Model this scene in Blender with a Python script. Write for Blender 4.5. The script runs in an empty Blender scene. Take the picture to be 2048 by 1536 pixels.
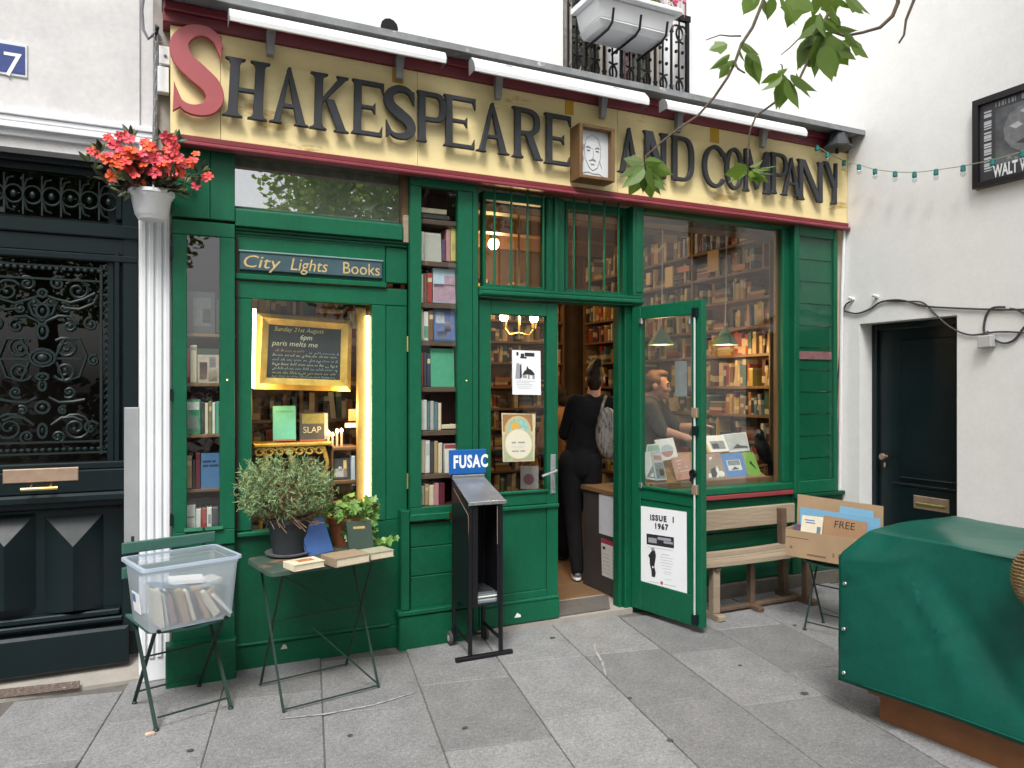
import bpy, bmesh, math, random
from mathutils import Vector, Matrix

# ------------------------------------------------------------------ camera, sky, sun, exposure
scn = bpy.context.scene
COL = scn.collection
rnd = random.Random(11)
R_ = math.radians
FPX, CX, CY = 1480.0, 1024.0, 776.0      # focal length and principal point of the photograph (2048 wide)
T = R_(25.27)                            # the lens looks 25 degrees to the right of straight at the shop
EYE, DIST = 1.5, 4.15                    # eye height, distance to the shop front (which is the plane Y = 0)
cam_d = bpy.data.cameras.new('camera'); cam = bpy.data.objects.new('camera', cam_d); COL.objects.link(cam)
cam.location = (0, -DIST, EYE); cam.rotation_euler = (R_(90), 0, -T)
cam_d.sensor_width = 36; cam_d.lens = 36 * FPX / 2048; cam_d.shift_y = (CY - 768) / 2048
cam_d.clip_end = 600; cam_d.clip_start = .05
scn.camera = cam
world = bpy.data.worlds.new("World"); scn.world = world; world.use_nodes = True
wn = world.node_tree.nodes; wl_ = world.node_tree.links
for n in list(wn): wn.remove(n)
SUN_EL, SUN_AZ = R_(54), R_(213)         # azimuth clockwise from +Y: high, in front of the shop and a little to its left
sky = wn.new('ShaderNodeTexSky'); sky.sky_type = 'NISHITA'; sky.sun_disc = False
sky.sun_elevation = SUN_EL; sky.sun_rotation = SUN_AZ; sky.air_density = 1.0; sky.dust_density = 4.0; sky.ozone_density = 1.0
hs = wn.new('ShaderNodeHueSaturation'); hs.inputs['Saturation'].default_value = .22; hs.inputs['Value'].default_value = 1.0
bg = wn.new('ShaderNodeBackground'); bg.inputs['Strength'].default_value = .135
wo = wn.new('ShaderNodeOutputWorld')
wl_.new(sky.outputs[0], hs.inputs['Color']); wl_.new(hs.outputs[0], bg.inputs['Color']); wl_.new(bg.outputs[0], wo.inputs['Surface'])
sd = bpy.data.lights.new('sun', 'SUN'); sd.energy = 1.5; sd.angle = R_(16); sd.color = (1, .97, .92)
so = bpy.data.objects.new('sun', sd); COL.objects.link(so)
so.rotation_euler = (R_(90) - SUN_EL, 0, math.pi - SUN_AZ)
scn.view_settings.view_transform = 'Standard'; scn.view_settings.look = 'None'
scn.view_settings.exposure = 0.95; scn.view_settings.gamma = 1; scn.view_settings.use_curve_mapping = False
scn.render.engine = 'CYCLES'
cy = scn.cycles
cy.use_denoising = True; cy.max_bounces = 7; cy.diffuse_bounces = 3; cy.glossy_bounces = 3; cy.transparent_max_bounces = 14
cy.transmission_bounces = 3; cy.sample_clamp_indirect = 6; cy.caustics_reflective = False; cy.caustics_refractive = False
cy.use_adaptive_sampling = True; cy.adaptive_threshold = .015

# ------------------------------------------------------------------ measuring: where the photograph's lines of sight meet real planes
def ray(u, v):
    a = (u - CX) / FPX
    return math.sin(T) + a * math.cos(T), math.cos(T) - a * math.sin(T), (CY - v) / FPX
def fw(u, v, Y=0.0):                     # on a plane parallel to the shop front
    x, y, z = ray(u, v); s = (Y + DIST) / y
    return Vector((x * s, Y, EYE + z * s))
def rw(u, v, X):                         # on a plane parallel to the right-hand wall
    x, y, z = ray(u, v); s = X / x
    return Vector((X, y * s - DIST, EYE + z * s))
def gr(u, v, Z=0.0):                     # on a level plane
    x, y, z = ray(u, v); s = (Z - EYE) / z
    return Vector((x * s, y * s - DIST, Z))
def at(u, v, d):                         # at a known distance along the lens axis
    x, y, z = ray(u, v)
    return Vector((x * d, y * d - DIST, EYE + z * d))
def fx(u, Y=0.0): return fw(u, 700, Y).x
def fz(u, v, Y=0.0): return fw(u, v, Y).z

# ------------------------------------------------------------------ materials
MATS = {}
def _lnk(nt, a, b): nt.links.new(a, b)
def mat(name, col, rough=.6, metal=0.0, var=.12, vs=5.0, bump=.08, bs=60.0, rv=0.0, coat=0.0, spec=.5, col2=None, c2s=3.0, c2t=.62, alpha=1.0, sss=0, stretch=None, trans=0, grain=None):
    if name in MATS: return MATS[name]
    m = bpy.data.materials.new(name); m.use_nodes = True; MATS[name] = m
    nt = m.node_tree; N = nt.nodes; p = N['Principled BSDF']
    p.inputs['Roughness'].default_value = rough; p.inputs['Metallic'].default_value = metal
    p.inputs['Specular IOR Level'].default_value = spec
    if coat: p.inputs['Coat Weight'].default_value = coat; p.inputs['Coat Roughness'].default_value = .15
    tc = N.new('ShaderNodeTexCoord'); src = tc.outputs['Object']
    if stretch:
        mp = N.new('ShaderNodeMapping'); mp.inputs['Scale'].default_value = stretch; _lnk(nt, src, mp.inputs['Vector']); src = mp.outputs[0]
    n1 = N.new('ShaderNodeTexNoise'); n1.inputs['Scale'].default_value = vs; n1.inputs['Detail'].default_value = 6; n1.inputs['Roughness'].default_value = .65
    _lnk(nt, src, n1.inputs['Vector'])
    mr = N.new('ShaderNodeMapRange'); mr.inputs['From Min'].default_value = .25; mr.inputs['From Max'].default_value = .75
    mr.inputs['To Min'].default_value = 1 - var; mr.inputs['To Max'].default_value = 1 + var
    _lnk(nt, n1.outputs['Fac'], mr.inputs['Value'])
    val = mr.outputs[0]
    if rv:
        oi = N.new('ShaderNodeObjectInfo'); m2 = N.new('ShaderNodeMapRange')
        m2.inputs['To Min'].default_value = 1 - rv; m2.inputs['To Max'].default_value = 1 + rv
        _lnk(nt, oi.outputs['Random'], m2.inputs['Value'])
        mm = N.new('ShaderNodeMath'); mm.operation = 'MULTIPLY'; _lnk(nt, val, mm.inputs[0]); _lnk(nt, m2.outputs[0], mm.inputs[1]); val = mm.outputs[0]
    for gs, ga in (grain or ()):
        n4 = N.new('ShaderNodeTexNoise'); n4.inputs['Scale'].default_value = gs; n4.inputs['Detail'].default_value = 2; _lnk(nt, src, n4.inputs['Vector'])
        m4 = N.new('ShaderNodeMapRange'); m4.inputs['From Min'].default_value = .3; m4.inputs['From Max'].default_value = .7; m4.inputs['To Min'].default_value = 1 - ga; m4.inputs['To Max'].default_value = 1 + ga; _lnk(nt, n4.outputs['Fac'], m4.inputs['Value'])
        mm = N.new('ShaderNodeMath'); mm.operation = 'MULTIPLY'; _lnk(nt, val, mm.inputs[0]); _lnk(nt, m4.outputs[0], mm.inputs[1]); val = mm.outputs[0]
    base = N.new('ShaderNodeRGB'); base.outputs[0].default_value = (*col, 1); cs = base.outputs[0]
    if col2:
        n2 = N.new('ShaderNodeTexNoise'); n2.inputs['Scale'].default_value = c2s; n2.inputs['Detail'].default_value = 8; n2.inputs['Roughness'].default_value = .7
        _lnk(nt, src, n2.inputs['Vector'])
        r2 = N.new('ShaderNodeMapRange'); r2.inputs['From Min'].default_value = c2t; r2.inputs['From Max'].default_value = c2t + .06
        _lnk(nt, n2.outputs['Fac'], r2.inputs['Value'])
        mx = N.new('ShaderNodeMix'); mx.data_type = 'RGBA'; mx.inputs[7].default_value = (*col2, 1)
        _lnk(nt, r2.outputs[0], mx.inputs[0]); _lnk(nt, cs, mx.inputs[6]); cs = mx.outputs[2]
    vm = N.new('ShaderNodeVectorMath'); vm.operation = 'SCALE'; _lnk(nt, cs, vm.inputs[0]); _lnk(nt, val, vm.inputs['Scale'])
    _lnk(nt, vm.outputs[0], p.inputs['Base Color'])
    if bump:
        n3 = N.new('ShaderNodeTexNoise'); n3.inputs['Scale'].default_value = bs; n3.inputs['Detail'].default_value = 4
        _lnk(nt, src, n3.inputs['Vector'])
        b = N.new('ShaderNodeBump'); b.inputs['Strength'].default_value = bump; b.inputs['Distance'].default_value = .01
        _lnk(nt, n3.outputs['Fac'], b.inputs['Height']); _lnk(nt, b.outputs[0], p.inputs['Normal'])
    if trans:
        p.inputs['Subsurface Weight'].default_value = trans; p.inputs['Subsurface Radius'].default_value = (.02, .02, .02); p.inputs['Subsurface Scale'].default_value = .1
    return m
def glow(name, col, st):
    if name in MATS: return MATS[name]
    m = bpy.data.materials.new(name); m.use_nodes = True; MATS[name] = m
    p = m.node_tree.nodes['Principled BSDF']; p.inputs['Base Color'].default_value = (.8, .7, .5, 1)
    p.inputs['Emission Color'].default_value = (*col, 1); p.inputs['Emission Strength'].default_value = st
    return m
def pane(name, lo=.05, k=1.0, tint=(.93, .96, .94), rough=.0):
    """clear glass: looks through, mirrors more at grazing angles (Schlick)"""
    if name in MATS: return MATS[name]
    m = bpy.data.materials.new(name); m.use_nodes = True; MATS[name] = m
    nt = m.node_tree; N = nt.nodes
    for n in list(N): N.remove(n)
    o = N.new('ShaderNodeOutputMaterial'); t = N.new('ShaderNodeBsdfTransparent'); t.inputs[0].default_value = (*tint, 1)
    g = N.new('ShaderNodeBsdfGlossy'); g.inputs['Roughness'].default_value = rough
    lw = N.new('ShaderNodeLayerWeight'); lw.inputs['Blend'].default_value = .5
    pw = N.new('ShaderNodeMath'); pw.operation = 'POWER'; pw.inputs[1].default_value = 5
    ma = N.new('ShaderNodeMath'); ma.operation = 'MULTIPLY_ADD'; ma.inputs[1].default_value = k * (1 - lo); ma.inputs[2].default_value = lo; ma.use_clamp = True
    mx = N.new('ShaderNodeMixShader')
    _lnk(nt, lw.outputs['Facing'], pw.inputs[0]); _lnk(nt, pw.outputs[0], ma.inputs[0]); _lnk(nt, ma.outputs[0], mx.inputs[0])
    _lnk(nt, t.outputs[0], mx.inputs[1]); _lnk(nt, g.outputs[0], mx.inputs[2]); _lnk(nt, mx.outputs[0], o.inputs[0])
    return m
def frosted(name, col, op=.45):
    """milky plastic: partly see-through, partly a soft white surface"""
    if name in MATS: return MATS[name]
    m = bpy.data.materials.new(name); m.use_nodes = True; MATS[name] = m
    nt = m.node_tree; N = nt.nodes; p = N['Principled BSDF']; o = N['Material Output']
    p.inputs['Base Color'].default_value = (*col, 1); p.inputs['Roughness'].default_value = .3
    t = N.new('ShaderNodeBsdfTransparent'); t.inputs[0].default_value = (.93, .96, 1, 1)
    tl = N.new('ShaderNodeBsdfTranslucent'); tl.inputs[0].default_value = (*col, 1)
    m1 = N.new('ShaderNodeMixShader'); m1.inputs[0].default_value = .5; _lnk(nt, p.outputs[0], m1.inputs[1]); _lnk(nt, tl.outputs[0], m1.inputs[2])
    mx = N.new('ShaderNodeMixShader'); mx.inputs[0].default_value = op
    _lnk(nt, t.outputs[0], mx.inputs[1]); _lnk(nt, m1.outputs[0], mx.inputs[2]); _lnk(nt, mx.outputs[0], o.inputs[0])
    return m
def book_mat(name, island, cols):
    """cloth and paper covers: one colour per book out of a list, with a title band on the spine"""
    m = bpy.data.materials.new(name); m.use_nodes = True; MATS[name] = m
    nt = m.node_tree; N = nt.nodes; p = N['Principled BSDF']; p.inputs['Roughness'].default_value = .55
    if island: g = N.new('ShaderNodeNewGeometry'); r = g.outputs['Random Per Island']
    else: g = N.new('ShaderNodeObjectInfo'); r = g.outputs['Random']; oc = g.outputs['Color']
    cr = N.new('ShaderNodeValToRGB'); cr.color_ramp.interpolation = 'CONSTANT'; el = cr.color_ramp.elements
    el[0].color = (*cols[0], 1); el[0].position = 0
    el[1].color = (*cols[1], 1); el[1].position = 1 / len(cols)
    for i, c in enumerate(cols[2:], 2):
        e = el.new(i / len(cols)); e.color = (*c, 1)
    _lnk(nt, r, cr.inputs[0])
    w = N.new('ShaderNodeTexWhiteNoise'); w.noise_dimensions = '1D'; _lnk(nt, r, w.inputs['W'])
    tc = N.new('ShaderNodeTexCoord'); sx = N.new('ShaderNodeSeparateXYZ'); _lnk(nt, tc.outputs['Object'], sx.inputs[0])
    wv = N.new('ShaderNodeMath'); wv.operation = 'MULTIPLY_ADD'; wv.inputs[1].default_value = 1.0 if not island else 4.1; _lnk(nt, sx.outputs['Z'], wv.inputs[0]); _lnk(nt, w.outputs['Value'], wv.inputs[2])
    fr = N.new('ShaderNodeMath'); fr.operation = 'FRACT'; _lnk(nt, wv.outputs[0], fr.inputs[0])
    gt = N.new('ShaderNodeMath'); gt.operation = 'GREATER_THAN'; gt.inputs[1].default_value = .78; _lnk(nt, fr.outputs[0], gt.inputs[0])
    mx = N.new('ShaderNodeMix'); mx.data_type = 'RGBA'; mx.inputs[7].default_value = (.62, .55, .40, 1)
    sc = N.new('ShaderNodeMath'); sc.operation = 'MULTIPLY'; sc.inputs[1].default_value = .6; _lnk(nt, gt.outputs[0], sc.inputs[0])
    _lnk(nt, sc.outputs[0], mx.inputs[0]); _lnk(nt, cr.outputs[0] if island else oc, mx.inputs[6]); _lnk(nt, mx.outputs[2], p.inputs['Base Color'])
    return m

# ------------------------------------------------------------------ geometry and objects
class G:
    def __init__(s): s.v = []; s.f = []; s.m = []
    def add(s, vs, fs, mi=0):
        o = len(s.v); s.v += [Vector(q) for q in vs]
        for f in fs: s.f.append([i + o for i in f]); s.m.append(mi)
        return s
    def box(s, x0, x1, y0, y1, z0, z1, mi=0):
        x0, x1 = min(x0, x1), max(x0, x1); y0, y1 = min(y0, y1), max(y0, y1); z0, z1 = min(z0, z1), max(z0, z1)
        return s.add([(x0, y0, z0), (x1, y0, z0), (x1, y1, z0), (x0, y1, z0), (x0, y0, z1), (x1, y0, z1), (x1, y1, z1), (x0, y1, z1)],
                     [(0, 3, 2, 1), (4, 5, 6, 7), (0, 1, 5, 4), (1, 2, 6, 5), (2, 3, 7, 6), (3, 0, 4, 7)], mi)
    def cbox(s, x0, x1, y0, y1, z0, z1, c=.004, mi=0):      # box with chamfered front (min y) edges
        x0, x1 = min(x0, x1), max(x0, x1); y0, y1 = min(y0, y1), max(y0, y1); z0, z1 = min(z0, z1), max(z0, z1)
        return s.add([(x0 + c, y0, z0 + c), (x1 - c, y0, z0 + c), (x1 - c, y0, z1 - c), (x0 + c, y0, z1 - c),
                      (x0, y0 + c, z0), (x1, y0 + c, z0), (x1, y0 + c, z1), (x0, y0 + c, z1),
                      (x0, y1, z0), (x1, y1, z0), (x1, y1, z1), (x0, y1, z1)],
                     [(0, 1, 2, 3), (0, 4, 5, 1), (1, 5, 6, 2), (2, 6, 7, 3), (3, 7, 4, 0), (4, 8, 9, 5), (5, 9, 10, 6), (6, 10, 11, 7), (7, 11, 8, 4), (8, 11, 10, 9)], mi)
    def hexa(s, p, mi=0):                 # eight corners: lower ring 0-3, upper ring 4-7
        return s.add(p, [(0, 3, 2, 1), (4, 5, 6, 7), (0, 1, 5, 4), (1, 2, 6, 5), (2, 3, 7, 6), (3, 0, 4, 7)], mi)
    def slab(s, p0, p1, p2, p3, th, mi=0, mi2=None):  # a board through four corners, th thick behind its face
        p0, p1, p2, p3 = map(Vector, (p0, p1, p2, p3)); n = (p1 - p0).cross(p3 - p0).normalized() * -th
        s.add([p0, p1, p2, p3], [(0, 1, 2, 3)], mi)
        q = [p0 + n, p1 + n, p2 + n, p3 + n]
        return s.add([p0, p1, p2, p3] + q, [(0, 4, 5, 1), (1, 5, 6, 2), (2, 6, 7, 3), (3, 7, 4, 0), (7, 6, 5, 4)], mi if mi2 is None else mi2)
    def bar(s, a, b, w, h, up=(0, 0, 1), mi=0):       # straight rectangular bar from a to b
        a, b = Vector(a), Vector(b); d = (b - a).normalized(); up = Vector(up)
        if abs(d.dot(up)) > .98: up = Vector((0, 1, 0))
        r = d.cross(up).normalized() * (w / 2); q = r.cross(d).normalized() * (h / 2)
        return s.hexa([a - r - q, a + r - q, b + r - q, b - r - q, a - r + q, a + r + q, b + r + q, b - r + q], mi)
    def tube(s, pts, r, n=6, mi=0, cap=True):
        pts = [Vector(p) for p in pts]; o = len(s.v); L = len(pts)
        rr = r if isinstance(r, (list, tuple)) else [r] * L
        prev = None
        for i, p in enumerate(pts):
            d = (pts[min(i + 1, L - 1)] - pts[max(i - 1, 0)])
            d = d.normalized() if d.length > 1e-9 else Vector((0, 0, 1))
            if prev is None:
                a = Vector((0, 0, 1)) if abs(d.z) < .9 else Vector((1, 0, 0)); x = d.cross(a).normalized()
            else:
                x = prev - d * prev.dot(d); x = x.normalized() if x.length > 1e-6 else d.orthogonal().normalized()
            prev = x; y = d.cross(x)
            for k in range(n):
                t = 2 * math.pi * k / n; s.v.append(p + x * (rr[i] * math.cos(t)) + y * (rr[i] * math.sin(t)))
        for i in range(L - 1):
            for k in range(n):
                k2 = (k + 1) % n; s.f.append([o + i * n + k, o + i * n + k2, o + (i + 1) * n + k2, o + (i + 1) * n + k]); s.m.append(mi)
        if cap:
            s.f.append([o + k for k in range(n)][::-1]); s.m.append(mi); s.f.append([o + (L - 1) * n + k for k in range(n)]); s.m.append(mi)
        return s
    def lathe(s, prof, c=(0, 0, 0), n=20, axis='z', mi=0, sx=1, sy=1):
        o = len(s.v); c = Vector(c)
        for r, h in prof:
            for k in range(n):
                t = 2 * math.pi * k / n; a, b = r * math.cos(t) * sx, r * math.sin(t) * sy
                s.v.append(c + (Vector((a, b, h)) if axis == 'z' else Vector((a, h, b)) if axis == 'y' else Vector((h, a, b))))
        for i in range(len(prof) - 1):
            for k in range(n):
                k2 = (k + 1) % n; q = [o + i * n + k, o + i * n + k2, o + (i + 1) * n + k2, o + (i + 1) * n + k]
                s.f.append(q if axis != 'y' else q[::-1]); s.m.append(mi)
        for i in (0, len(prof) - 1):
            if prof[i][0] > 1e-4: s.f.append([o + i * n + k for k in range(n)]); s.m.append(mi)
        return s
    def prism(s, poly, y0, y1, mi=0):     # outline in the x-z plane, extruded along y
        n = len(poly); o = len(s.v)
        s.v += [Vector((x, y0, z)) for x, z in poly] + [Vector((x, y1, z)) for x, z in poly]
        s.f.append(list(range(o, o + n))); s.m.append(mi); s.f.append(list(range(o + 2 * n - 1, o + n - 1, -1))); s.m.append(mi)
        for i in range(n):
            j = (i + 1) % n; s.f.append([o + j, o + i, o + n + i, o + n + j]); s.m.append(mi)
        return s
    def ring(s, outer, inner, y0, y1, mi=0):
        n = len(outer); o = len(s.v)
        for y in (y0, y1):
            s.v += [Vector((x, y, z)) for x, z in outer] + [Vector((x, y, z)) for x, z in inner]
        for i in range(n):
            j = (i + 1) % n
            for f in ([i, j, n + j, n + i], [2 * n + j, 2 * n + i, 3 * n + i, 3 * n + j], [j, i, 2 * n + i, 2 * n + j], [n + i, n + j, 3 * n + j, 3 * n + i]):
                s.f.append([o + q for q in f]); s.m.append(mi)
        return s
    def ball(s, c, rx, ry=None, rz=None, n=10, m=7, mi=0, rot=None):
        ry = rx if ry is None else ry; rz = rx if rz is None else rz; c = Vector(c); o = len(s.v)
        for i in range(m + 1):
            ph = math.pi * i / m
            for k in range(n):
                t = 2 * math.pi * k / n
                q = Vector((rx * math.sin(ph) * math.cos(t), ry * math.sin(ph) * math.sin(t), rz * math.cos(ph)))
                s.v.append(c + (rot @ q if rot else q))
        for i in range(m):
            for k in range(n):
                k2 = (k + 1) % n; s.f.append([o + i * n + k, o + (i + 1) * n + k, o + (i + 1) * n + k2, o + i * n + k2]); s.m.append(mi)
        return s
    def mesh(s, me, mx=None, mi=0):
        o = len(s.v)
        s.v += [(mx @ q.co if mx else q.co.copy()) for q in me.vertices]
        for p in me.polygons: s.f.append([i + o for i in p.vertices]); s.m.append(mi)
        return s
    def build(s, name, mats, parent=None, org=None, smooth=False, local=False, kind=None, label=None, bevel=0):
        """link as ONE object; coordinates are the world's unless local"""
        off = Vector((0, 0, 0))
        if not local:
            if parent is not None: off = wpos(parent)
            elif org is not None: off = Vector(org)
        me = bpy.data.meshes.new(name); me.from_pydata([tuple(q - off) for q in s.v], [], s.f)
        if not isinstance(mats, (list, tuple)): mats = [mats]
        for m in mats: me.materials.append(m)
        if any(s.m): me.polygons.foreach_set('material_index', s.m)
        if smooth: me.polygons.foreach_set('use_smooth', [True] * len(s.f))
        me.update(); me.validate()
        o = bpy.data.objects.new(name, me); COL.objects.link(o)
        if parent is not None: o.parent = parent
        elif org is not None: o.location = org
        if kind: o['kind'] = kind
        if label: o['label'] = label
        if bevel:
            b = o.modifiers.new('bevel', 'BEVEL'); b.width = bevel; b.segments = 1; b.limit_method = 'ANGLE'; b.angle_limit = R_(50)
        if smooth and smooth != 2: _auto(o)
        return o
def _auto(o):
    try: o.data.set_sharp_from_angle(angle=R_(40))
    except Exception: pass
def wpos(o):
    p = Vector(o.location)
    while o.parent is not None: o = o.parent; p = p + Vector(o.location)
    return p
def tag(o, label, cat, group=None, kind=None):
    o['label'] = label; o['category'] = cat
    if group: o['group'] = group
    if kind: o['kind'] = kind
    return o
def thing(name, label, cat, loc=(0, 0, 0), rz=0, group=None):
    o = bpy.data.objects.new(name, None); COL.objects.link(o); o.location = loc; o.rotation_euler = (0, 0, rz); o.empty_display_size = .1
    return tag(o, label, cat, group)
def part(name, parent):                   # an Empty that groups the sub-parts of a part
    o = bpy.data.objects.new(name, None); COL.objects.link(o); o.parent = parent; o.empty_display_size = .05
    return o
def text(s, size, m, parent, org, xd=(1, 0, 0), up=(0, 0, 1), name='lettering', ext=.0006, sx=1.0, shear=0, align='LEFT', bold=0, label=None, space=1.0):
    cu = bpy.data.curves.new('t', 'FONT'); cu.body = s; cu.size = size; cu.extrude = ext; cu.align_x = align; cu.shear = shear; cu.offset = bold; cu.resolution_u = 3; cu.space_character = space
    ob = bpy.data.objects.new('t', cu); COL.objects.link(ob); bpy.context.view_layer.update()
    me = bpy.data.meshes.new_from_object(ob.evaluated_get(bpy.context.evaluated_depsgraph_get()))
    bpy.data.objects.remove(ob); bpy.data.curves.remove(cu)
    xd = Vector(xd).normalized(); up = Vector(up).normalized(); nn = xd.cross(up)
    mx = Matrix((( xd.x * sx, up.x, nn.x, org[0]), (xd.y * sx, up.y, nn.y, org[1]), (xd.z * sx, up.z, nn.z, org[2]), (0, 0, 0, 1)))
    g = G().mesh(me, mx); bpy.data.meshes.remove(me)
    return g.build(name, m, parent, label=label)
def dup(o, loc, rz=None, label=None, scale=None):
    def cp(q, par):
        c = q.copy(); COL.objects.link(c); c.parent = par
        for ch in q.children: cp(ch, c)
        return c
    c = cp(o, o.parent); c.location = loc
    if rz is not None: c.rotation_euler = (0, 0, rz)
    if label: c['label'] = label
    if scale: c.scale = scale
    return c

# colours of the place
GREEN = mat('green_gloss_paint', (.004, .096, .046), rough=.42, spec=.30, var=.16, vs=3, bump=.08, bs=25, col2=(.035, .15, .09), c2s=11, c2t=.69, grain=((45, .07), (1.3, .14)), stretch=(1, 1, .45))
GREEN_D = mat('green_worn_shaded_paint', (.002, .070, .032), rough=.45, spec=.28, var=.24, vs=4, bump=.10, bs=30, col2=(.07, .13, .075), c2s=13, c2t=.69, grain=((45, .09), (1.7, .16)))  # lower and recessed parts: real wear, base colour darkened for the shade there
DKDOOR = mat('dark_green_door_paint', (.0045, .0115, .0135), rough=.33, spec=.30, var=.25, vs=4, bump=.05, bs=30, col2=(.05, .08, .075), c2s=14, c2t=.72)
IRON = mat('painted_iron', (.010, .019, .019), rough=.45, spec=.3, var=.25, bump=.05)
BLACK = mat('black_paint', (.006, .006, .008), rough=.38, spec=.35, var=.2, col2=(.06, .05, .04), c2s=30, c2t=.74)
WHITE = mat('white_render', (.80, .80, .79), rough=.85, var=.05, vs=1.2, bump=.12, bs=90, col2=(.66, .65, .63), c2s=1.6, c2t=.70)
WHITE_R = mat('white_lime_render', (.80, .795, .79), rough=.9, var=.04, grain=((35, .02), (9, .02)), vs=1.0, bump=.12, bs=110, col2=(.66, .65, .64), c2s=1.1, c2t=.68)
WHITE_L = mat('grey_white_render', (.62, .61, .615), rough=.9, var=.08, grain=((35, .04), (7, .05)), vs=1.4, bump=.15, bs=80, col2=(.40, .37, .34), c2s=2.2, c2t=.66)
WPAINT = mat('white_gloss_paint', (.74, .75, .78), rough=.45, var=.05, col2=(.55, .53, .48), c2s=10, c2t=.72)
MAROON = mat('maroon_paint', (.17, .020, .030), rough=.45, var=.2, bump=.05, col2=(.30, .12, .10), c2s=20, c2t=.73)
CREAM = mat('cream_sign_boards', (.80, .655, .335), rough=.5, var=.12, vs=3.5, bump=.05, bs=20, col2=(.50, .34, .12), c2s=2.0, c2t=.60, stretch=(.7, 1, 2.2))
LETTER = mat('charcoal_letter_paint', (.036, .038, .044), rough=.55, spec=.3, var=.12, bump=.12, bs=50)
LETTER_S = mat('red_letter_paint', (.36, .075, .085), rough=.5, var=.08, bump=.05)
BROWN = mat('brown_wood', (.16, .085, .035), rough=.5, var=.3, vs=9, bump=.12, bs=30, stretch=(1, 1, .15))
BROWN_H = mat('brown_shelf_wood', (.17, .095, .045), rough=.55, var=.3, vs=9, bump=.12, bs=30, stretch=(.15, 1, 1))
PALEWOOD = mat('weathered_bench_wood', (.31, .245, .175), rough=.75, var=.22, vs=14, bump=.3, bs=60, stretch=(.12, 1, 1), col2=(.20, .15, .10), c2s=5, c2t=.66)
DKBROWN = mat('dark_bench_wood', (.11, .07, .045), rough=.7, var=.3, vs=14, bump=.2, bs=60)
RUST = mat('rust_brown_timber', (.20, .075, .022), rough=.6, var=.2, vs=8, bump=.15, bs=40)
GOLD = mat('gilded_wood', (.62, .42, .10), rough=.38, metal=.35, var=.3, vs=12, bump=.3, bs=60)
BRASS = mat('brass', (.72, .52, .20), rough=.28, metal=.9, var=.12)
BRASS_O = mat('dull_brass', (.42, .30, .22), rough=.4, metal=.55, var=.2, vs=12)
STEEL = mat('bright_steel', (.62, .63, .64), rough=.25, metal=.9, var=.1)
ZINC = mat('grey_zinc', (.30, .31, .32), rough=.5, metal=.4, var=.2, vs=6)
REFLECTOR = mat('white_enamel', (.84, .85, .87), rough=.3, var=.03, bump=0)
PAPER = mat('white_paper', (.78, .79, .82), rough=.7, var=.03, bump=0)
PAGES = mat('page_edges', (.62, .54, .40), rough=.8, var=.12, vs=90, bump=0)
INK = mat('black_ink', (.018, .018, .022), rough=.6, var=.1, bump=0)
INKG = mat('grey_ink', (.30, .31, .34), rough=.7, var=.15, bump=0)
INKL = mat('pale_grey_ink', (.52, .53, .56), rough=.7, var=.15, bump=0)
STONE = mat('pale_stone', (.30, .275, .245), rough=.85, var=.15, vs=7, bump=.3, bs=70, col2=(.30, .27, .23), c2s=4, c2t=.62)
GLASS = pane('window_glass', lo=.045, tint=(.90, .92, .90))
GLASS_M = pane('mirroring_glass', lo=.46, k=1.0, tint=(.9, .94, .9))
GLASS_C = pane('clear_glass', lo=.02, k=.6, tint=(.97, .98, .98))
BCOLS = [(.20, .030, .022), (.035, .05, .11), (.36, .26, .12), (.025, .075, .045), (.42, .33, .20), (.07, .022, .02), (.28, .12, .04), (.02, .02, .022),
         (.46, .40, .30), (.15, .08, .035), (.28, .045, .03), (.06, .12, .13), (.38, .27, .06), (.15, .12, .10), (.50, .44, .33), (.20, .18, .15)]
BK_OBJ = book_mat('book_covers', False, BCOLS); BK_ISL = book_mat('book_covers_in_rows', True, BCOLS)
def fbx(g, uL, uR, tp, bt, Yf, Yb, mi=0, c=.003):
    """facade board whose front edges are where the photograph shows them"""
    return g.cbox(fx(uL, Yf), fx(uR, Yf), Yf, Yb, fz(bt[0], bt[1], Yf), fz(tp[0], tp[1], Yf), c, mi)
XR = fx(1679, 0)                          # the right-hand house meets the shop here
XL = fx(345, -.02)                        # left end of the shop

# ------------------------------------------------------------------ ground and pavement
GRAN = mat('grey_granite', (.193, .194, .197), rough=.8, var=.16, vs=1.7, bump=.4, bs=160, rv=.17, col2=(.11, .11, .117), c2s=2.6, c2t=.60, grain=((110, .26), (42, .16), (6, .09)))
JOINT = mat('dirty_joint_mortar', (.115, .108, .098), rough=.95, var=.25, vs=20, bump=.3, bs=200)
G().box(-90, 110, -120, 40, -.3, -.012).build('ground', JOINT, kind='structure')
pav = G().box(-7.5, XR + .001, -7.4, .11, -.06, -.009).build('pavement', JOINT, kind='structure')
ang = R_(9.9); es = Vector((math.sin(ang), math.cos(ang), 0)); ew = Vector((math.cos(ang), -math.sin(ang), 0))
A0 = gr(861, 1430); SW, SL = .475, .70
known = {-1: gr(740, 1420), 0: gr(995, 1488), 1: gr(1175, 1428), -2: gr(500, 1395), 2: gr(1480, 1390)}
slabm = []
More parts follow.
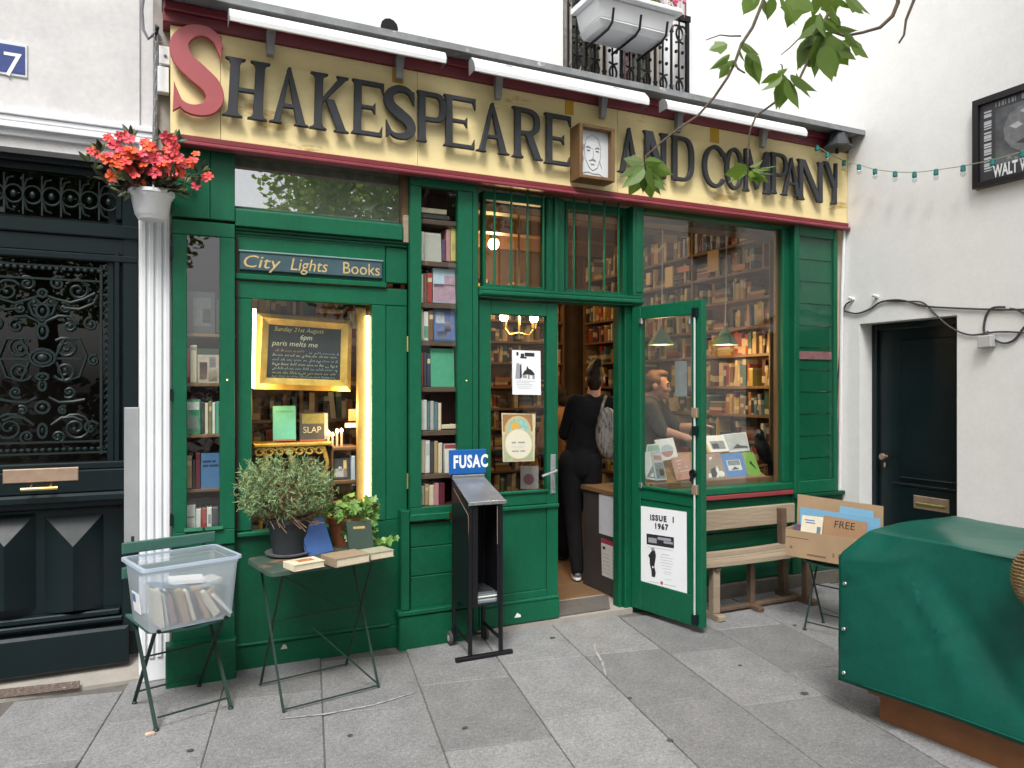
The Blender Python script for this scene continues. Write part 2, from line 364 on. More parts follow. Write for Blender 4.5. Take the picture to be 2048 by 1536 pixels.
for k in range(5):
    q = G(); j = .0028
    q.add([(j, j, -.03), (SW - j, j, -.03), (SW - j, SL - j, -.03), (j, SL - j, -.03), (j, j, -.003), (SW - j, j, -.003), (SW - j, SL - j, -.003), (j, SL - j, -.003),
           (j + .004, j + .004, 0), (SW - j - .004, j + .004, 0), (SW - j - .004, SL - j - .004, 0), (j + .004, SL - j - .004, 0)],
          [(0, 1, 5, 4), (1, 2, 6, 5), (2, 3, 7, 6), (3, 0, 4, 7), (4, 5, 9, 8), (5, 6, 10, 9), (6, 7, 11, 10), (7, 4, 8, 11), (8, 9, 10, 11)])
    o = q.build('paving_slab', GRAN, pav); slabm.append(o.data); bpy.data.objects.remove(o)
for i in range(-14, 14):
    if i in known: ph = (known[i] - A0).dot(es)
    else: ph = (i % 2) * .35 + .1 * math.sin(i * 2.3)
    for j in range(-13, 14):
        p = A0 + ew * (i * SW) + es * (ph + j * SL); c = p + ew * (SW / 2) + es * (SL / 2)
        if c.y > .06 or c.y < -6.9 or c.x < -7.1 or c.x > XR - .1 or c.length > 8.6: continue
        o = bpy.data.objects.new('paving_slab', rnd.choice(slabm)); COL.objects.link(o); o.parent = pav
        o.location = (p.x, p.y, rnd.uniform(-.0025, .001)); o.rotation_euler = (rnd.uniform(-.0015, .0015), rnd.uniform(-.0015, .0015), -ang)
streak = mat('white_scuff', (.34, .34, .34), rough=.9, var=.3, vs=40, col2=(.2, .2, .2), c2s=25, c2t=.5)
for pts in ([(1188, 1288), (1193, 1305), (1205, 1325), (1212, 1352)], [(562, 1437), (650, 1428), (745, 1410), (832, 1384)]):
    g = G(); q = [gr(*p, .0045) for p in pts]; L = []; Rr = []
    for i, p in enumerate(q):
        d = (q[min(i + 1, 3)] - q[max(i - 1, 0)]).normalized(); nn = Vector((d.y, -d.x, 0)) * (.007 if i % 3 else .003)
        L.append(p - nn); Rr.append(p + nn)
    for i in range(3): g.add([L[i], Rr[i], Rr[i + 1], L[i + 1]], [(0, 1, 2, 3)])
    g.build('white_scuff_mark', streak, pav)
for u, v, r in ((1609, 1386, .022), (1105, 1275, .018), (930, 1455, .015), (1590, 1250, .015), (1340, 1480, .016), (700, 1470, .013), (1260, 1395, .012), (380, 1500, .015), (1480, 1330, .012)):
    g = G(); c = gr(u, v, .004); g.lathe([(r, 0), (r * .4, .0015), (0.0001, .002)], c, 9, sy=.8); g.build('gum_spot', mat('trodden_gum', (.055, .055, .055), rough=.9), pav)
g = G(); c = gr(292, 1474); g.hexa([c + Vector(q) for q in ((0, 0, .001), (.035, .01, .001), (.03, .03, .001), (-.004, .022, .001), (0, 0, .007), (.035, .01, .012), (.03, .03, .007), (-.004, .022, .009))])
tag(g.build('crumpled_wrapper', mat('wrapper', (.62, .45, .33), var=.3, vs=60), org=c), 'tiny crumpled tan scrap of paper on the paving by the chair leg', 'litter')

# ------------------------------------------------------------------ house on the left: dark green street door between white trim
hl = thing('house_building', 'grey white rendered house at the left with a dark green ironwork door', 'house', (-2.2, .3, 0))
YW, YD = .12, .24                                     # wall face and door plane
xj = fx(279, YW)                                      # right jamb of the doorway
zl = fz(160, 310, YW)                                 # underside of the lintel
g = G(); g.box(-7.5, xj, YW, .8, zl, 7.5)                # wall above the door
g.box(xj - .004, XL - .006, YW + .012, .8, -.02, 7.5)    # strip behind the pilaster
g.box(-7.5, fx(-330, .24), YW, .8, -.02, zl - .002)
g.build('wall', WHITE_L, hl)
for k, (a, b, d) in enumerate(((215, 226, .035), (228, 238, .025), (240, 252, .045), (254, 268, .02))):   # lintel mouldings
    g = G(); fbx(g, -400, 306, (80, a + 9), (80, b + 9), YW - d, YW); g.build('lintel_moulding', WPAINT, hl)
g = G(); z0, z1 = fz(310, 1345, YW), fz(310, 300, YW)                        # fluted pilaster
xa, xb = fx(279, .06), fx(345, .06) - .004
g.cbox(xa, xb, .06, YW + .01, 0.0, z1)
for k in range(4):
    w = (xb - xa) / 4; g.cbox(xa + w * k + .006, xa + w * (k + 1) - .006, .048, .06, .12, z1 - .002, .005)
g.build('pilaster', WPAINT, hl)
g = G(); g.hexa([(-7.5, .10, -.02), (xj + .17, .10, -.02), (xj + .17, .8, -.02), (-7.5, .8, -.02), (-7.5, .10, .010), (xj + .17, .10, .010), (xj + .17, .8, .20), (-7.5, .8, .20)]); g.build('door_step', STONE, hl)
g = G(); g.cbox(fx(248, .09), fx(279, .09), .09, YW + .03, fz(262, 1092, .09), fz(262, 815, .09)); g.build('metal_plate', mat('grey_metal_plate', (.33, .34, .35), rough=.45, metal=.3), hl)
# the door: rails, stiles, mouldings, glazed iron grille, kick panel with raised pyramids
dr = part('door', hl); DX0, DX1 = fx(-330, YD), fx(277, YD); DM = fx(-33, YD)
zb, zt = .085, zl
def dz(u, v, Y=YD): return fz(u, v, Y)
x1_ = fx(214, YD)
g = G()
g.box(DX0, DX1, YD + .03, YD + .07, zb, dz(120, 927)); g.box(x1_ + .002, DX1, YD + .03, YD + .07, dz(120, 926.5), zt); g.box(DX0, x1_, YD + .03, YD + .07, dz(120, 518), dz(120, 434)); g.box(DX0, x1_, YD + .03, YD + .07, dz(120, 343), zt)                               # backing
g.build('leaf', DKDOOR, dr)
def rail(uL, uR, u, vt, vb, pro, c=.006, name='rail'):
    g = G(); g.cbox(fx(uL, YD), fx(uR, YD), YD - pro, YD + .031, dz(u, vb), dz(u, vt), c); g.build(name, DKDOOR, dr)
rail(-300, 277, 120, 309, 330, .02, name='top_rail')
rail(-300, 277, 120, 443, 470, .035); rail(-300, 277, 120, 470, 505, .02); rail(-300, 277, 120, 505, 519, .03); rail(-300, 277, 120, 925, 940, .035)
rail(-300, 272, 120, 940, 985, .05, name='lock_rail'); rail(-300, 262, 120, 985, 1004, .085, .012, name='lock_rail')
rail(-300, 258, 120, 1004, 1016, .03); rail(-300, 240, 120, 1016, 1022, .02)
rail(-300, 240, 120, 1228, 1240, .02); rail(-300, 245, 120, 1242, 1252, .035); rail(-300, 258, 120, 1262, 1340, .05, .014, name='bottom_rail')
for a, b, v0, v1, p in ((245, 277, 330, 1262, .02), (232, 245, 330, 443, .012), (229, 240, 505, 925, .022), (214, 229, 519, 925, .006), (244, 256, 1016, 1240, .018)):
    g = G(); g.cbox(fx(a, YD), fx(b, YD), YD - p - .003, YD + .0305, dz(260, v1), dz(260, v0), .005); g.build('stile', DKDOOR, dr)
for cu, wu in ((148, 82), (12, 82)):                                      # raised pyramids on the kick panel
    c = fx(62 + (cu - 62), YD); x0, x1 = fx(cu - 60, YD), fx(cu + 58, YD); z1 = dz(cu, 1032); z0 = dz(cu, 1225); zc = dz(cu, 1090); xc = (x0 + x1) / 2
    g = G(); g.add([(x0, YD + .029, z0), (x1, YD + .029, z0), (x1, YD + .029, z1), (x0, YD + .029, z1), (xc, YD - .05, zc), (xc, YD - .05, z0 + .02)],
                   [(3, 4, 2), (0, 5, 4, 3), (1, 2, 4, 5), (0, 1, 5)]); g.build('raised_panel', DKDOOR, dr)
x0, x1 = fx(-40, YD), fx(214, YD)
DARKIN = mat('hall_shade_and_soil', (.03, .025, .018), rough=.8, var=.5, vs=5)  # near-black colour stands in for the hall's shade; also used as pot soil
GD = pane('hall_door_glass', lo=.04, k=.9, tint=(.35, .35, .35))
for (va, vb) in ((345, 432), (519, 925)):
    g = G(); g.box(fx(-300, YD), x1 + .15, YD + .34, YD + .36, dz(120, vb) - .1, dz(120, va) + .1); g.build('shade_backing', DARKIN, dr)  # dark sheet stands in for the unlit hall
    g = G(); g.add([(fx(-300, YD), YD + .018, dz(120, vb)), (x1, YD + .018, dz(120, vb)), (x1, YD + .018, dz(120, va)), (fx(-300, YD), YD + .018, dz(120, va))], [(0, 1, 2, 3)]); g.build('pane', GD, dr)
def spiral(g, cx, cz, r, a0, turns, sgn=1, th=.008, y=YD + .004, n=22):
    pts = []
    for i in range(n + 1):
        t = i / n; rr = r * (1 - .86 * t); a = a0 + sgn * turns * 2 * math.pi * t
        pts.append((cx + rr * math.cos(a), y, cz + rr * math.sin(a)))
    g.tube(pts, [th * (1.0 - .25 * i / n) for i in range(n + 1)], 5); g.ball(pts[-1], th * 1.5, n=6, m=4)
def sp(zx, zy): return (fx(zx * .2929, YD), dz(zx * .2929, 490 + zy * .2929))
pxm = abs(fx(101, YD) - fx(100, YD)) * .2929
g = G()
scr = [(530, 310, 92, 2.6, 1.6, -1), (395, 262, 58, 1, 1.5, 1), (440, 432, 44, 2, 1.4, -1), (470, 552, 55, 1.8, 1.3, -1), (622, 540, 56, 1.5, 1.4, 1), (445, 705, 88, 2.4, 1.7, -1),
       (440, 862, 82, 3.6, 1.6, 1), (640, 788, 46, 1.2, 1.5, 1), (470, 1005, 50, 4, 1.3, 1), (520, 1250, 118, 2.5, 1.8, -1), (395, 1310, 50, 5, 1.4, 1), (430, 1130, 36, 1, 1.3, 1), (350, 395, 40, .6, 1.2, 1), (620, 1250, 60, .5, 1.1, 1)]
for x, y, r, a0, tn, sg in scr:
    for mir in (0, 1):
        xx = 580 - x if mir else x; cx_, cz_ = sp(xx, y)
        spiral(g, cx_, cz_, r * pxm, math.pi - a0 if mir else a0, tn, -sg if mir else sg)
arcs = [[(290, 560), (320, 520), (400, 485), (480, 490), (520, 540)], [(300, 340), (380, 370), (480, 395), (570, 370), (650, 330)], [(330, 1040), (400, 1075), (500, 1070), (580, 1055)], [(350, 1230), (420, 1180), (500, 1175), (560, 1200)],
        [(380, 760), (440, 640), (540, 640), (590, 760), (540, 900), (440, 930), (385, 800)], [(430, 430), (540, 440), (640, 400), (670, 340)], [(290, 520), (360, 470), (385, 400), (340, 365), (290, 410)]]
for a in arcs:
    for mir in (0, 1):
        pts = []
        for q in a:
            X, Z = sp(580 - q[0] if mir else q[0], q[1]); pts.append((X, YD + .002, Z))
        g.tube(pts, .0075, 5)
for (x, y, rx, rz) in ((290, 770, 88, 68), (290, 770, 60, 45), (290, 450, 42, 55), (290, 330, 30, 30), (290, 590, 36, 60), (290, 900, 40, 26), (290, 960, 24, 40), (290, 1110, 48, 45), (290, 1270, 30, 55)):
    X, Z = sp(x, y); g.tube([(X + rx * pxm * math.cos(t * .524), YD, Z + rz * pxm * math.sin(t * .524)) for t in range(13)], .009, 5)
    g.ball((X, YD, Z), rx * pxm * .45, .014, rz * pxm * .5, 8, 5)
for x0_, x1_, y in ((-160, 690, 205), (-160, 690, 1360), (-160, 200, 775), (385, 560, 775), (-160, 790, 112), (-160, 790, 1440)):
    g.bar((sp(x0_, y)[0], YD + .002, sp(x0_, y)[1]), (sp(x1_, y)[0], YD + .002, sp(x0_, y)[1]), .012, .010)
for x in (690, 785): g.bar((sp(x, 112)[0], YD + .001, sp(290, 112)[1]), (sp(x, 112)[0], YD + .001, sp(290, 1440)[1]), .012, .012)
for k in range(26):
    X, Z = sp(735, 150 + k * 49); g.ball((X, YD, Z), .012, .01, .010, 6, 4); g.tube([(X - .016, YD, Z - .014), (X, YD - .004, Z - .002), (X + .016, YD, Z - .014)], .004, 4)
for k in range(18):
    for y in (158, 1400):
        X, Z = sp(-140 + k * 48, y); g.ball((X, YD, sp(290, y)[1]), .014, .01, .010, 6, 4)
g.build('grille', IRON, dr, smooth=True)
g = G()                                                                     # small grille of the fanlight panel
for k in range(-3, 6):
    u = 8 + k * 38; X = fx(u, YD); Z = dz(120, 395); w = fx(u + 38, YD) - X
    for s in (-1, 1):
        g.tube([(X + w * .5 * (1 - math.cos(t)), YD + .004, Z + s * .045 * math.sin(t)) for t in [i * math.pi / 8 for i in range(9)]], .006, 5)
        g.tube([(X, YD + .004, Z + s * .02), (X + w * .2, YD, Z + s * .075), (X + w * .5, YD + .004, Z + s * .085)], .006, 5)
    g.bar((X, YD + .003, Z - .1), (X, YD + .003, Z + .1), .008, .008); g.ball((X + w * .5, YD, Z), .014, .01, .02, 6, 4)
g.build('fanlight_grille', IRON, dr, smooth=True)
g = G(); fbx(g, 5, 157, (80, 937), (80, 965), YD - .056, YD - .045, c=.004); g.build('letter_plate', BRASS_O, dr)
g = G(); Za = dz(80, 977, YD - .11); g.tube([(fx(42, YD - .11), YD - .12, Za), (fx(116, YD - .11), YD - .12, Za)], .0095, 10)
for u in (60, 100): g.tube([(fx(u, YD - .11), YD - .12, Za), (fx(u, YD - .11), YD - .05, Za + .01)], .006, 8)
g.build('handle', BRASS, dr, smooth=True)
# enamel house number
np_ = thing('house_number_plate', 'blue enamel plate with a white seven, left of the big sign', 'number plate', fw(20, 120, YW))
g = G(); fbx(g, -62, 55, (20, 84), (20, 151), YW - .008, YW); g.build('plate', mat('white_enamel_rim', (.62, .64, .66), var=.15, vs=30, col2=(.25, .22, .2), c2s=20, c2t=.66), np_)
g = G(); fbx(g, -58, 50, (20, 89), (20, 145), YW - .0105, YW - .008, c=.001); g.build('blue_field', mat('blue_enamel', (.035, .06, .22), rough=.3, var=.1, col2=(.3, .3, .35), c2s=25, c2t=.72), np_)
p = fw(-38, 138, YW - .011); text('37', .165, REFLECTOR, np_, (p.x, YW - .012, p.z - .012), name='numerals', bold=.0)
# rough gravel grating let into the step
g = G(); a, b, c, d = gr(-60, 1404, .016), gr(158, 1376, .016), gr(160, 1361, .044), gr(-60, 1385, .044); g.slab(a, b, c, d, .006)
dg = tag(g.build('drain_strip', mat('gravel_strip', (.12, .09, .075), rough=.9, var=.6, vs=60, bump=1, bs=120, col2=(.35, .30, .26), c2s=70, c2t=.6), org=a), 'narrow strip of dark gravel in the paving below the dark door', 'drain')

# ------------------------------------------------------------------ white house on the right, at right angles to the shop
hr = thing('corner_house', 'tall white rendered house closing the right side with a dark door', 'house', (XR + 1, -2, 0))
pA, pB = rw(1719, 648, XR), rw(1914, 632, XR); ya, yb, zd = pA.y, pB.y, pA.z        # doorway far and near jambs, head
DP = .16
g = G(); g.box(XR, XR + .5, ya, 1.2, -.02, 8.5); g.box(XR, XR + .5, -5.6, yb, -.02, 8.5); g.box(XR, XR + .5, yb + .0, ya, zd, 8.5)
g.box(XR + .3, XR + .5, yb + .001, ya - .001, -.02, zd - .001)
g.build('wall', WHITE_R, hr)

dd = part('door', hr); XD = XR + DP; h = ya - yb
def dbox(f0, f1, z0, z1, pro, name, m=DKDOOR, back=.05):    # f runs from the far jamb to the near one
    g = G(); y0, y1 = ya - f1 * h, ya - f0 * h; c = .006
    g.add([(XD - pro, y0 + c, z0 + c), (XD - pro, y1 - c, z0 + c), (XD - pro, y1 - c, z1 - c), (XD - pro, y0 + c, z1 - c), (XD - pro + c, y0, z0), (XD - pro + c, y1, z0), (XD - pro + c, y1, z1), (XD - pro + c, y0, z1), (XD + back, y0, z0), (XD + back, y1, z0), (XD + back, y1, z1), (XD + back, y0, z1)],
          [(3, 2, 1, 0), (1, 5, 4, 0), (2, 6, 5, 1), (3, 7, 6, 2), (0, 4, 7, 3), (5, 9, 8, 4), (6, 10, 9, 5), (7, 11, 10, 6), (4, 8, 11, 7)])
    return g.build(name, m, dd)
def rz_(u, v): return rw(u, v, XD).z
dbox(0, 1, .02, zd - .002, 0, 'leaf')
dbox(0, .055, .02, zd - .003, .03, 'frame'); dbox(.945, 1, .02, zd - .003, .03, 'frame'); dbox(.056, .944, zd - .05, zd - .004, .03, 'frame')
zp1, zp0 = rz_(1800, 680), rz_(1800, 955)
dbox(.30, .90, zp0, zp1, .012, 'moulding'); dbox(.34, .86, zp0 + .04, zp1 - .04, .006 + .008, 'panel')
dbox(.22, .93, zp0 - .055, zp0 - .035, .016, 'moulding'); dbox(.30, .88, zp0 + .0, zp0 + .012, .02, 'moulding')
zq = rz_(1845, 1005); dbox(.30, .88, .25, zq + .10, .010, 'panel')
g = dbox(.44, .80, zq - .05, zq + .05, .014, 'letter_plate', BRASS_O); dbox(.47, .77, zq - .022, zq + .0, .02, 'letter_flap', mat('green_brass', (.30, .28, .08), rough=.35, metal=.7))
k = rw(1768, 913, XD - .03); g = G().lathe([(.0, -.03), (.022, -.03), (.026, -.015), (.012, .0), (.012, .03)], k, 10, axis='x'); g.build('knob', BRASS_O, dd, smooth=True)
g = G(); k = rw(1769, 930, XD - .016); g.ball(k, .006, .010, .02, 8, 5); g.build('keyhole_plate', BRASS_O, dd)
g = G(); g.box(XR - .02, XR + .3, yb - .0, ya + .0, -.01, .03); g.build('door_step', STONE, hr)
g = G(); g.tube([rw(1682, 330, XR - .02), rw(1688, 480, XR - .02), rw(1684, 590, XR - .02), (XR - .025, rw(1682, 700, XR).y, .1)], .013, 8); g.build('rain_pipe', WPAINT, hr, smooth=True)
# ------------------------------------------------------------------ the bookshop
sh = thing('shop_building', 'green painted bookshop front with a cream sign across it under a white upper wall', 'shop', ((XL + XR) / 2, .3, 0))
YS = -.075                                            # face of the cream sign board
ZS0, ZS1 = fz(339, 266, YS), fz(342, 49, YS)           # its lower and upper edge
XS0, XS1 = fx(341, YS), XR - .004
ZF = 3.42                                             # top of the maroon fascia
XW0, XW1 = fx(1126, .02), fx(1372, .02)                  # upper window opening
g = G(); g.box(XL + .0, XW0, .02, .35, ZF + .02, 8.5); g.box(XW1, XR - .003, .02, .35, ZF + .02, 8.5); g.box(XW0, XW1, .02, .35, 5.4, 8.5)
g.box(XL, XR - .003, .16, .35, ZS0 - .03, ZF + .019)
g.build('upper_wall', WHITE, sh)
g = G(); g.box(XW0 - .0, XW1, .30, .34, ZF + .02, 5.41); g.build('room_shade_board', DARKIN, sh)  # dark board painted in place of the unlit room's shade
g = G(); g.cbox(XS0 - .035, XS1, YS - .02, .15, ZS1 + .001, ZF, .006); g.cbox(XS0 - .03, XS1, YS - .045, YS - .019, ZF - .045, ZF - .001, .006); g.build('fascia', MAROON, sh)
LEDGE = mat('lead_ledge', (.20, .21, .22), rough=.6, var=.3, vs=9, bump=.2, col2=(.5, .5, .48), c2s=12, c2t=.62)
g = G(); g.box(XL - .05, XR - .003, -.23, .05, ZF + .001, ZF + .022); g.box(XL - .05, XR - .003, -.238, -.229, ZF - .012, ZF + .024)
for k in range(46):                                     # uneven flashing along the wall
    x = XL + .1 + k * .105; g.hexa([(x, -.12, ZF + .0215), (x + .1, -.12, ZF + .0215), (x + .1, .022, ZF + .03), (x, .022, ZF + .03), (x, -.12, ZF + .0235), (x + .1, -.12, ZF + .0235), (x + .1, .0195, ZF + .045 + .012 * math.sin(k * 1.7)), (x, .0195, ZF + .045 + .012 * math.sin(k * 1.3))])
g.build('ledge', LEDGE, sh)
g = G()
for k in range(190):
    x = XL + .6 + k * .022 + rnd.uniform(-.004, .004)
    g.tube([(x, -.05, ZF + .02), (x + rnd.uniform(-.03, .03), -.05 + rnd.uniform(-.05, .03), ZF + .10)], .0011, 3, cap=False)
g.build('bird_spikes', mat('thin_steel_wire', (.55, .55, .56), rough=.4, metal=.3), sh, kind='stuff')
# lintel box behind the sign and its soffit
g = G(); g.box(XL, XR - .003, YS + .022, .158, ZS0 - .012, ZS0 + .02); g.build('soffit', BROWN_H, sh)

# ---- the sign
sg = thing('shop_sign', 'long cream sign board with raised serif letters across the green shop front', 'sign', ((XS0 + XS1) / 2, YS, ZS0))
cuts = [XS0, fx(441, YS), fx(835, YS), fx(1235, YS), XS1]
for i in range(4):
    g = G(); g.cbox(cuts[i] + (.001 if i else 0), cuts[i + 1] - .001, YS, .02, ZS0, ZS1, .0015); g.build('board', CREAM, sg)
MAR2 = mat('rose_maroon_paint', (.24, .040, .055), rough=.4, var=.2, bump=.05, col2=(.42, .22, .20), c2s=18, c2t=.70)
g = G(); g.cbox(XS0, XS1, YS - .018, YS + .021, ZS0 - .034, ZS0 - .001, .006); g.build('moulding', MAROON, sg)
g = G(); g.cbox(XS0, XS1, YS - .036, YS + .021, ZS0 - .056, ZS0 - .035, .006); g.build('moulding', MAR2, sg)
for ul, ur, va, vb in ((784, 806, 136, 164), (1130, 1147, 195, 228), (1420, 1438, 251, 284)):
    g = G(); g.cbox(fx(ul, YS), fx(ur, YS), YS - .002, YS, fz(ul, vb, YS), fz(ul, va, YS), .0005); g.build('patch', mat('ochre_patch', (.55, .32, .02), rough=.7, var=.2), sg)
YF, YB = YS - .052, YS - .026                            # letters stand clear of the board
SHEAR = [0]
class Let:
    """a serif capital drawn from strokes in metres, standing on (x0, z0)"""
    def __init__(s, ul, ur, vt, vb, shear=0):
        a, b = fw(ul, vb, YF), fw(ur, vb, YF); um = (ul + ur) / 2
        s.x, s.w = a.x, b.x - a.x; s.z = fz(um, vb, YF); s.h = fz(um, vt, YF) - s.z; s.g = G(); s.k = 0; s.sh = shear
    def P(s, x, z): return (s.x + x + s.sh * (z - s.h / 2), s.z + z)
    def poly(s, pts):
        d = .0005 * s.k; s.k += 1; s.g.prism([s.P(*p) for p in pts], YF + d, YB - d); return s
    def ring(s, o, i):
        d = .0005 * s.k; s.k += 1; s.g.ring([s.P(*p) for p in o], [s.P(*p) for p in i], YF + d, YB - d); return s
    def stem(s, x, w, z0=0, z1=None, b='lr', t='lr', sf=.026, sh=.016):
        """upright with bracketed serifs: b / t name the sides that carry one at the bottom / top"""
        z1 = s.h if z1 is None else z1; p = []
        l, r = x - w / 2, x + w / 2
        p += [(l - sf, z0), (l - sf, z0 + sh * .5), (l - sf * .3, z0 + sh), (l, z0 + sh * 2.1)] if 'l' in b else [(l, z0)]
        p += [(l, z1 - sh * 2.1), (l - sf * .3, z1 - sh), (l - sf, z1 - sh * .5), (l - sf, z1)] if 'l' in t else [(l, z1)]
        p += [(r + sf, z1), (r + sf, z1 - sh * .5), (r + sf * .3, z1 - sh), (r, z1 - sh * 2.1)] if 'r' in t else [(r, z1)]
        p += [(r, z0 + sh * 2.1), (r + sf * .3, z0 + sh), (r + sf, z0 + sh * .5), (r + sf, z0)] if 'r' in b else [(r, z0)]
        return s.poly(p)
    def diag(s, x0, z0, x1, z1, w): return s.poly([(x0 - w / 2, z0), (x1 - w / 2, z1), (x1 + w / 2, z1), (x0 + w / 2, z0)])
    def foot(s, x, w, sf=.024, sh=.015): return s.poly([(x - w / 2 - sf, 0), (x - w / 2 - sf, sh * .5), (x - w / 2, sh), (x + w / 2, sh), (x + w / 2 + sf, sh * .5), (x + w / 2 + sf, 0)])
    def arm(s, x0, x1, z, t, up=0, dn=0):                 # horizontal arm with a beak at its right end
        return s.poly([(x0, z - t / 2), (x0, z + t / 2), (x1 - .018, z + t / 2), (x1, z + t / 2 + up), (x1, z - t / 2 - dn), (x1 - .018, z - t / 2)])
    def bowl(s, x0, z0, z1, x1, wt, ws, k=.55):           # D / P / R bowl from the stem at x0 to x1
        zc, rz = (z0 + z1) / 2, (z1 - z0) / 2; xs = x0 + (x1 - x0) * (1 - k) ; rx = x1 - xs; o, i = [], []
        N = 14
        for q in range(N + 1):
            t = math.pi / 2 - math.pi * q / N
            ex = .75
            o.append((xs + rx * abs(math.cos(t)) ** ex, zc + rz * math.copysign(abs(math.sin(t)) ** ex, math.sin(t))))
            i.append((xs + (rx - ws) * abs(math.cos(t)) ** ex, zc + (rz - wt) * math.copysign(abs(math.sin(t)) ** ex, math.sin(t))))
        return s.poly([(x0, z1)] + o + [(x0, z0), (x0, z0 + wt)] + i[::-1] + [(x0, z1 - wt)])
    def oval(s, cx, cz, rx, rz, wx, wz):
        N = 28; c = lambda a, b: [(cx + a * math.cos(2 * math.pi * q / N), cz + b * math.sin(2 * math.pi * q / N)) for q in range(N)]
        return s.ring(c(rx, rz), c(rx - wx, rz - wz))
    def path(s, pts, ws, n=8):                            # ribbon along a smooth curve
        P = [Vector((x * s.w, z * s.h, 0)) for x, z in pts]; L, Rr = [], []
        N = len(P); out = []
        for i in range(N - 1):
            p0, p1, p2, p3 = P[max(i - 1, 0)], P[i], P[i + 1], P[min(i + 2, N - 1)]
            for q in range(n):
                t = q / n; out.append((.5 * ((2 * p1) + (p2 - p0) * t + (2 * p0 - 5 * p1 + 4 * p2 - p3) * t * t + (3 * p1 - p0 - 3 * p2 + p3) * t ** 3), ws[i] * (1 - t) + ws[i + 1] * t))
        out.append((P[-1], ws[-1]))
        for i, (p, w) in enumerate(out):
            d = (out[min(i + 1, len(out) - 1)][0] - out[max(i - 1, 0)][0]).normalized(); nn = Vector((-d.y, d.x, 0)) * w / 2
            L.append(p + nn); Rr.append(p - nn)
        return s.poly([(q.x, q.y) for q in L] + [(q.x, q.y) for q in reversed(Rr)])
    def done(s, m=None, label=None): return s.g.build('letter', m or LETTER, sg, bevel=.0025, label=label)
def E(*a, **k):
    l = Let(*a, **k); w = .040; x = w / 2 + .014
    l.stem(x, w, b='l', t='l', sf=.014); l.arm(x, l.w, l.h - .012, .024, dn=.045); l.arm(x, l.w * .74, l.h * .52, .020, .02, .026); l.arm(x, l.w * .97, .012, .024, up=.04); l.done()
def A(*a, **k):
    l = Let(*a, **k); c = l.w * .48; wl, wr = .030, .040
    l.poly([(.022, 0), (c - .006, l.h), (c + .012, l.h), (.022 + wl + .006, 0)]); l.poly([(l.w - .02 - wr - .004, 0), (c - .012, l.h * .96), (c + .008, l.h * 1.0), (l.w - .018, 0)])
    l.poly([(l.w * .22, l.h * .29), (l.w * .26, l.h * .36), (l.w * .72, l.h * .36), (l.w * .76, l.h * .29)]); l.foot(.022 + wl / 2, wl, .018); l.foot(l.w - .04, wr, .018); l.done()
def S(l, m=None, f=1.0, label=None):
    W = .062 * f
    l.path([(.97, .80), (.86, .90), (.66, .965), (.40, .955), (.17, .86), (.10, .74), (.20, .60), (.48, .475), (.78, .35), (.88, .22), (.78, .10), (.54, .045), (.28, .06), (.07, .16)],
           [W * .25, W * .55, W * .62, W * .72, W * .9, W * 1.05, W * 1.12, W * 1.2, W * 1.12, W * 1.0, W * .85, W * .66, W * .5, W * .16])
    l.poly([(l.w * .99, l.h * .94), (l.w * .99, l.h * .66), (l.w * .955, l.h * .70), (l.w * .80, l.h * .87), (l.w * .86, l.h * .935)])
    l.poly([(l.w * .02, -.004), (l.w * .02, l.h * .34), (l.w * .055, l.h * .29), (l.w * .22, l.h * .11), (l.w * .16, l.h * .045)])
    l.done(m, label)
S(Let(347, 443, 53.5, 227, .035), LETTER_S, 1.38, 'tall red initial letter')
l = Let(449, 537, 118, 236, .055); l.stem(.046, .046); l.stem(l.w - .046, .046); l.poly([(.05, l.h * .44), (.05, l.h * .51), (l.w - .05, l.h * .51), (l.w - .05, l.h * .44)]); l.done()
A(538, 620, 134, 248.5, shear=.02)
l = Let(622, 697, 148, 261, .03); l.stem(.042, .040); l.poly([(.05, l.h * .44), (.05, l.h * .52), (l.w * .75, l.h * .985), (l.w * .97, l.h * .985), (l.w * .40, l.h * .54)]); l.poly([(l.w * .38, l.h * .56), (l.w * .62, l.h * .56), (l.w * .96, .01), (l.w * .72, .01)])
l.foot(l.w * .84, .046, .018); l.poly([(l.w * .66, l.h), (l.w * 1.0, l.h), (l.w * .98, l.h - .014), (l.w * .68, l.h - .014)]); l.done()
E(704, 768, 161, 270, shear=.02)
S(Let(772, 830, 173, 276, .0), None, .86)
l = Let(836, 893, 184, 285.5); l.stem(.026, .042, t='l', sf=.008, b='lr'); l.bowl(.03, l.h * .42, l.h, l.w, .026, .036, .5); l.done()
E(888, 952, 192, 295)
A(952, 1021, 205, 305.5)
l = Let(1026, 1086, 216, 317); l.stem(.036, .040, t='l', b='lr', sf=.018); l.bowl(.04, l.h * .46, l.h, l.w * .92, .026, .038, .75); l.poly([(l.w * .42, l.h * .48), (l.w * .66, l.h * .50), (l.w * .96, .008), (l.w * .72, .008)]); l.foot(l.w * .86, .04, .012); l.done()
E(1090, 1143, 228, 329)
A(1236, 1284, 255, 346)
def NN(*a, **k):
    l = Let(*a, **k); l.stem(.034, .036, t='l', b='lr', sf=.016); l.stem(l.w - .036, .036, t='lr', b='', sf=.016); l.poly([(.02, l.h), (.075, l.h), (l.w - .018, 0), (l.w - .070, 0)]); l.done()
NN(1288, 1338, 263.5, 354)
l = Let(1345, 1390, 273, 362); l.stem(.026, .040, t='l', b='', sf=.01); l.bowl(.03, 0, l.h, l.w, .024, .040, .62); l.done()
l = Let(1407, 1455, 289, 375); a = 1
N_ = 22; o, i = [], []
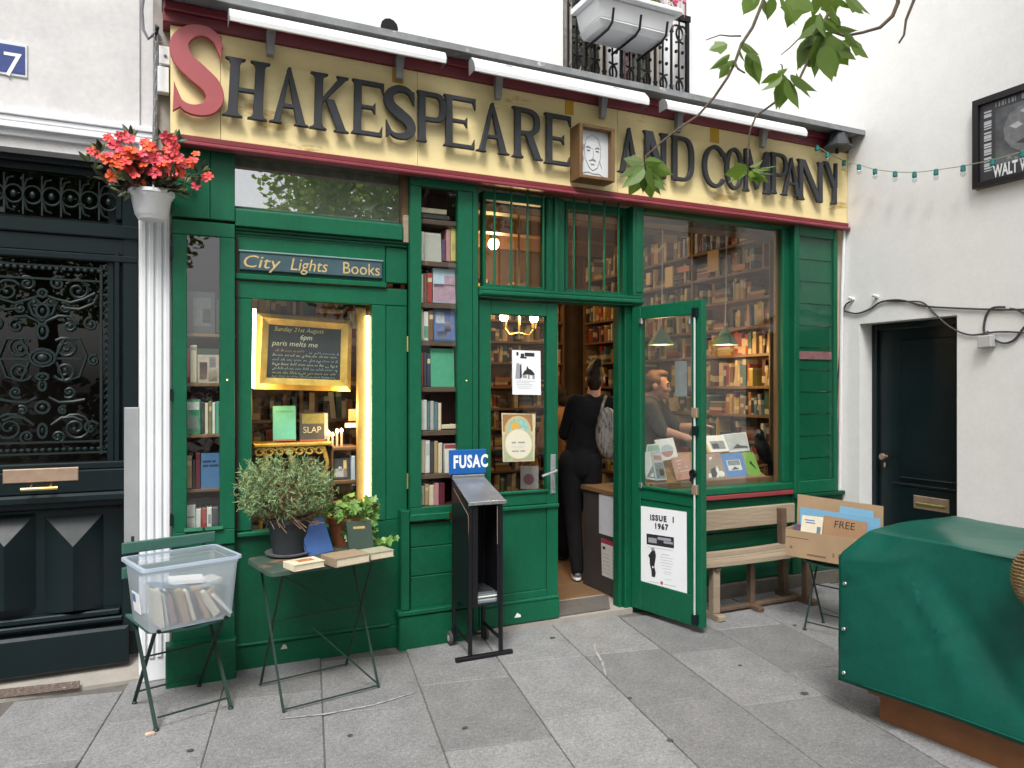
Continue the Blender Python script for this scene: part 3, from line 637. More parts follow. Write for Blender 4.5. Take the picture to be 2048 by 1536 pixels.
for q in range(N_ + 1):
    t = R_(38) + (2 * math.pi - R_(76)) * q / N_; cx_ = l.w * .52; cz_ = l.h / 2
    o.append((cx_ + l.w * .52 * math.cos(t), cz_ + cz_ * math.sin(t))); i.append((cx_ + (l.w * .52 - .036) * math.cos(t), cz_ + (cz_ - .026) * math.sin(t)))
l.poly(o + i[::-1]); l.poly([(l.w * .93, l.h * .80 + .02), (l.w * .99, l.h * .60), (l.w * .95, l.h * .60), (l.w * .84, l.h * .78)]); l.done()
l = Let(1452, 1489, 294.5, 379.5); l.oval(l.w / 2, l.h / 2, l.w / 2, l.h / 2, .034, .024); l.done()
l = Let(1488, 1543, 300, 385); l.stem(.028, .028, t='', b='lr', sf=.014); l.stem(l.w - .034, .040, t='', b='lr', sf=.014); l.poly([(.016, l.h), (.062, l.h), (l.w * .54, l.h * .16), (l.w * .46, l.h * .06)]); l.poly([(l.w - .054, l.h), (l.w - .02, l.h), (l.w * .55, l.h * .10), (l.w * .48, l.h * .10)]); l.done()
l = Let(1543, 1577, 306, 388.5); l.stem(.028, .038, t='l', b='lr', sf=.012); l.bowl(.03, l.h * .44, l.h, l.w, .022, .032, .6); l.done()
A(1563, 1607, 315, 392)
NN(1597, 1650, 321, 402)
l = Let(1648, 1676.5, 324, 407); l.stem(l.w - .028, .038, 0, l.h * .45, t='', b='l', sf=.016); l.poly([(.0, l.h), (.052, l.h), (l.w - .01, l.h * .42), (l.w - .045, l.h * .36)]); l.poly([(l.w - .026, l.h), (l.w - .003, l.h), (l.w - .003, l.h * .40), (l.w - .030, l.h * .42)]); l.done()

# ---- box frame with the sketched face
fr = thing('framed_portrait', 'deep wooden box frame holding a sketched face, set between two words of the sign', 'picture', fw(1190, 310, YS))
YP = YS - .125
x0, x1 = fx(1160, YP), fx(1230, YP); z0, z1 = fz(1195, 359, YP), fz(1195, 251, YP); w = .022
for a, b, c, d in ((x0, x0 + w, z0, z1), (x1 - w, x1, z0, z1), (x0 + w, x1 - w, z1 - w, z1), (x0 + w, x1 - w, z0, z0 + w)):
    g = G(); g.cbox(a, b, YP, YS - .001, c, d, .004); g.build('frame_side', BROWN, fr)
g = G(); g.box(x0 + w, x1 - w, YS - .078, YS - .07, z0 + w, z1 - w); g.build('print', mat('sketch_paper', (.60, .62, .64), var=.08, vs=14, bump=0), fr)
g = G(); cx_, cz_ = (x0 + x1) / 2 - .01, (z0 + z1) / 2; y = YS - .080; H_ = (z1 - z0)
def pen(pts, r=.0022): g.tube([(cx_ + a * H_, y, cz_ + b * H_) for a, b in pts], r, 4)
pen([(-.18, .12), (-.16, -.08), (-.08, -.24), (0, -.30), (.10, -.24), (.17, -.06), (.18, .14), (.12, .30), (0, .36), (-.12, .30), (-.18, .12)])
pen([(.01, .12), (.02, -.02), (-.01, -.08), (.04, -.09)], .002); pen([(-.07, -.12), (0, -.09), (.07, -.12)], .0035); pen([(-.04, -.18), (.04, -.18)], .003)
pen([(-.14, .12), (-.09, .14), (-.04, .11)], .0035); pen([(.06, .11), (.10, .14), (.15, .12)], .003); pen([(-.12, .07), (-.06, .07)], .004); pen([(.07, .07), (.13, .07)], .004)
pen([(-.18, .16), (-.23, .02), (-.21, -.12), (-.24, -.2)], .006); pen([(-.24, -.38), (-.1, -.33), (0, -.36), (.14, -.35), (.22, -.39)], .002); pen([(.15, -.1), (.2, -.24)], .002)
g.build('sketch_lines', INKG, fr)

# ---- strip lights over the sign (white enamel troughs)
for (ul, ur, vt1, vb1, vt2, vb2, lab) in ((460, 892, 12, 44, 96, 122, 'left'), (950, 1298, 112, 148, 176, 203, 'middle'), (1335, 1614, 196, 224, 246, 266, 'right')):
    Y = -.30; x0, x1 = fx(ul, Y), fx(ur, Y); zt = (fz(ul, vt1, Y) + fz(ur, vt2, Y)) / 2; zb = (fz(ul, vb1, Y) + fz(ur, vb2, Y)) / 2
    t = thing('strip_light', f'long white enamel trough light over the sign, the {lab} one of the three', 'light', ((x0 + x1) / 2, Y, zb), group='strip lights over the sign')
    prof = [(.0, zb), (-.004, zb + .02), (.004, zb + .045), (.022, zb + .066), (.05, zt), (.085, zt - .006)]
    g = G()
    for i in range(5):
        (ya_, za_), (yb_, zb_) = prof[i], prof[i + 1]
        g.hexa([(x0, Y + ya_, za_), (x1, Y + ya_, za_), (x1, Y + ya_ + .004, za_ - .002), (x0, Y + ya_ + .004, za_ - .002), (x0, Y + yb_, zb_), (x1, Y + yb_, zb_), (x1, Y + yb_ + .004, zb_ - .003), (x0, Y + yb_ + .004, zb_ - .003)])
    g.build('reflector', REFLECTOR, t)
    for X in (x0 - .004, x1 + .001):
        g = G(); q = [(X, Y + a, b) for a, b in prof] + [(X, Y + .085, zb)]
        n = len(q); g.add(q + [(p[0] + .003, p[1], p[2]) for p in q], [list(range(n)), list(range(2 * n - 1, n - 1, -1))] + [[(i + 1) % n, i, n + i, n + (i + 1) % n] for i in range(n)]); g.build('end_cap', ZINC, t)
    g = G(); g.tube([(x0 + .05, Y + .05, zb + .03), (x1 - .05, Y + .05, zb + .03)], .013, 10); g.build('tube', mat('unlit_tube', (.75, .75, .74), rough=.3, bump=0), t)
    for f in (.19, .81):
        X = x0 + (x1 - x0) * f; g = G(); g.box(X - .02, X + .02, Y + .03, YS - .021, zt - .028, zt - .012); g.hexa([(X - .018, YS - .05, zb - .055), (X + .018, YS - .05, zb - .055), (X + .018, YS - .022, zb - .06), (X - .018, YS - .022, zb - .06), (X - .022, YS - .07, zt - .02), (X + .022, YS - .07, zt - .02), (X + .022, YS - .022, zt - .02), (X - .022, YS - .022, zt - .02)])
        g.build('bracket', ZINC, t)

# ------------------------------------------------------------------ left display case and the panels above and below it
def ca(uL, uR, u, vt, vb, Yf, Yb, name, par, m=GREEN, c=.003):
    g = G(); fbx(g, uL, uR, (u, vt), (u, vb), Yf, Yb, c=c); return g.build(name, m, par)
YA = -.02
dca = part('display_case', sh)
ca(345, 420, 407, 270, 437, YA, .15, 'plank', dca); ca(420.6, 470, 407, 270, 437, YA + .002, .15, 'plank', dca)
ca(345, 470, 407, 443, 471, YA, .02, 'top_rail', dca); ca(345, 374, 407, 471.5, 1062, YA, .02, 'stile', dca); ca(440, 470, 407, 471.5, 1062, YA, .02, 'stile', dca)
ca(345, 470, 407, 1062.5, 1092, YA, .02, 'bottom_rail', dca)
g = G(); g.slab(fw(368, 1064, YA - .016), fw(446, 1058, YA - .016), fw(446, 1051, YA), fw(368, 1057, YA), .004); g.build('sill', GREEN, dca)
ca(345, 470, 407, 1093, 1285, YA + .012, .02, 'lower_panel', dca, GREEN_D); ca(331, 473, 402, 1287, 1420, YA - .06, .02, 'plinth', dca, GREEN_D, .008)
MARBACK = mat('dark_red_case_lining', (.050, .012, .014), rough=.7, var=.3)
g = G(); x0, x1 = fx(370, YA), fx(474, YA); za, zb_ = fz(407, 1064, YA), fz(407, 468, YA)
g.box(x0 - .02, x1 + .02, .17, .18, za - .02, zb_ + .02); g.box(x0 - .02, x0 - .012, .021, .17, za, zb_); g.box(x1 - .0, x1 + .01, .021, .17, za, zb_); g.box(x0 - .012, x1, .021, .17, za - .015, za - .003); g.box(x0 - .012, x1, .021, .17, zb_ + .004, zb_ + .016)
g.build('case_lining', MARBACK, dca)
SHA = [667.5, 766.5, 869, 978]
for v in SHA: ca(366, 473, 407, v, v + 6.5, .028, .168, 'shelf', dca, BROWN_H)
g = G(); g.add([fw(373, 1063, -.005), fw(441, 1059, -.005), fw(441, 470, -.005), fw(373, 466, -.005)], [(0, 1, 2, 3)]); g.build('pane', pane('case_glass', lo=.11), dca)
g = G(); p = fw(455, 761, YA); g.ball((p.x, p.y, p.z), .007, .005, .007, 8, 5); g.build('knob', BRASS, dca)
for v in (505, 790, 1040):
    g = G(); p = fw(345, v, YA); g.box(p.x - .012, p.x + .004, p.y - .006, p.y + .02, p.z - .03, p.z + .03); g.build('hinge', DKDOOR, dca)

# ------------------------------------------------------------------ transom, panel and show window
YT, YC = .06, .03                                     # transom glass, casing
X2a, X2b = fx(470.5, YA), fx(821, -.03)
tw = part('transom_window', sh)
g = G(); g.add([fw(465, 450, YT), fw(806, 450, YT), fw(806, 300, YT), fw(465, 300, YT)], [(0, 1, 2, 3)])
g.v[0].z = g.v[1].z = fz(640, 428, YT); g.v[2].z = g.v[3].z = ZS0 - .013; g.build('pane', GLASS_M, tw)
g = G(); g.box(X2a - .1, X2b + .1, YT + .03, YT + .05, fz(640, 455, YT), ZS0 - .02); g.build('veil_sheet', mat('grey_green_reflection_veil', (.52, .55, .48), rough=.8, var=.4, vs=14), tw)  # sheet coloured grey-green to stand in for the pane's reflected veil
g = G(); g.cbox(fx(804, .02), X2b + .02, .02, YT + .03, fz(640, 428, YT) - .02, ZS0 - .013); g.build('jamb', BROWN, tw)
g = G(); zt_ = fz(640, 428, YT) - .001; zb_ = fz(640, 466, -.012)
g.hexa([(X2a, -.012, zb_), (fx(806, -.012), -.012, zb_), (fx(806, .03), YT + .02, zb_), (X2a, YT + .02, zb_), (X2a, -.012, zt_ - .035), (fx(806, -.012), -.012, zt_ - .035), (fx(806, .03), YT + .02, zt_), (X2a, YT + .02, zt_)]); g.build('header', GREEN, tw, bevel=.004)
g = G(); g.cbox(fx(807, 0), fx(818, 0), .0, YT, zb_ - .01, zt_ + .03); g.build('jamb', PALEWOOD, tw)
g = G(); g.cbox(X2a, X2b, .008, YC + .05, zb_ - .018, zb_ - .001, .004); g.build('drip_moulding', GREEN_D, tw); g = G(); g.cbox(X2a, X2b, .018, YC + .05, zb_ - .036, zb_ - .0185, .004); g.build('drip_moulding', GREEN_D, tw)
sw = part('show_window', sh)
zc = zb_ - .037
ca(470.5, 770, 620, 470, 484, YC - .004, YC + .05, 'rail', sw)
g = G(); g.cbox(X2a, fx(771, YC), YC, YC + .04, fz(620, 563, YC), zc); g.build('frieze_panel', GREEN, sw)
g = G(); g.cbox(fx(772.5, YC), X2b, YC + .002, YC + .04, fz(790, 566, YC), zc); g.build('plank', GREEN, sw)
g = G(); g.cbox(X2a, fx(772, YC), YC - .016, YC + .001, fz(620, 567, YC), fz(620, 556, YC), .004); g.build('moulding', GREEN, sw)
zwt, zwb = fz(620, 603, YC), fz(620, 1052, YC)              # window opening
zh = fz(620, 568, YC)
g = G(); g.cbox(X2a, X2b, YC + .001, YC + .04, zwt, zh); g.build('head', GREEN, sw)
g = G(); g.cbox(X2a, fx(504, YC), YC, YC + .04, zwb, zwt - .001); g.build('stile', GREEN, sw)
g = G(); g.cbox(fx(744, YC), fx(772, YC), YC, YC + .04, zwb, zwt - .001); g.build('stile', GREEN, sw)
g = G(); g.cbox(fx(772.6, YC), X2b, YC + .003, YC + .04, zwb, zwt - .001); g.build('plank', GREEN, sw)
zpl = fz(640, 1272, YC)
g = G(); g.cbox(X2a, X2b, YC + .004, YC + .04, zpl, zwb - .001); g.build('lower_panel', GREEN_D, sw)
g = G(); g.cbox(X2a + .01, fx(745, YC), YC - .022, YC + .005, zwb - .03, zwb - .004, .006); g.build('sill', GREEN, sw)
g = G(); g.cbox(X2a, fx(778, YC), YC - .010, YC + .005, zpl - .0, zpl + .018, .006); g.build('base_moulding', GREEN_D, sw)
g = G(); g.cbox(X2a, X2b, YC + .0, YC + .04, -.01, zpl - .001); g.build('kick_board', GREEN_D, sw)
g = G(); g.add([(fx(503, YC), YC + .022, zwb), (fx(745, YC), YC + .022, zwb), (fx(745, YC), YC + .022, zwt), (fx(503, YC), YC + .022, zwt)], [(0, 1, 2, 3)]); g.build('pane', GLASS, sw)
for v in (688, 962):
    p = fw(815, v, YC); g = G(); g.tube([(p.x, YC - .004, p.z - .045), (p.x, YC - .004, p.z + .045)], .007, 8); g.build('hinge', BRASS, sw)
p = fw(569, 1293, YC - .001); g = G(); g.hexa([p + Vector(q) for q in ((-.02, -.002, -.012), (.016, -.002, -.012), (.016, 0, -.012), (-.02, 0, -.012), (-.006, -.002, .012), (.006, -.002, .010), (.006, 0, .01), (-.006, 0, .012))]); g.build('bare_patch', STONE, sw)
cs = thing('name_board', 'small blue-grey name board with gold handwriting above the show window', 'sign', fw(620, 545, YC))
x0, x1 = fx(479, YC - .02), fx(765, YC - .02); zt, zb2 = fz(620, 513, YC - .02), fz(620, 548, YC - .02)
g = G(); g.cbox(x0, x1, YC - .02, YC, zb2, zt, .004); g.build('board', mat('slate_blue_board', (.035, .075, .095), rough=.6, var=.25, vs=10), cs)
g = G(); g.cbox(x0 - .004, x1 + .004, YC - .026, YC - .0, zt - .001, zt + .009, .003); g.build('edge_strip', mat('grey_green_trim', (.16, .26, .25), var=.2), cs)
GOLDP = mat('worn_gold_paint', (.52, .38, .16), rough=.6, var=.3, vs=60, bump=0)
hh = zt - zb2
for wd, a in (('City', 0.01), ('Lights', .33), ('Books', .70)):
    text(wd, hh * .98, GOLDP, cs, (x0 + (x1 - x0) * a, YC - .0205, zb2 + hh * .16), shear=.22 if wd != 'Books' else 0, sx=.92 if wd != 'City' else 1.2)

# ------------------------------------------------------------------ tall narrow case in the middle
YB_ = -.03
dcb = part('display_case', sh); uM = 879
x0, x1 = fx(820.5, YB_), fx(950, YB_)
ca(820.5, 950, uM, 340, 376, YB_, .01, 'top_rail', dcb); ca(820.5, 843, uM, 376.5, 1012, YB_, .01, 'stile', dcb); ca(916, 945, uM, 376.5, 1012, YB_, .01, 'stile', dcb)
ca(945.5, 957, 951, 352, 1262, YB_ + .004, .06, 'jamb_strip', dcb)
ca(820.5, 945, uM, 1012.5, 1026, YB_, .01, 'bottom_rail', dcb); ca(820.5, 900, 850, 1028, 1042, YB_ - .02, .01, 'shelf_moulding', dcb, c=.005)
for i, (a, b) in enumerate(((1043, 1090), (1091, 1147), (1148, 1215))): ca(821, 945, uM, a, b, YB_ + .01, .02, 'plank', dcb, GREEN_D, .004)
ca(803, 820, 812, 1022, 1222, YB_ - .012, .03, 'post', dcb, GREEN_D, .005); ca(797, 945, uM, 1215, 1224, YB_ - .03, .02, 'base_moulding', dcb, GREEN_D, .004); ca(799, 945, uM, 1225, 1305, YB_ - .02, .02, 'plinth', dcb, GREEN_D, .005)
g = G(); xa, xb = fx(838, YB_), fx(924, YB_); za, zb_ = fz(uM, 1012, YB_), fz(uM, 374, YB_)
g.box(xa - .02, xb + .04, .18, .19, za - .02, zb_ + .02); g.box(xa - .02, xa - .01, .011, .18, za, zb_); g.box(xb + .03, xb + .04, .011, .18, za, zb_); g.box(xa - .01, xb + .03, .011, .18, za - .012, za - .002); g.box(xa - .01, xb + .03, .011, .18, zb_ + .004, zb_ + .014)
g.build('case_lining', MARBACK, dcb)
SHB = [440, 523.5, 607, 682, 774, 861, 947]
for v in SHB: ca(834, 932, uM, v, v + 10, .012, .178, 'shelf', dcb, mat('dark_shelf_wood', (.10, .065, .045), rough=.6, var=.3, vs=10, stretch=(.2, 1, 1)), .003)
g = G(); g.add([(fx(842, -.01), -.012, za), (fx(917, -.01), -.012, za), (fx(917, -.01), -.012, zb_), (fx(842, -.01), -.012, zb_)], [(0, 1, 2, 3)]); g.build('pane', GLASS, dcb)
g = G(); p = fw(933, 762, YB_); g.ball(p, .007, .005, .007, 8, 5); g.build('knob', BRASS, dcb)

# ------------------------------------------------------------------ the doors with barred lights above
YDR = .0
XO0, XO1 = fx(957.5, YDR), fx(1250, YDR)                       # clear opening
XM = fx(1117, YDR)                                          # where the leaves meet
ZH = fz(1036, 600, YDR)                                     # door head
frm = part('door_frame', sh)
g = G(); g.cbox(XO0 - .012, fx(1286, -.03), -.05, .10, ZH + .012, ZH + .045, .01); g.cbox(XO0 - .004, fx(1280, -.03), -.035, .10, ZH + .0, ZH + .0115, .004); g.cbox(XO0 - .008, fx(1284, -.03), -.04, .10, ZH + .0455, ZH + .066, .004); g.build('lintel', GREEN, frm)
ztop = ZS0 - .057
g = G(); g.cbox(fx(1267, -.03), fx(1288, -.03), -.03, .10, ZH + .067, ztop, .004); g.cbox(fx(1272, -.03), fx(1284, -.03), -.036, -.031, ZH + .09, ztop - .03, .004); g.build('post', GREEN, frm)
g = G(); g.cbox(fx(1250.5, 0), fx(1290, 0), .002, .10, -.01, ZH - .001, .004); g.build('post', GREEN_D, frm)
g = G(); g.cbox(fx(1250.5, 0) - .03, fx(1250.5, 0) - .001, .03, .10, -.01, ZH - .001, .004); g.build('door_stop', GREEN_D, frm)
g = G(); g.cbox(fx(1094, .02), fx(1131, .02), .02, .10, ZH + .067, ztop, .01); g.tube([(fx(1114, .0), .012, ZH + .067), (fx(1114, .0), .012, ztop)], .018, 8); g.build('mullion', GREEN, frm)
for (ul, ur, nm) in ((966, 1094, 'l'), (1131, 1266, 'r')):
    q = part('barred_light', sh); Yg = .085
    xa, xb = fx(ul, .05), fx(ur, .05); za, zb_ = ZH + .067, ztop; b = .03
    g = G(); g.cbox(xa, xb, .05, .10, za, za + b, .004); g.cbox(xa, xb, .05, .10, zb_ - b - .02, zb_, .004); g.cbox(xa, xa + .022, .052, .10, za + b, zb_ - b - .02, .004); g.cbox(xb - (.022 if nm == 'l' else .075), xb, .052, .10, za + b, zb_ - b - .02, .004); g.build('frame', GREEN, q)
    g = G(); g.add([(xa, Yg, za), (xb, Yg, za), (xb, Yg, zb_), (xa, Yg, zb_)], [(0, 1, 2, 3)]); g.build('pane', GLASS, q)
    for u in ((989, 1022.5, 1055, 1086.5) if nm == 'l' else (1148, 1179, 1208.5, 1237)):
        X = fx(u, -.005); g = G(); g.tube([(X, -.005, za - .006), (X, -.005, zb_ + .03)], .0075, 8); g.build('bar', GREEN, q, smooth=True)
def leaf(root, W, H, glass, poster=False):
    """a door leaf in its own axes: x 0..W from the hinge, y 0 (outside) .. .045, z 0..H"""
    st, tr = .080, .088; k1, k0 = H * .405, H * .365
    def b(n, x0, x1, y0, y1, z0, z1, m=GREEN, c=.004): g = G(); g.cbox(x0, x1, y0, y1, z0, z1, c); return g.build(n, m, root, local=True)
    b('stile', 0, st, 0, .045, 0, H); b('stile', W - st, W, 0, .045, 0, H); b('top_rail', st, W - st, .001, .044, H - tr, H)
    b('mid_rail', st, W - st, .001, .044, k0, k1); b('kick_panel', st, W - st, .008, .038, .19, k0); b('bottom_rail', st, W - st, .001, .044, 0, .19)
    g = G(); g.cbox(st - .006, W - st + .006, -.012, .002, k1 - .008, k1 + .012, .005); g.build('bead', GREEN, root, local=True)
    g = G(); g.cbox(st - .006, W - st + .006, .018, .03, k1 + .0, H - tr + .0, .002)
    g = G(); g.add([(st, .022, k1), (W - st, .022, k1), (W - st, .022, H - tr), (st, .022, H - tr)], [(0, 1, 2, 3)]); g.build('pane', GLASS, root, local=True)
dl = part('door', sh); 
d0 = Vector((XO0 + .002, 0, .035)); dl.location = d0 - wpos(sh)
WL, HL = XM - XO0 - .004, ZH - .042
leaf(dl, WL, HL, GLASS)
g = G(); g.cbox(-.004, WL + .003, -.014, .0, .125, .145, .005); g.cbox(-.004, WL + .003, -.010, -.0005, .0, .124, .004); g.build('weather_board', GREEN, dl, local=True)
g = G(); g.cbox(.0, WL, -.016, .0, HL * .352, HL * .364, .005); g.build('bead', GREEN, dl, local=True)
lz = fz(1106, 940, 0) - .035; lx = fx(1106, 0) - d0.x
g = G(); g.cbox(lx - .018, lx + .018, -.006, 0, lz - .15, lz + .10, .003); g.build('lock_plate', ZINC, dl, local=True)
g = G(); g.tube([(lx, -.0, lz), (lx, -.05, lz), (lx - .01, -.058, lz), (lx - .11, -.06, lz - .028)], .009, 8); g.tube([(lx, -.008, lz - .01), (lx + .004, -.012, lz - .12)], .006, 6); g.build('handle', STEEL, dl, local=True, smooth=True)
g = G(); p = Vector((WL * .42, -.0145, .055)); g.add([p + Vector(q) for q in ((0, 0, -.012), (.045, 0, -.014), (.045, 0, .0), (.02, 0, .016), (.012, 0, .006))], [(0, 1, 2, 3, 4)]); g.build('bare_patch', REFLECTOR, dl, local=True)
# open leaf, swung outwards
do = part('door', sh); do['label'] = 'open door leaf with a white poster'
h0 = Vector((fx(1263, -.01), -.01, .035)); tip = gr(1404, 1270); da = math.atan2(tip.y - h0.y, tip.x - h0.x)
do.location = h0 - wpos(sh); do.rotation_euler = (0, 0, da)
WO = .58
leaf(do, WO, HL, GLASS)
g = G(); g.tube([(WO - .045, -.012, .07), (WO - .045, -.012, HL - .07)], .0065, 8); g.build('bolt_rod', mat('pale_steel_rod', (.55, .60, .58), rough=.4, metal=.2), do, local=True, smooth=True)
for z in (.05, HL - .08, HL * .60, HL * .655, HL * .42):
    g = G(); g.cbox(WO - .066, WO - .024, -.020, 0, z - .03, z + .03, .004); g.build('bolt_guide', DKDOOR if z not in (HL * .655, HL * .42) else BRASS_O, do, local=True)
g = G(); g.lathe([(.024, -.03), (.028, -.02), (.012, -.012), (.012, 0)], (WO - .05, 0, HL * .47), 10, axis='y'); g.tube([(WO - .05, -.03, HL * .47), (WO - .055, -.032, HL * .47 - .05)], .010, 6); g.build('knob', BLACK, do, local=True, smooth=True)
for (x, z) in ((.09, HL - .10), (.09, HL * .41), (WO - .09, HL - .13)):
    g = G(); g.cbox(x - .012, x + .012, -.016, 0, z - .018, z + .018, .003); g.build('glass_clip', STEEL, do, local=True)
def posterp(root, pts, x0, x1, z0, z1, y=-.002):
    return None
# threshold
g = G(); g.box(XO0 - .02, XO1 + .05, -.015, .35, -.02, .028); g.build('threshold', STONE, sh)
g = G(); a, b, c, d = (fx(1100, -.01), .02), (fx(1225, -.01), .02), (fx(1235, 0), .30), (fx(1105, 0), .30); zz = .0295
g.hexa([(a[0], a[1], zz), (b[0], b[1], zz), (c[0] + .12, c[1], zz), (d[0] + .05, d[1], zz), (a[0], a[1], zz + .008), (b[0], b[1], zz + .008), (c[0] + .12, c[1], zz + .008), (d[0] + .05, d[1], zz + .008)])
tag(g.build('door_mat', mat('grey_mat', (.11, .10, .09), rough=.95, var=.25, vs=50, bump=.5, bs=300), org=(a[0], a[1], zz)), 'worn dark grey door mat on the shop threshold', 'mat')

# ------------------------------------------------------------------ large show window and shutter on the right
lw_ = part('large_window', sh); YL = .0
za, zb_ = fz(1430, 975, YL), fz(1430, 441, YL)
xa, xb = fx(1290.5, YL), fx(1566, YL)
g = G(); g.cbox(xa, fx(1588, YL), YL, .09, zb_, ztop + .0, .004); g.build('head', GREEN, lw_)
g = G(); g.cbox(xb, fx(1588, YL), YL + .001, .09, za, zb_ - .001, .005); g.build('jamb', GREEN, lw_)
g = G(); g.cbox(fx(1553, .045), xb + .03, .045, .075, za, zb_ - .001, .004); g.build('inner_jamb', BROWN, lw_)
g = G(); g.cbox(xa - .02, fx(1590, YL), -.035, .09, fz(1430, 991, -.035), za - .001, .006); g.build('sill', GREEN, lw_)
g = G(); g.cbox(xa - .02, fx(1588, YL), -.042, .05, fz(1430, 1001, -.042), fz(1430, 992, -.042), .004); g.build('red_bead', mat('bright_maroon_bead', (.24, .04, .045), rough=.4, var=.2), lw_)
g = G(); g.add([(xa, .04, za), (xb, .04, za), (xb, .04, zb_), (xa, .04, zb_)], [(0, 1, 2, 3)]); g.build('pane', pane('big_pane_glass', lo=.135, k=1.0, tint=(.9, .93, .92)), lw_)
zs = fz(1430, 1002, -.03)
for k in range(5):
    z1 = zs - k * (zs - .10) / 5; g = G(); g.cbox(xa - .01, fx(1590, -.02), -.012 + .002 * (k % 2), .05, z1 - (zs - .10) / 5 + .004, z1, .005); g.build('plank', GREEN_D, lw_)
g = G(); g.cbox(xa - .02, XR - .004, -.04, .05, -.01, .099, .006); g.build('kick_board', mat('dark_stone_kick', (.10, .09, .075), rough=.8, var=.3, vs=8), lw_)
st = part('shutter', sh); YU = -.055
xu0, xu1 = fx(1590, YU), min(fx(1676, YU), XR - .01); zu0, zu1 = fz(1635, 985, YU), ztop - .0
fw_ = .05
g = G(); g.cbox(xu0, xu0 + fw_, YU, .02, zu0, zu1, .005); g.build('stile', GREEN, st); g = G(); g.cbox(xu1 - fw_ * .8, xu1, YU, .02, zu0, zu1, .005); g.build('stile', GREEN, st)
g = G(); g.cbox(xu0 + fw_, xu1 - fw_ * .8, YU + .001, .02, zu1 - .075, zu1, .005); g.build('top_rail', GREEN, st); g = G(); g.cbox(xu0 + fw_, xu1 - fw_ * .8, YU + .001, .02, zu0, zu0 + .095, .005); g.build('bottom_rail', GREEN, st)
n = 11; hs_ = (zu1 - zu0 - .17) / n
for k in range(n):
    z = zu0 + .095 + k * hs_
    g = G(); g.hexa([(xu0 + fw_, YU + .028, z + .003), (xu1 - fw_ * .8, YU + .028, z + .003), (xu1 - fw_ * .8, YU + .05, z + .003), (xu0 + fw_, YU + .05, z + .003), (xu0 + fw_, YU + .034, z + hs_), (xu1 - fw_ * .8, YU + .034, z + hs_), (xu1 - fw_ * .8, YU + .05, z + hs_), (xu0 + fw_, YU + .05, z + hs_)])
    g.build('slat', GREEN, st)
z = fz(1635, 711, YU); g = G(); g.cbox(xu0 + fw_ + .004, xu1 - fw_ * .8 - .004, YU + .020, YU + .027, z - .03, z + .03, .002); g.build('rose_label', mat('faded_rose', (.28, .13, .14), var=.3, vs=20), st)
g = G(); g.add([(xu0 + fw_, YU + .012, zu0 + .09), (xu1 - fw_ * .8, YU + .012, zu0 + .09), (xu1 - fw_ * .8, YU + .012, zu1 - .07), (xu0 + fw_, YU + .012, zu1 - .07)], [(0, 1, 2, 3)]); g.build('pane', pane('shutter_glass', lo=.05), st)
g = G(); g.cbox(xu0, XR - .005, YU - .006, .02, zu0 - .03, zu0 - .002, .005); g.build('moulding', GREEN_D, st); g = G(); g.cbox(xu0, XR - .005, YU + .02, .05, .10, zu0 - .031, .005); g.build('lower_panel', GREEN_D, st)
p = fw(1584, 735, -.003); g = G(); g.tube([p + Vector((0, -.006, -.05)), p + Vector((.003, -.012, .0)), p + Vector((0, -.006, .05))], .007, 6); g.build('blue_catch', mat('blue_plastic', (.03, .12, .5), rough=.4), st)
# end wall behind the sign on the left: electric boxes, pipes
eb = thing('electric_box', 'two white cable boxes on the grey strip between the dark door wall and the sign', 'box', fw(327, 180, -.03))
g = G(); fbx(g, 318, 340, (329, 92), (329, 128), -.05, .0); g.build('box', WPAINT, eb); g = G(); fbx(g, 315, 338, (327, 133), (327, 184), -.045, .0); g.build('box', WPAINT, eb)
g = G(); g.tube([fw(331, 112, -.052), fw(331, 112, -.056)], .008, 8); g.build('seal', ZINC, eb)
g = G(); g.box(fx(306, .02), XL + .02, .02, .12, fz(320, 300, .02), 8.0); g.build('pilaster_head', mat('grey_weathered_wood', (.30, .28, .26), rough=.9, var=.3, vs=8), hl)
g = G(); g.tube([fw(290, -30, -.02), fw(284, 20, -.02), fw(287, 60, -.02), fw(297, 78, -.03), fw(306, 70, -.03), fw(313, 62, -.02), fw(322, 80, -.02)], .008, 6); g.tube([fw(313, 60, -.01), fw(311, 210, .0), fw(308, 300, .01)], .012, 6)
tag(g.build('cable', mat('grey_cable', (.16, .165, .18), rough=.6), org=fw(300, 60, 0), smooth=True), 'dark grey cables looping beside the left end of the sign', 'cable')

# ------------------------------------------------------------------ upper window, railing, flower box
uw = part('upper_window', sh)
g = G()
for xx in (XW0 + .0, (XW0 + XW1) / 2 - .03, XW1 - .07): g.cbox(xx, xx + .07, .17, .22, ZF + .03, 5.4)
g.cbox(XW0, XW1, .168, .22, ZF + .03, ZF + .12); g.build('frame', WPAINT, uw)
g = G(); g.add([(XW0, .2, ZF + .03), (XW1, .2, ZF + .03), (XW1, .2, 5.4), (XW0, .2, 5.4)], [(0, 1, 2, 3)]); g.build('pane', pane('upper_glass', lo=.12, k=.8), uw)
CURT = mat('pale_curtain', (.42, .36, .34), rough=.9, var=.25, vs=12)
for a, b, m_ in ((.06, .2, CURT), (.42, .53, CURT), (.60, .70, mat('plum_curtain', (.10, .045, .06), var=.3)), (.86, .97, CURT)):
    g = G(); n = 8; xx = [XW0 + (XW1 - XW0) * (a + (b - a) * i / n) for i in range(n + 1)]
    for i in range(n):
        y0, y1 = .25 + .012 * (i % 2), .25 + .012 * ((i + 1) % 2); g.add([(xx[i], y0, ZF + .04), (xx[i + 1], y1, ZF + .04), (xx[i + 1], y1, 5.3), (xx[i], y0, 5.3)], [(0, 1, 2, 3)])
    g.build('curtain', m_, uw)
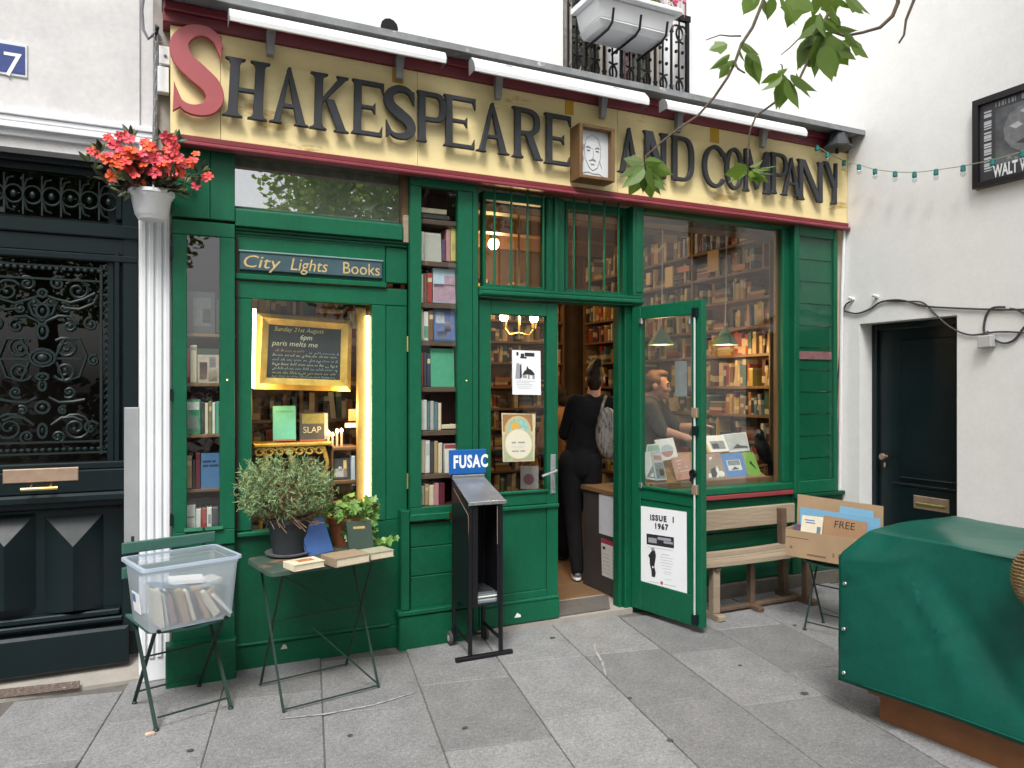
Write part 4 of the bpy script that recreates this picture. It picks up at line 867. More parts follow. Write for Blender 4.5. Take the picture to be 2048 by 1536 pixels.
g = G(); g.cbox(XW1, XW1 + .16, .005, .03, ZF + .03, 6.5, .006); g.build('architrave', WPAINT, uw)
rl = thing('balcony_railing', 'black wrought iron railing with scrolls below the upstairs window', 'railing', ((XW0 + XW1) / 2, -.03, ZF + .03))
Yr = -.03; x0, x1 = XW0 + .01, XW1 - .03; zr0, zr1 = ZF + .055, ZF + .62
for z in (zr0, zr1):
    g = G(); g.bar((x0, Yr, z), (x1, Yr, z), .022, .016); g.build('rail', BLACK, rl)
n = 7; wx = (x1 - x0) / n
g = G(); g.bar((x1, Yr, zr0 - .03), (x1, Yr, zr1 + .02), .022, .022); g.bar((x1 - .07, Yr, zr1 + .012), (x1 + .02, Yr, zr1 + .012), .03, .04); g.build('end_post', BLACK, rl)
for k in range(n):
    xx = x0 + wx * k
    g = G(); g.bar((xx, Yr, zr0), (xx, Yr, zr1), .013, .013)
    for zc_, s in ((zr0 + .09, 1), (zr1 - .09, -1)):
        for m_ in (-1, 1):
            c = xx + wx * .5 + m_ * wx * .24
            pts = [(c + m_ * (.075 * (1 - .7 * t)) * math.cos(t * 5.2 + 1.57) , Yr - .002, zc_ + s * .075 * (1 - .7 * t) * math.sin(t * 5.2 + 1.57)) for t in [i / 12 for i in range(13)]]
            g.tube(pts, .0075, 5)
    g.tube([(xx + wx * .5, Yr, zr0), (xx + wx * .46, Yr, (zr0 + zr1) / 2), (xx + wx * .5, Yr, zr1)], .007, 5)
    for zz in (.24, .34): 
        g.ball((xx + wx * .3, Yr, zr0 + zz), .013, n=6, m=4); g.ball((xx + wx * .7, Yr, zr0 + zz), .013, n=6, m=4)
    g.build('scroll_panel', BLACK, rl, smooth=True)
pb = thing('window_box', 'long white flower box hung on iron brackets outside the upstairs window', 'planter', fw(1265, 90, -.2))
Yb0, Yb1 = -.34, -.06
bx0, bx1 = fx(1198, Yb0), fx(1352, Yb0); zb0 = fz(1280, 88, Yb0) + .085; zb1 = zb0 + .15
def taper(g, x0, x1, y0, y1, z0, z1, d):
    return g.hexa([(x0 + d, y0 + d, z0), (x1 - d, y0 + d, z0), (x1 - d, y1, z0), (x0 + d, y1, z0), (x0, y0, z1), (x1, y0, z1), (x1, y1, z1), (x0, y1, z1)])
g = G(); taper(g, bx0 + .02, bx1 - .02, Yb0 + .02, Yb1, zb0, zb0 + .04, .035); taper(g, bx0, bx1, Yb0, Yb1, zb0 + .041, zb1, .03); g.build('trough', WPAINT, pb, bevel=.008)
g = G(); g.cbox(bx0 - .035, bx1 + .03, Yb0 - .035, Yb1, zb1 + .001, zb1 + .035, .008); g.build('rim', WPAINT, pb)
for f in (.17, .52, .87):
    X = bx0 + (bx1 - bx0) * f; g = G(); g.tube([(X, Yr + .01, zb0 - .02), (X, Yb0 + .05, zb0 - .012), (X, Yb0 + .005, zb0 + .01), (X, Yb0 - .012, zb0 + .09)], .0085, 6); g.build('bracket', BLACK, pb, smooth=True)
LEAFY = mat('fresh_green_leaves', (.16, .26, .04), rough=.6, var=.3, vs=30, bump=0, rv=.2)
g = G()
for k in range(420):
    c = Vector((rnd.uniform(bx0 + .25, bx1), rnd.uniform(Yb0 + .01, Yb1 - .05), zb1 + .03 + abs(rnd.gauss(0, .05)))); a = Vector((rnd.gauss(0, 1), rnd.gauss(0, 1), rnd.gauss(0, .6))).normalized() * .022; b = a.cross(Vector((rnd.gauss(0, 1), rnd.gauss(0, 1), rnd.gauss(0, 1)))).normalized() * .012
    g.add([c - a, c + b, c + a, c - b], [(0, 1, 2, 3)])
g.build('foliage', LEAFY, pb, kind='stuff')
g = G()
for k in range(22):
    c = Vector((rnd.uniform(bx0 + .7, bx1 - .1), rnd.uniform(Yb0 + .03, Yb1 - .05), zb1 + rnd.uniform(.12, .25)))
    g.tube([c - Vector((0, 0, .1)), c], .002, 3); g.ball(c, .014, n=5, m=3)
g.build('pink_flowers', mat('pink_petals', (.6, .12, .22), rough=.6), pb, kind='stuff')
# ------------------------------------------------------------------ books in the two narrow display cases
def cov(name, c, **k): return mat('cover_' + name, c, rough=.5, var=.10, vs=25, bump=.05, bs=120, **k)
CV = {'white': (.72, .71, .68), 'cream': (.66, .58, .42), 'grey': (.42, .42, .38), 'charcoal': (.055, .06, .065), 'maroon': (.13, .02, .035), 'red': (.36, .05, .045), 'pink': (.50, .24, .26), 'yellow': (.60, .52, .16),
      'brown': (.20, .10, .05), 'tan': (.42, .29, .15), 'teal': (.06, .24, .26), 'turquoise': (.14, .52, .42), 'green': (.04, .26, .13), 'sea green': (.08, .36, .22), 'blue': (.06, .16, .33), 'sky blue': (.45, .58, .68), 'lilac': (.42, .33, .46),
      'purple': (.11, .06, .12), 'dark green': (.03, .055, .04), 'olive': (.22, .21, .09), 'slate blue': (.12, .19, .24), 'navy': (.03, .04, .09), 'orange': (.5, .18, .05)}
def book(u0, u1, vt, vb, Y, col, label, dp=.11, face=False, art=(), top=True, group=None, lean=0):
    """upright book whose front stands on plane Y; art is a list of printed patches in fractions of the cover"""
    um = (u0 + u1) / 2; x0, x1 = fx(u0, Y), fx(u1, Y); z0, z1 = fz(um, vb, Y), fz(um, vt, Y)
    if face: dp = .022
    g = G(); e = .003; org = ((x0 + x1) / 2, Y, z0)
    sh_ = lean * (z1 - z0)
    def hx(a, b, c, d, m):
        g.hexa([(a, c, z0), (b, c, z0), (b, d, z0), (a, d, z0), (a + sh_, c, z1), (b + sh_, c, z1), (b + sh_, d, z1), (a + sh_, d, z1)], m)
    if face:
        g.hexa([(x0, Y, z0), (x1, Y, z0), (x1, Y + .003, z0), (x0, Y + .003, z0), (x0, Y + .012, z1), (x1, Y + .012, z1), (x1, Y + .015, z1), (x0, Y + .015, z1)], 0)
        g.hexa([(x0 + e, Y + .0032, z0 + e), (x1 - e, Y + .0032, z0 + e), (x1 - e, Y + dp, z0 + e), (x0 + e, Y + dp, z0 + e), (x0 + e, Y + .0152, z1 - e), (x1 - e, Y + .0152, z1 - e), (x1 - e, Y + dp + .012, z1 - e), (x0 + e, Y + dp + .012, z1 - e)], 1)
        g.hexa([(x0, Y + dp + .0002, z0), (x1, Y + dp + .0002, z0), (x1, Y + dp + .003, z0), (x0, Y + dp + .003, z0), (x0, Y + dp + .0122, z1), (x1, Y + dp + .0122, z1), (x1, Y + dp + .015, z1), (x0, Y + dp + .015, z1)], 0)
    else:
        w = x1 - x0; t = min(.003, w * .15)
        g.cbox(x0 + sh_ * .5, x1 + sh_ * .5, Y, Y + .004, z0, z1, min(.0035, w * .3), 0)
        g.box(x0 + sh_ * .5, x0 + t + sh_ * .5, Y + .0041, Y + dp, z0, z1, 0); g.box(x1 - t + sh_ * .5, x1 + sh_ * .5, Y + .0041, Y + dp, z0, z1, 0)
        g.box(x0 + t + .0003 + sh_ * .5, x1 - t - .0003 + sh_ * .5, Y + .0042, Y + dp - .004, z0 + .002, z1 - .004, 1)
    o = g.build('book', [cov(col.replace(' ', '_'), CV[col]), PAGES], org=org)
    tag(o, label, 'book', group)
    for (a, b, c, d, cc) in art:
        q = G(); yy = lambda f: Y - .0006 + (.012 * f if face else 0)
        X0, X1 = x0 + (x1 - x0) * a, x0 + (x1 - x0) * b; Z0, Z1 = z0 + (z1 - z0) * c, z0 + (z1 - z0) * d
        q.hexa([(X0, yy(c), Z0), (X1, yy(c), Z0), (X1, yy(c) + .0005, Z0), (X0, yy(c) + .0005, Z0), (X0, yy(d), Z1), (X1, yy(d), Z1), (X1, yy(d) + .0005, Z1), (X0, yy(d) + .0005, Z1)])
        q.build('cover_print', mat('print_%d_%d_%d' % tuple(int(t * 99) for t in cc), cc, rough=.6, var=.25, vs=30, bump=0), o)
    return o
ORD = ['first', 'second', 'third', 'fourth', 'fifth', 'sixth', 'seventh', 'eighth', 'ninth']
def caserow(where, row, vb, Y, items):
    for i, it in enumerate(items):
        u0, u1, vt, col = it[:4]; kw = it[4] if len(it) > 4 else {}
        how = 'book facing out' if kw.get('face') else 'book spine'
        book(u0, u1, vt, vb, Y, col, f'{col} {how}, {ORD[i]} from left on the {ORD[row]} shelf of the {where} case', **kw)
F = lambda *art: dict(face=True, art=art)
sp_art = dict(art=[(.1, .9, .70, .84, (.6, .5, .3))])
L_ = 'left'
caserow(L_, 0, 667, .05, [(375, 430, 583, 'charcoal', F((.2, .85, .18, .85, (.11, .11, .11)), (.55, .85, .25, .6, (.2, .2, .2)))), (432, 439, 600, 'dark green')])
caserow(L_, 1, 766, .045, [(372, 379, 697, 'red'), (380, 394, 690, 'cream', dict(art=[(.1, .9, .86, .95, (.3, .3, .2))])), (395, 438, 697, 'dark green', F((0, 1, 0, .82, (.42, .36, .28)), (.1, .45, .1, .6, (.35, .22, .18)), (.5, .9, .05, .4, (.5, .42, .33)), (.55, .85, .45, .75, (.3, .27, .3))))])
caserow(L_, 2, 868.5, .045, [(369, 401, 799, 'green', F((.08, .92, .70, .93, (.66, .68, .62)), (.2, .85, .12, .5, (.16, .2, .17)))), (402, 409, 804, 'charcoal'), (410, 417, 806, 'cream'), (418, 424, 802, 'olive', sp_art), (425, 431, 805, 'white'), (432, 439, 803, 'sea green')])
caserow(L_, 3, 977.5, .045, [(370, 384, 912, 'tan', sp_art), (386, 390, 920, 'charcoal'), (391, 401, 906, 'maroon'), (402, 439, 907, 'blue', F((.1, .55, .74, .80, (.02, .03, .06)), (.6, .8, .74, .80, (.02, .03, .06)), (.1, .4, .62, .68, (.02, .03, .06)), (.45, .95, .62, .68, (.02, .03, .06))))])
caserow(L_, 4, 1061, .045, [(371, 391, 1010, 'white', dict(art=[(.1, .9, .5, .55, (.2, .2, .2))])), (392, 402, 1018, 'white'), (403, 413, 1017, 'red'), (414, 424, 1015, 'white', dict(art=[(.2, .8, .3, .7, (.3, .3, .3))])), (425, 437, 1016, 'charcoal')])
Mm = 'centre'
YM_ = .03
book(842, 894, 417, 427, YM_, 'cream', 'cream book lying flat on the top shelf of the tall centre glass case', dp=.12); book(842, 898, 429, 438, YM_ + .002, 'charcoal', 'dark book lying under a cream one on the top shelf of the centre case', dp=.12)
caserow(Mm, 1, 523, YM_, [(842, 848, 463, 'white'), (849, 883, 465, 'grey', F((.05, .95, .93, .97, (.6, .6, .5)))), (884, 892, 479, 'purple'), (893, 901, 458, 'pink'), (902, 912, 452, 'yellow', dict(art=[(.2, .8, .3, .5, (.45, .4, .2))]))])
caserow(Mm, 2, 606, YM_, [(842, 847, 548, 'white'), (848, 854, 547, 'brown'), (855, 865, 546, 'red', sp_art), (867, 911, 537, 'sky blue', F((.02, .98, .02, .55, (.42, .28, .36)), (.02, .5, .45, .55, (.3, .2, .28)), (.5, .98, .5, .80, (.45, .30, .38))))])
caserow(Mm, 3, 681.5, YM_, [(842, 846, 618, 'cream'), (847, 857, 623, 'white', dict(art=[(.1, .9, .1, .5, (.10, .3, .2))])), (858, 867, 620, 'brown', sp_art), (868, 911, 618, 'blue', F((.05, .95, .05, .95, (.14, .18, .36)), (.1, .5, .55, .9, (.55, .6, .66)), (.5, .8, .3, .6, (.5, .45, .5)), (.15, .6, .1, .3, (.4, .42, .5))))])
caserow(Mm, 4, 773.5, YM_, [(842, 847, 705, 'red'), (848, 853, 705, 'charcoal'), (854, 861, 707, 'navy', sp_art), (862, 909, 697, 'sea green', F((.06, .94, .9, .93, (.05, .25, .16))))])
caserow(Mm, 5, 860.5, YM_, [(842, 854, 800, 'white'), (855, 860, 804, 'slate blue'), (861, 868, 802, 'grey'), (869, 876, 804, 'slate blue'), (877, 883, 806, 'cream')])
book(884, 914, 849, 858, YM_, 'cream', 'small cream book lying flat right of the spines on the centre case shelf')
caserow(Mm, 6, 946.5, YM_, [(842, 850, 880, 'cream'), (851, 860, 881, 'white', dict(art=[(.2, .8, .55, .9, (.5, .5, .5))])), (861, 868, 884, 'charcoal'), (869, 876, 882, 'tan'), (877, 885, 886, 'cream'), (890, 914, 888, 'white', F((.02, .98, .84, .98, (.36, .06, .07))))])
caserow(Mm, 7, 1011, YM_, [(842, 849, 972, 'grey'), (850, 858, 968, 'tan', sp_art), (859, 868, 970, 'cream'), (869, 878, 966, 'pink'), (879, 890, 966, 'maroon')])

# ------------------------------------------------------------------ inside the shop: room, bookcases, lamps
RX0, RX1, RY1, RZ = .05, XR - .03, 3.6, 3.15
FLOORW = mat('worn_floor_boards', (.17, .10, .05), rough=.55, var=.3, vs=7, bump=.15, bs=30, stretch=(.3, 2, 1), col2=(.34, .20, .08), c2s=3, c2t=.62)
WALLIN = mat('dark_interior_wall', (.16, .11, .07), rough=.9, var=.3); CEIL = mat('old_ceiling', (.26, .21, .15), rough=.9, var=.25)
inr = part('interior', sh)
g = G(); g.box(RX0, RX1, .16, RY1, -.03, .026); g.build('floor', FLOORW, inr)
g = G(); g.box(RX0, RX1, .36, RY1, RZ, RZ + .05); g.box(XR - .0295, XR - .004, .36, RY1, -.03, RZ); g.build('ceiling', CEIL, inr)
for k in range(4):
    g = G(); y = .9 + k * .75; g.box(RX0, RX1, y, y + .12, RZ - .14, RZ - .001); g.build('beam', BROWN, inr)
g = G(); g.box(RX0 - .05, RX0 - .001, .16, RY1, -.03, RZ); g.box(RX0 - .05, XR - .004, RY1 + .001, RY1 + .1, -.03, RZ); g.box(RX0, 1.75, 1.55, 1.60, .026, RZ - .15); g.box(.0, RX1, .2, .36, 2.68, RZ); g.build('inner_wall', WALLIN, inr)

bookm = []
for w, d in ((.022, .13), (.030, .15), (.038, .16), (.048, .17)):
    q = G(); q.cbox(-w / 2, w / 2, 0, .004, 0, 1, min(.004, w * .2), 0); q.box(-w / 2, -w / 2 + .003, .0041, d, 0, 1, 0); q.box(w / 2 - .003, w / 2, .0041, d, 0, 1, 0); q.box(-w / 2 + .0032, w / 2 - .0032, .0042, d - .004, .01, .985, 1)
    o = q.build('book', [BK_OBJ, PAGES]); bookm.append((w, o.data)); bpy.data.objects.remove(o)
ROWS = G(); NB = [0]; CNT = {}
BNAMES = ['dark red', 'navy', 'tan', 'bottle green', 'cream', 'oxblood', 'rust', 'black', 'off-white', 'dark brown', 'scarlet', 'teal', 'mustard', 'grey-brown', 'ivory', 'grey']
def bookcase(name, lab, p0, dirv, L, zs, top, depth=.24, singles=(), short=''):
    """shelving against a wall; p0 front lower corner, dirv runs along the fronts; returns nothing but fills it with books"""
    d = Vector(dirv).normalized(); back = Vector((-d.y, d.x, 0)); p0 = Vector(p0)
    t = thing(name, lab, 'bookcase', p0 + d * (L / 2))
    def pl(nm, a0, a1, b0, b1, z0, z1):
        g = G(); c = [p0 + d * a + back * b for a, b in ((a0, b0), (a1, b0), (a1, b1), (a0, b1))]
        g.hexa([(*q.xy, z0) for q in c] + [(*q.xy, z1) for q in c]); return g.build(nm, BROWN_H, t)
    pl('back', 0, L, depth - .01, depth, .03, top)
    n = max(2, round(L / .95)); ups = [L * i / n for i in range(n + 1)]
    for a in ups: pl('upright', max(0, a - .012), min(L, a + .012), 0, depth - .011, .03, top)
    for i, z in enumerate(zs):
        for j in range(n): pl('shelf', ups[j] + .0125, ups[j + 1] - .0125, .004, depth - .011, z, z + .022)
    for i, z in enumerate(zs):
        gap = (zs[i + 1] if i + 1 < len(zs) else top) - z - .022
        for j in range(n):
            a = ups[j] + .02
            while a < ups[j + 1] - .05:
                w, me = rnd.choice(bookm); h = gap * rnd.uniform(.58, .93); a += w / 2
                if a + w / 2 > ups[j + 1] - .015: break
                if rnd.random() < .07: a += rnd.uniform(.03, .10); continue
                if rnd.random() < .055 and a + .2 < ups[j + 1] - .02:      # a few lying flat
                    z_ = z + .0225
                    for q in range(rnd.randint(2, 5)):
                        L_, t_ = rnd.uniform(.15, .2), rnd.uniform(.018, .036); c0 = [p0 + d * a + back * .03, p0 + d * (a + L_) + back * .03, p0 + d * (a + L_) + back * .16, p0 + d * a + back * .16]
                        if z_ + t_ > z + gap: break
                        ROWS.hexa([(*v_.xy, z_) for v_ in c0] + [(*v_.xy, z_ + t_) for v_ in c0]); z_ += t_ + .0005
                    a += .21; continue
                pos = p0 + d * a + back * rnd.uniform(.015, .06); ln = rnd.uniform(-.02, .02) if rnd.random() < .78 else rnd.uniform(-.16, .16)
                if i in singles and NB[0] < 298:
                    o = bpy.data.objects.new('book', me); COL.objects.link(o); o.location = (pos.x, pos.y, z + .0225)
                    o.rotation_euler = (0, ln, math.atan2(d.y, d.x)); o.scale = (1, 1, h); NB[0] += 1
                    cn, cc = BNAMES[rnd.randrange(len(BNAMES))], None; o.color = (*BCOLS[BNAMES.index(cn)], 1); CNT[(short, i)] = CNT.get((short, i), 0) + 1; nth = CNT[(short, i)]
                    tag(o, f'{cn} book, {nth}{"th" if 10 < nth < 14 else {1: "st", 2: "nd", 3: "rd"}.get(nth % 10, "th")} along shelf {["", "", "", "", "ten", "nine", "eight", "seven", "six", "five", "four"][i] if i < 11 else i} of {short}', 'book', 'books on the shelves inside the shop')
                else:
                    q0 = pos; w2 = w / 2; c = [pos - d * w2, pos + d * w2, pos + d * w2 + back * .14, pos - d * w2 + back * .14]; s = d * (ln * h)
                    ROWS.hexa([(*q.xy, z + .0225) for q in c] + [(*(q + s).xy, z + .0225 + h) for q in c])
                a += w / 2 + .001
SHZ = [.06, .32, .56, .80, 1.03, 1.254, 1.495, 1.764, 2.0, 2.238, 2.475, 2.72]
bookcase('bookcase', 'bookshelves on the back wall seen through the open doorway', (2.2, 3.33, 0), (1, 0, 0), 2.0, SHZ[:-1], 2.72, singles=(5, 6, 7, 8, 9), short='the back wall seen through the doorway')
bookcase('bookcase', 'dim bookshelves behind the closed glass door leaf and its posters', (1.78, 2.35, 0), (1, 0, 0), .62, SHZ[:-2], 2.2, singles=(5, 6, 7, 8), short='the case behind the closed door leaf')
bookcase('bookcase', 'long wall of packed bookshelves seen through the big show window', (4.46, 3.34, 0), (0, -1, 0), 2.95, SHZ, 2.98, singles=(5, 6, 7, 8, 9, 10), short='the long wall behind the big window')
bookcase('bookcase', 'shadowy bookshelves at the back of the left show window', (.15, 1.30, 0), (1, 0, 0), 1.5, SHZ[1:-1], 2.6, short='x')
tag(ROWS.build('book_rows', BK_ISL), 'rows of further books packed on the shelves deep inside the shop', 'books', kind='stuff')
# a low bookcase end with boxes of books stacked on top of the shelves
YELLOWB = mat('ochre_sign', (.45, .30, .08), rough=.7, var=.3, vs=9)
for i, (u0, u1, vt, vb, c) in enumerate(((1415, 1437, 498, 545, 'tan'), (1355, 1378, 530, 546, 'orange'), (1330, 1345, 532, 575, 'cream'), (1466, 1490, 526, 543, 'orange'), (1292, 1300, 545, 570, 'cream'))):
    p0, p1 = rw(u0, vb, 4.40), rw(u1, vt, 4.40); g = G(); g.box(4.40, 4.42, p0.y, p1.y, p0.z, p1.z)
    tag(g.build('card', cov(c, CV[c]), org=(4.41, p0.y, p0.z)), f'{c} card propped against the upper shelves, {ORD[i]} of five behind the big window', 'card', 'cards propped on the upper shelves')

WARM = (1, .60, .25)
def pointlight(name, loc, e, r=.05, col=WARM, par=None):
    d = bpy.data.lights.new(name, 'POINT'); d.energy = e; d.shadow_soft_size = r; d.color = col
    o = bpy.data.objects.new(name, d); COL.objects.link(o); o.location = loc
    if par is not None: o.parent = par; o.location = Vector(loc) - wpos(par)
    return o
LAMPG = mat('green_enamel_shade', (.16, .30, .19), rough=.35, var=.15); BULB = glow('lit_bulb', (1, .80, .45), 14); RIMG = glow('lit_shade_inside', (1, .86, .50), 7)
for i, (u, v, Y) in enumerate(((1322, 690, .80), (1450, 690, .62))):
    c = fw(u, v, Y); t = thing('pendant_lamp', f'green conical hanging lamp, lit, the {"left" if i == 0 else "right"} one behind the big window', 'lamp', c, group='green pendant lamps')
    g = G(); g.lathe([(.105, 0), (.107, .006), (.016, .135), (.012, .155)], c, 22); g.build('shade', LAMPG, t, smooth=True)
    g = G(); g.lathe([(.099, .0005), (.094, .012), (.02, .095), (.0, .1)], c, 22); g.build('lining', RIMG, t, smooth=True)
    g = G(); g.ball(c + Vector((0, 0, .03)), .028); g.build('bulb', BULB, t, smooth=True)
    g = G(); g.tube([c + Vector((0, 0, .15)), c + Vector((.01, 0, .4)), (c.x + .02, c.y, RZ - .01)], .004, 5); g.build('cord', WPAINT, t)
    pointlight('lamp_light', c - Vector((0, 0, .05)), 6, .09, par=t)
ch = fw(1038, 650, 1.5); t = thing('chandelier', 'brass chandelier with two lit bulbs seen through the closed door leaf', 'lamp', ch)
for i, (u, v) in enumerate(((1008, 633), (1068, 636))):
    b = fw(u, v, 1.5); g = G(); g.ball(b, .038, rz=.044); g.build('bulb', glow('bright_bulb', (1, .82, .48), 28), t, smooth=True)
    g = G(); g.lathe([(.022, -.09), (.03, -.04), (.02, -.035)], b, 10); g.tube([b - Vector((0, 0, .09)), b + Vector((.05 - .1 * i, 0, -.15)), (ch.x, 1.5, b.z - .13), (ch.x, 1.5, b.z + .05)], .008, 6); g.build('arm', BRASS, t, smooth=True)
g = G(); g.tube([(ch.x, 1.5, ch.z - .12), (ch.x, 1.5, RZ)], .01, 6); g.build('stem', BRASS, t)
pointlight('chandelier_light', ch + Vector((0, -.05, .1)), 9, .12, par=t)
for i, (x, y, e) in enumerate(((3.05, 2.75, 17),)):  # globe lamp added to brighten the interior
    c = Vector((x, y, 2.97)); t = thing('fill_lamp', f'added globe lamp giving the shop fill light, {["in front of the back shelves", "above the closed door leaf"][i]}', 'lamp', c, group='added fill lamps in the shop')
    g = G(); g.ball(c, .06); g.build('globe', glow('fill_globe_glow', (1, .80, .48), 4), t, smooth=True); g = G(); g.lathe([(.04, .045), (.05, .08), (.05, .10), (.0, .12)], c, 14); g.tube([c + Vector((0, 0, .11)), (x, y, RZ)], .008, 6); g.build('fitting', BRASS, t)
    pointlight('fill_light', c - Vector((0, 0, .12)), e, .08, par=t)

# ------------------------------------------------------------------ the left show window: blackboard, tube lamp, small table, books
bb = thing('blackboard', 'gold framed blackboard with chalk writing standing in the left show window', 'blackboard', fw(605, 705, .16))
q = [fw(505, 778, .15), fw(701, 783, .15), fw(704, 641, .18), (fw(513, 625, .18))]
def lerp4(q, s, t): return (q[0] * (1 - s) + q[1] * s) * (1 - t) + (q[3] * (1 - s) + q[2] * s) * t
oc = [(0, 0), (1, 0), (1, 1), (0, 1)]; ic = [(.13, .155), (.885, .155), (.885, .86), (.13, .86)]
for i in range(4):
    j = (i + 1) % 4; a, b, c, d = lerp4(q, *oc[i]), lerp4(q, *oc[j]), lerp4(q, *ic[j]), lerp4(q, *ic[i]); f = Vector((0, -.028, 0)); m = Vector((0, -.018, 0))
    a2, b2 = a * .55 + d * .45 + f, b * .55 + c * .45 + f
    g = G(); k = Vector((0, .02, 0)); g.add([a, b, c, d, a2, b2, a + k, b + k, c + k, d + k], [(0, 1, 5, 4), (4, 5, 2, 3), (0, 4, 3, 9, 6), (1, 7, 8, 2, 5), (0, 6, 7, 1), (3, 2, 8, 9), (6, 9, 8, 7)]); g.build('frame_side', GOLD, bb)
bz = [lerp4(q, *c) + Vector((0, .004, 0)) for c in ic]; g = G(); g.slab(*bz, .012); g.build('board', mat('chalk_board', (.022, .032, .038), rough=.8, var=.35, vs=8, bump=0), bb)
xd = (bz[1] - bz[0]).normalized(); up = (bz[3] - bz[0]).normalized(); Wd, Hd = (bz[1] - bz[0]).length, (bz[3] - bz[0]).length; nn = xd.cross(up)
def bp(s, t): return bz[0] + xd * (Wd * s) + up * (Hd * t) + nn * .001
CHK = mat('cream_chalk', (.55, .55, .42), rough=.9, var=.4, vs=80, bump=0); CHO = mat('orange_chalk', (.50, .26, .14), rough=.9, var=.4, vs=80, bump=0); CHY = mat('yellow_chalk', (.5, .46, .2), rough=.9, var=.4, vs=80, bump=0); CHB = mat('pale_blue_chalk', (.33, .45, .48), rough=.9, var=.4, vs=80, bump=0)
text('Sunday 21st August', Hd * .115, CHY, bb, bp(.07, .885), xd, up, shear=.25, name='chalk_writing'); text('6pm', Hd * .13, CHK, bb, bp(.42, .745), xd, up, shear=.2, name='chalk_writing', bold=.0008)
text('paris melts me', Hd * .135, CHK, bb, bp(.05, .61), xd, up, shear=.2, name='chalk_writing', sx=1.05)
def scribble(g, s0, s1, t, h, seed, r=.0016):
    rr = random.Random(seed); s = s0; pts = []
    while s < s1:
        L = rr.uniform(.03, .11); n = max(3, int(L / .010)); pts = []
        for i in range(n + 1):
            hh = h * rr.choice((.5, .55, .5, 1.0, .5, -.45 if rr.random() < .4 else .5)) if i % 2 else 0
            pts.append(bp(min(s + L * i / n, s1), t + hh))
        g.tube(pts, r, 3); s += L + rr.uniform(.018, .035)
for i, (t, m_, r) in enumerate(((.50, CHO, .0019), (.415, CHK, .0016), (.33, CHB, .0016), (.245, CHK, .0016), (.165, CHB, .0016), (.085, CHY, .0016), (.02, CHB, .0014))):
    g = G(); scribble(g, .07 if i else .1, .95 if i else .5, t, .05, i + 3, r)
    if i == 0: 
        g.build('chalk_writing', CHO, bb); g = G(); scribble(g, .56, .96, t - .02, .045, 55, .0015); g.build('chalk_writing', CHB, bb)
    else: g.build('chalk_writing', m_, bb)
tl = thing('tube_lamp', 'bright warm tube lamp standing upright at the right side of the left show window', 'lamp', fw(734, 1010, .1))
g = G(); g.tube([fw(734, 1004, .11), fw(736, 632, .11)], .011, 10); g.build('tube', glow('lit_warm_tube', (1, .84, .46), 9), tl, smooth=True)
g = G(); xw = fx(715, .12); g.cbox(xw, fx(731, .12), .115, .15, fz(725, 1050, .12), fz(725, 615, .12)); g.build('post', mat('honey_post', (.5, .32, .1), rough=.5, var=.2, vs=10), tl)
g = G(); g.cbox(fx(742, .06), fx(752, .06), .075, .20, fz(740, 1060, .06), fz(740, 600, .06)); g.build('backing_strip', BROWN, tl)
pointlight('tube_light', fw(700, 820, .14), 3.0, .05, par=tl); 
tl2 = thing('tube_lamp', 'lit tube lamp mostly hidden behind the left edge of the gold blackboard frame', 'lamp', fw(508, 780, .1))
g = G(); g.tube([fw(507, 776, .125), fw(509, 618, .125)], .009, 8); g.build('tube', glow('lit_warm_tube', (1, .84, .46), 9), tl2, smooth=True)
pointlight('tube_light', fw(530, 800, .10), 1.6, .05, par=tl2)
ct = thing('gilt_table', 'small gilded console table behind the potted plants in the left show window', 'table', fw(585, 1000, .3))
za = fz(585, 886, .2); g = G(); g.cbox(fx(508, .2), fx(664, .2), .2, .42, za - .022, za, .006); g.build('table_top', GOLD, ct)
for k in range(7):
    X0 = fx(520 + k * 20, .21); w = .032; g = G(); zc = za - .05
    g.tube([(X0 + w * math.cos(t * .6) * (1 - .05 * t), .215, zc + w * .8 * math.sin(t * .6) * (1 - .05 * t)) for t in range(14)], .007, 5); g.build('carving', GOLD, ct, smooth=True)
for u in (525, 575, 645):
    X = fx(u, .22); g = G(); g.tube([(X, .23, za - .02), (X + .03, .22, za - .12), (X, .23, za - .25), (X - .02, .24, .5)], [.018, .012, .014, .012], 8); g.build('leg', GOLD, ct, smooth=True)
book(547, 592, 812, 882, .25, 'turquoise', 'turquoise book standing cover out on the gilt table in the left window', face=True, art=[(.1, .9, .82, .86, (.08, .4, .33)), (.02, .98, 0, .05, (.35, .12, .08))])
b_ = book(600, 657, 826, 882, .27, 'charcoal', 'dark book with white capitals standing right of the turquoise book', face=True, art=[(.08, .85, .62, .97, (.20, .22, .08)), (.86, .98, .05, .98, (.4, .42, .42)), (0, .9, 0, .06, (.35, .10, .06))])
p = fw(606, 866, .268); text('SLAP', .052, CHK, b_, (p.x, .2705, p.z), name='cover_title', sx=.95)
wc = thing('window_cupboard', 'dark wooden shelf unit right of the gilt table in the left show window', 'shelf', fw(690, 1000, .3))
for v in (893, 960, 1002):
    g = G(); g.cbox(fx(664, .2), fx(716, .2), .2, .4, fz(690, v + 8, .2), fz(690, v, .2), .004); g.build('shelf', BROWN_H, wc)
g = G(); g.cbox(fx(664, .2), fx(667, .2), .2, .4, .5, fz(690, 893, .2)); g.cbox(fx(667, .2), fx(716, .2), .38, .4, .5, fz(690, 893, .2)); g.build('side', BROWN, wc)
book(668, 700, 917, 958, .22, 'charcoal', 'dark book with a white sketch on its cover, on the window shelf below the candles', face=True, art=[(.1, .8, .1, .5, (.45, .45, .5)), (.6, .8, .1, .9, (.7, .5, .2)), (.3, .5, .4, .6, (.6, .6, .6))])
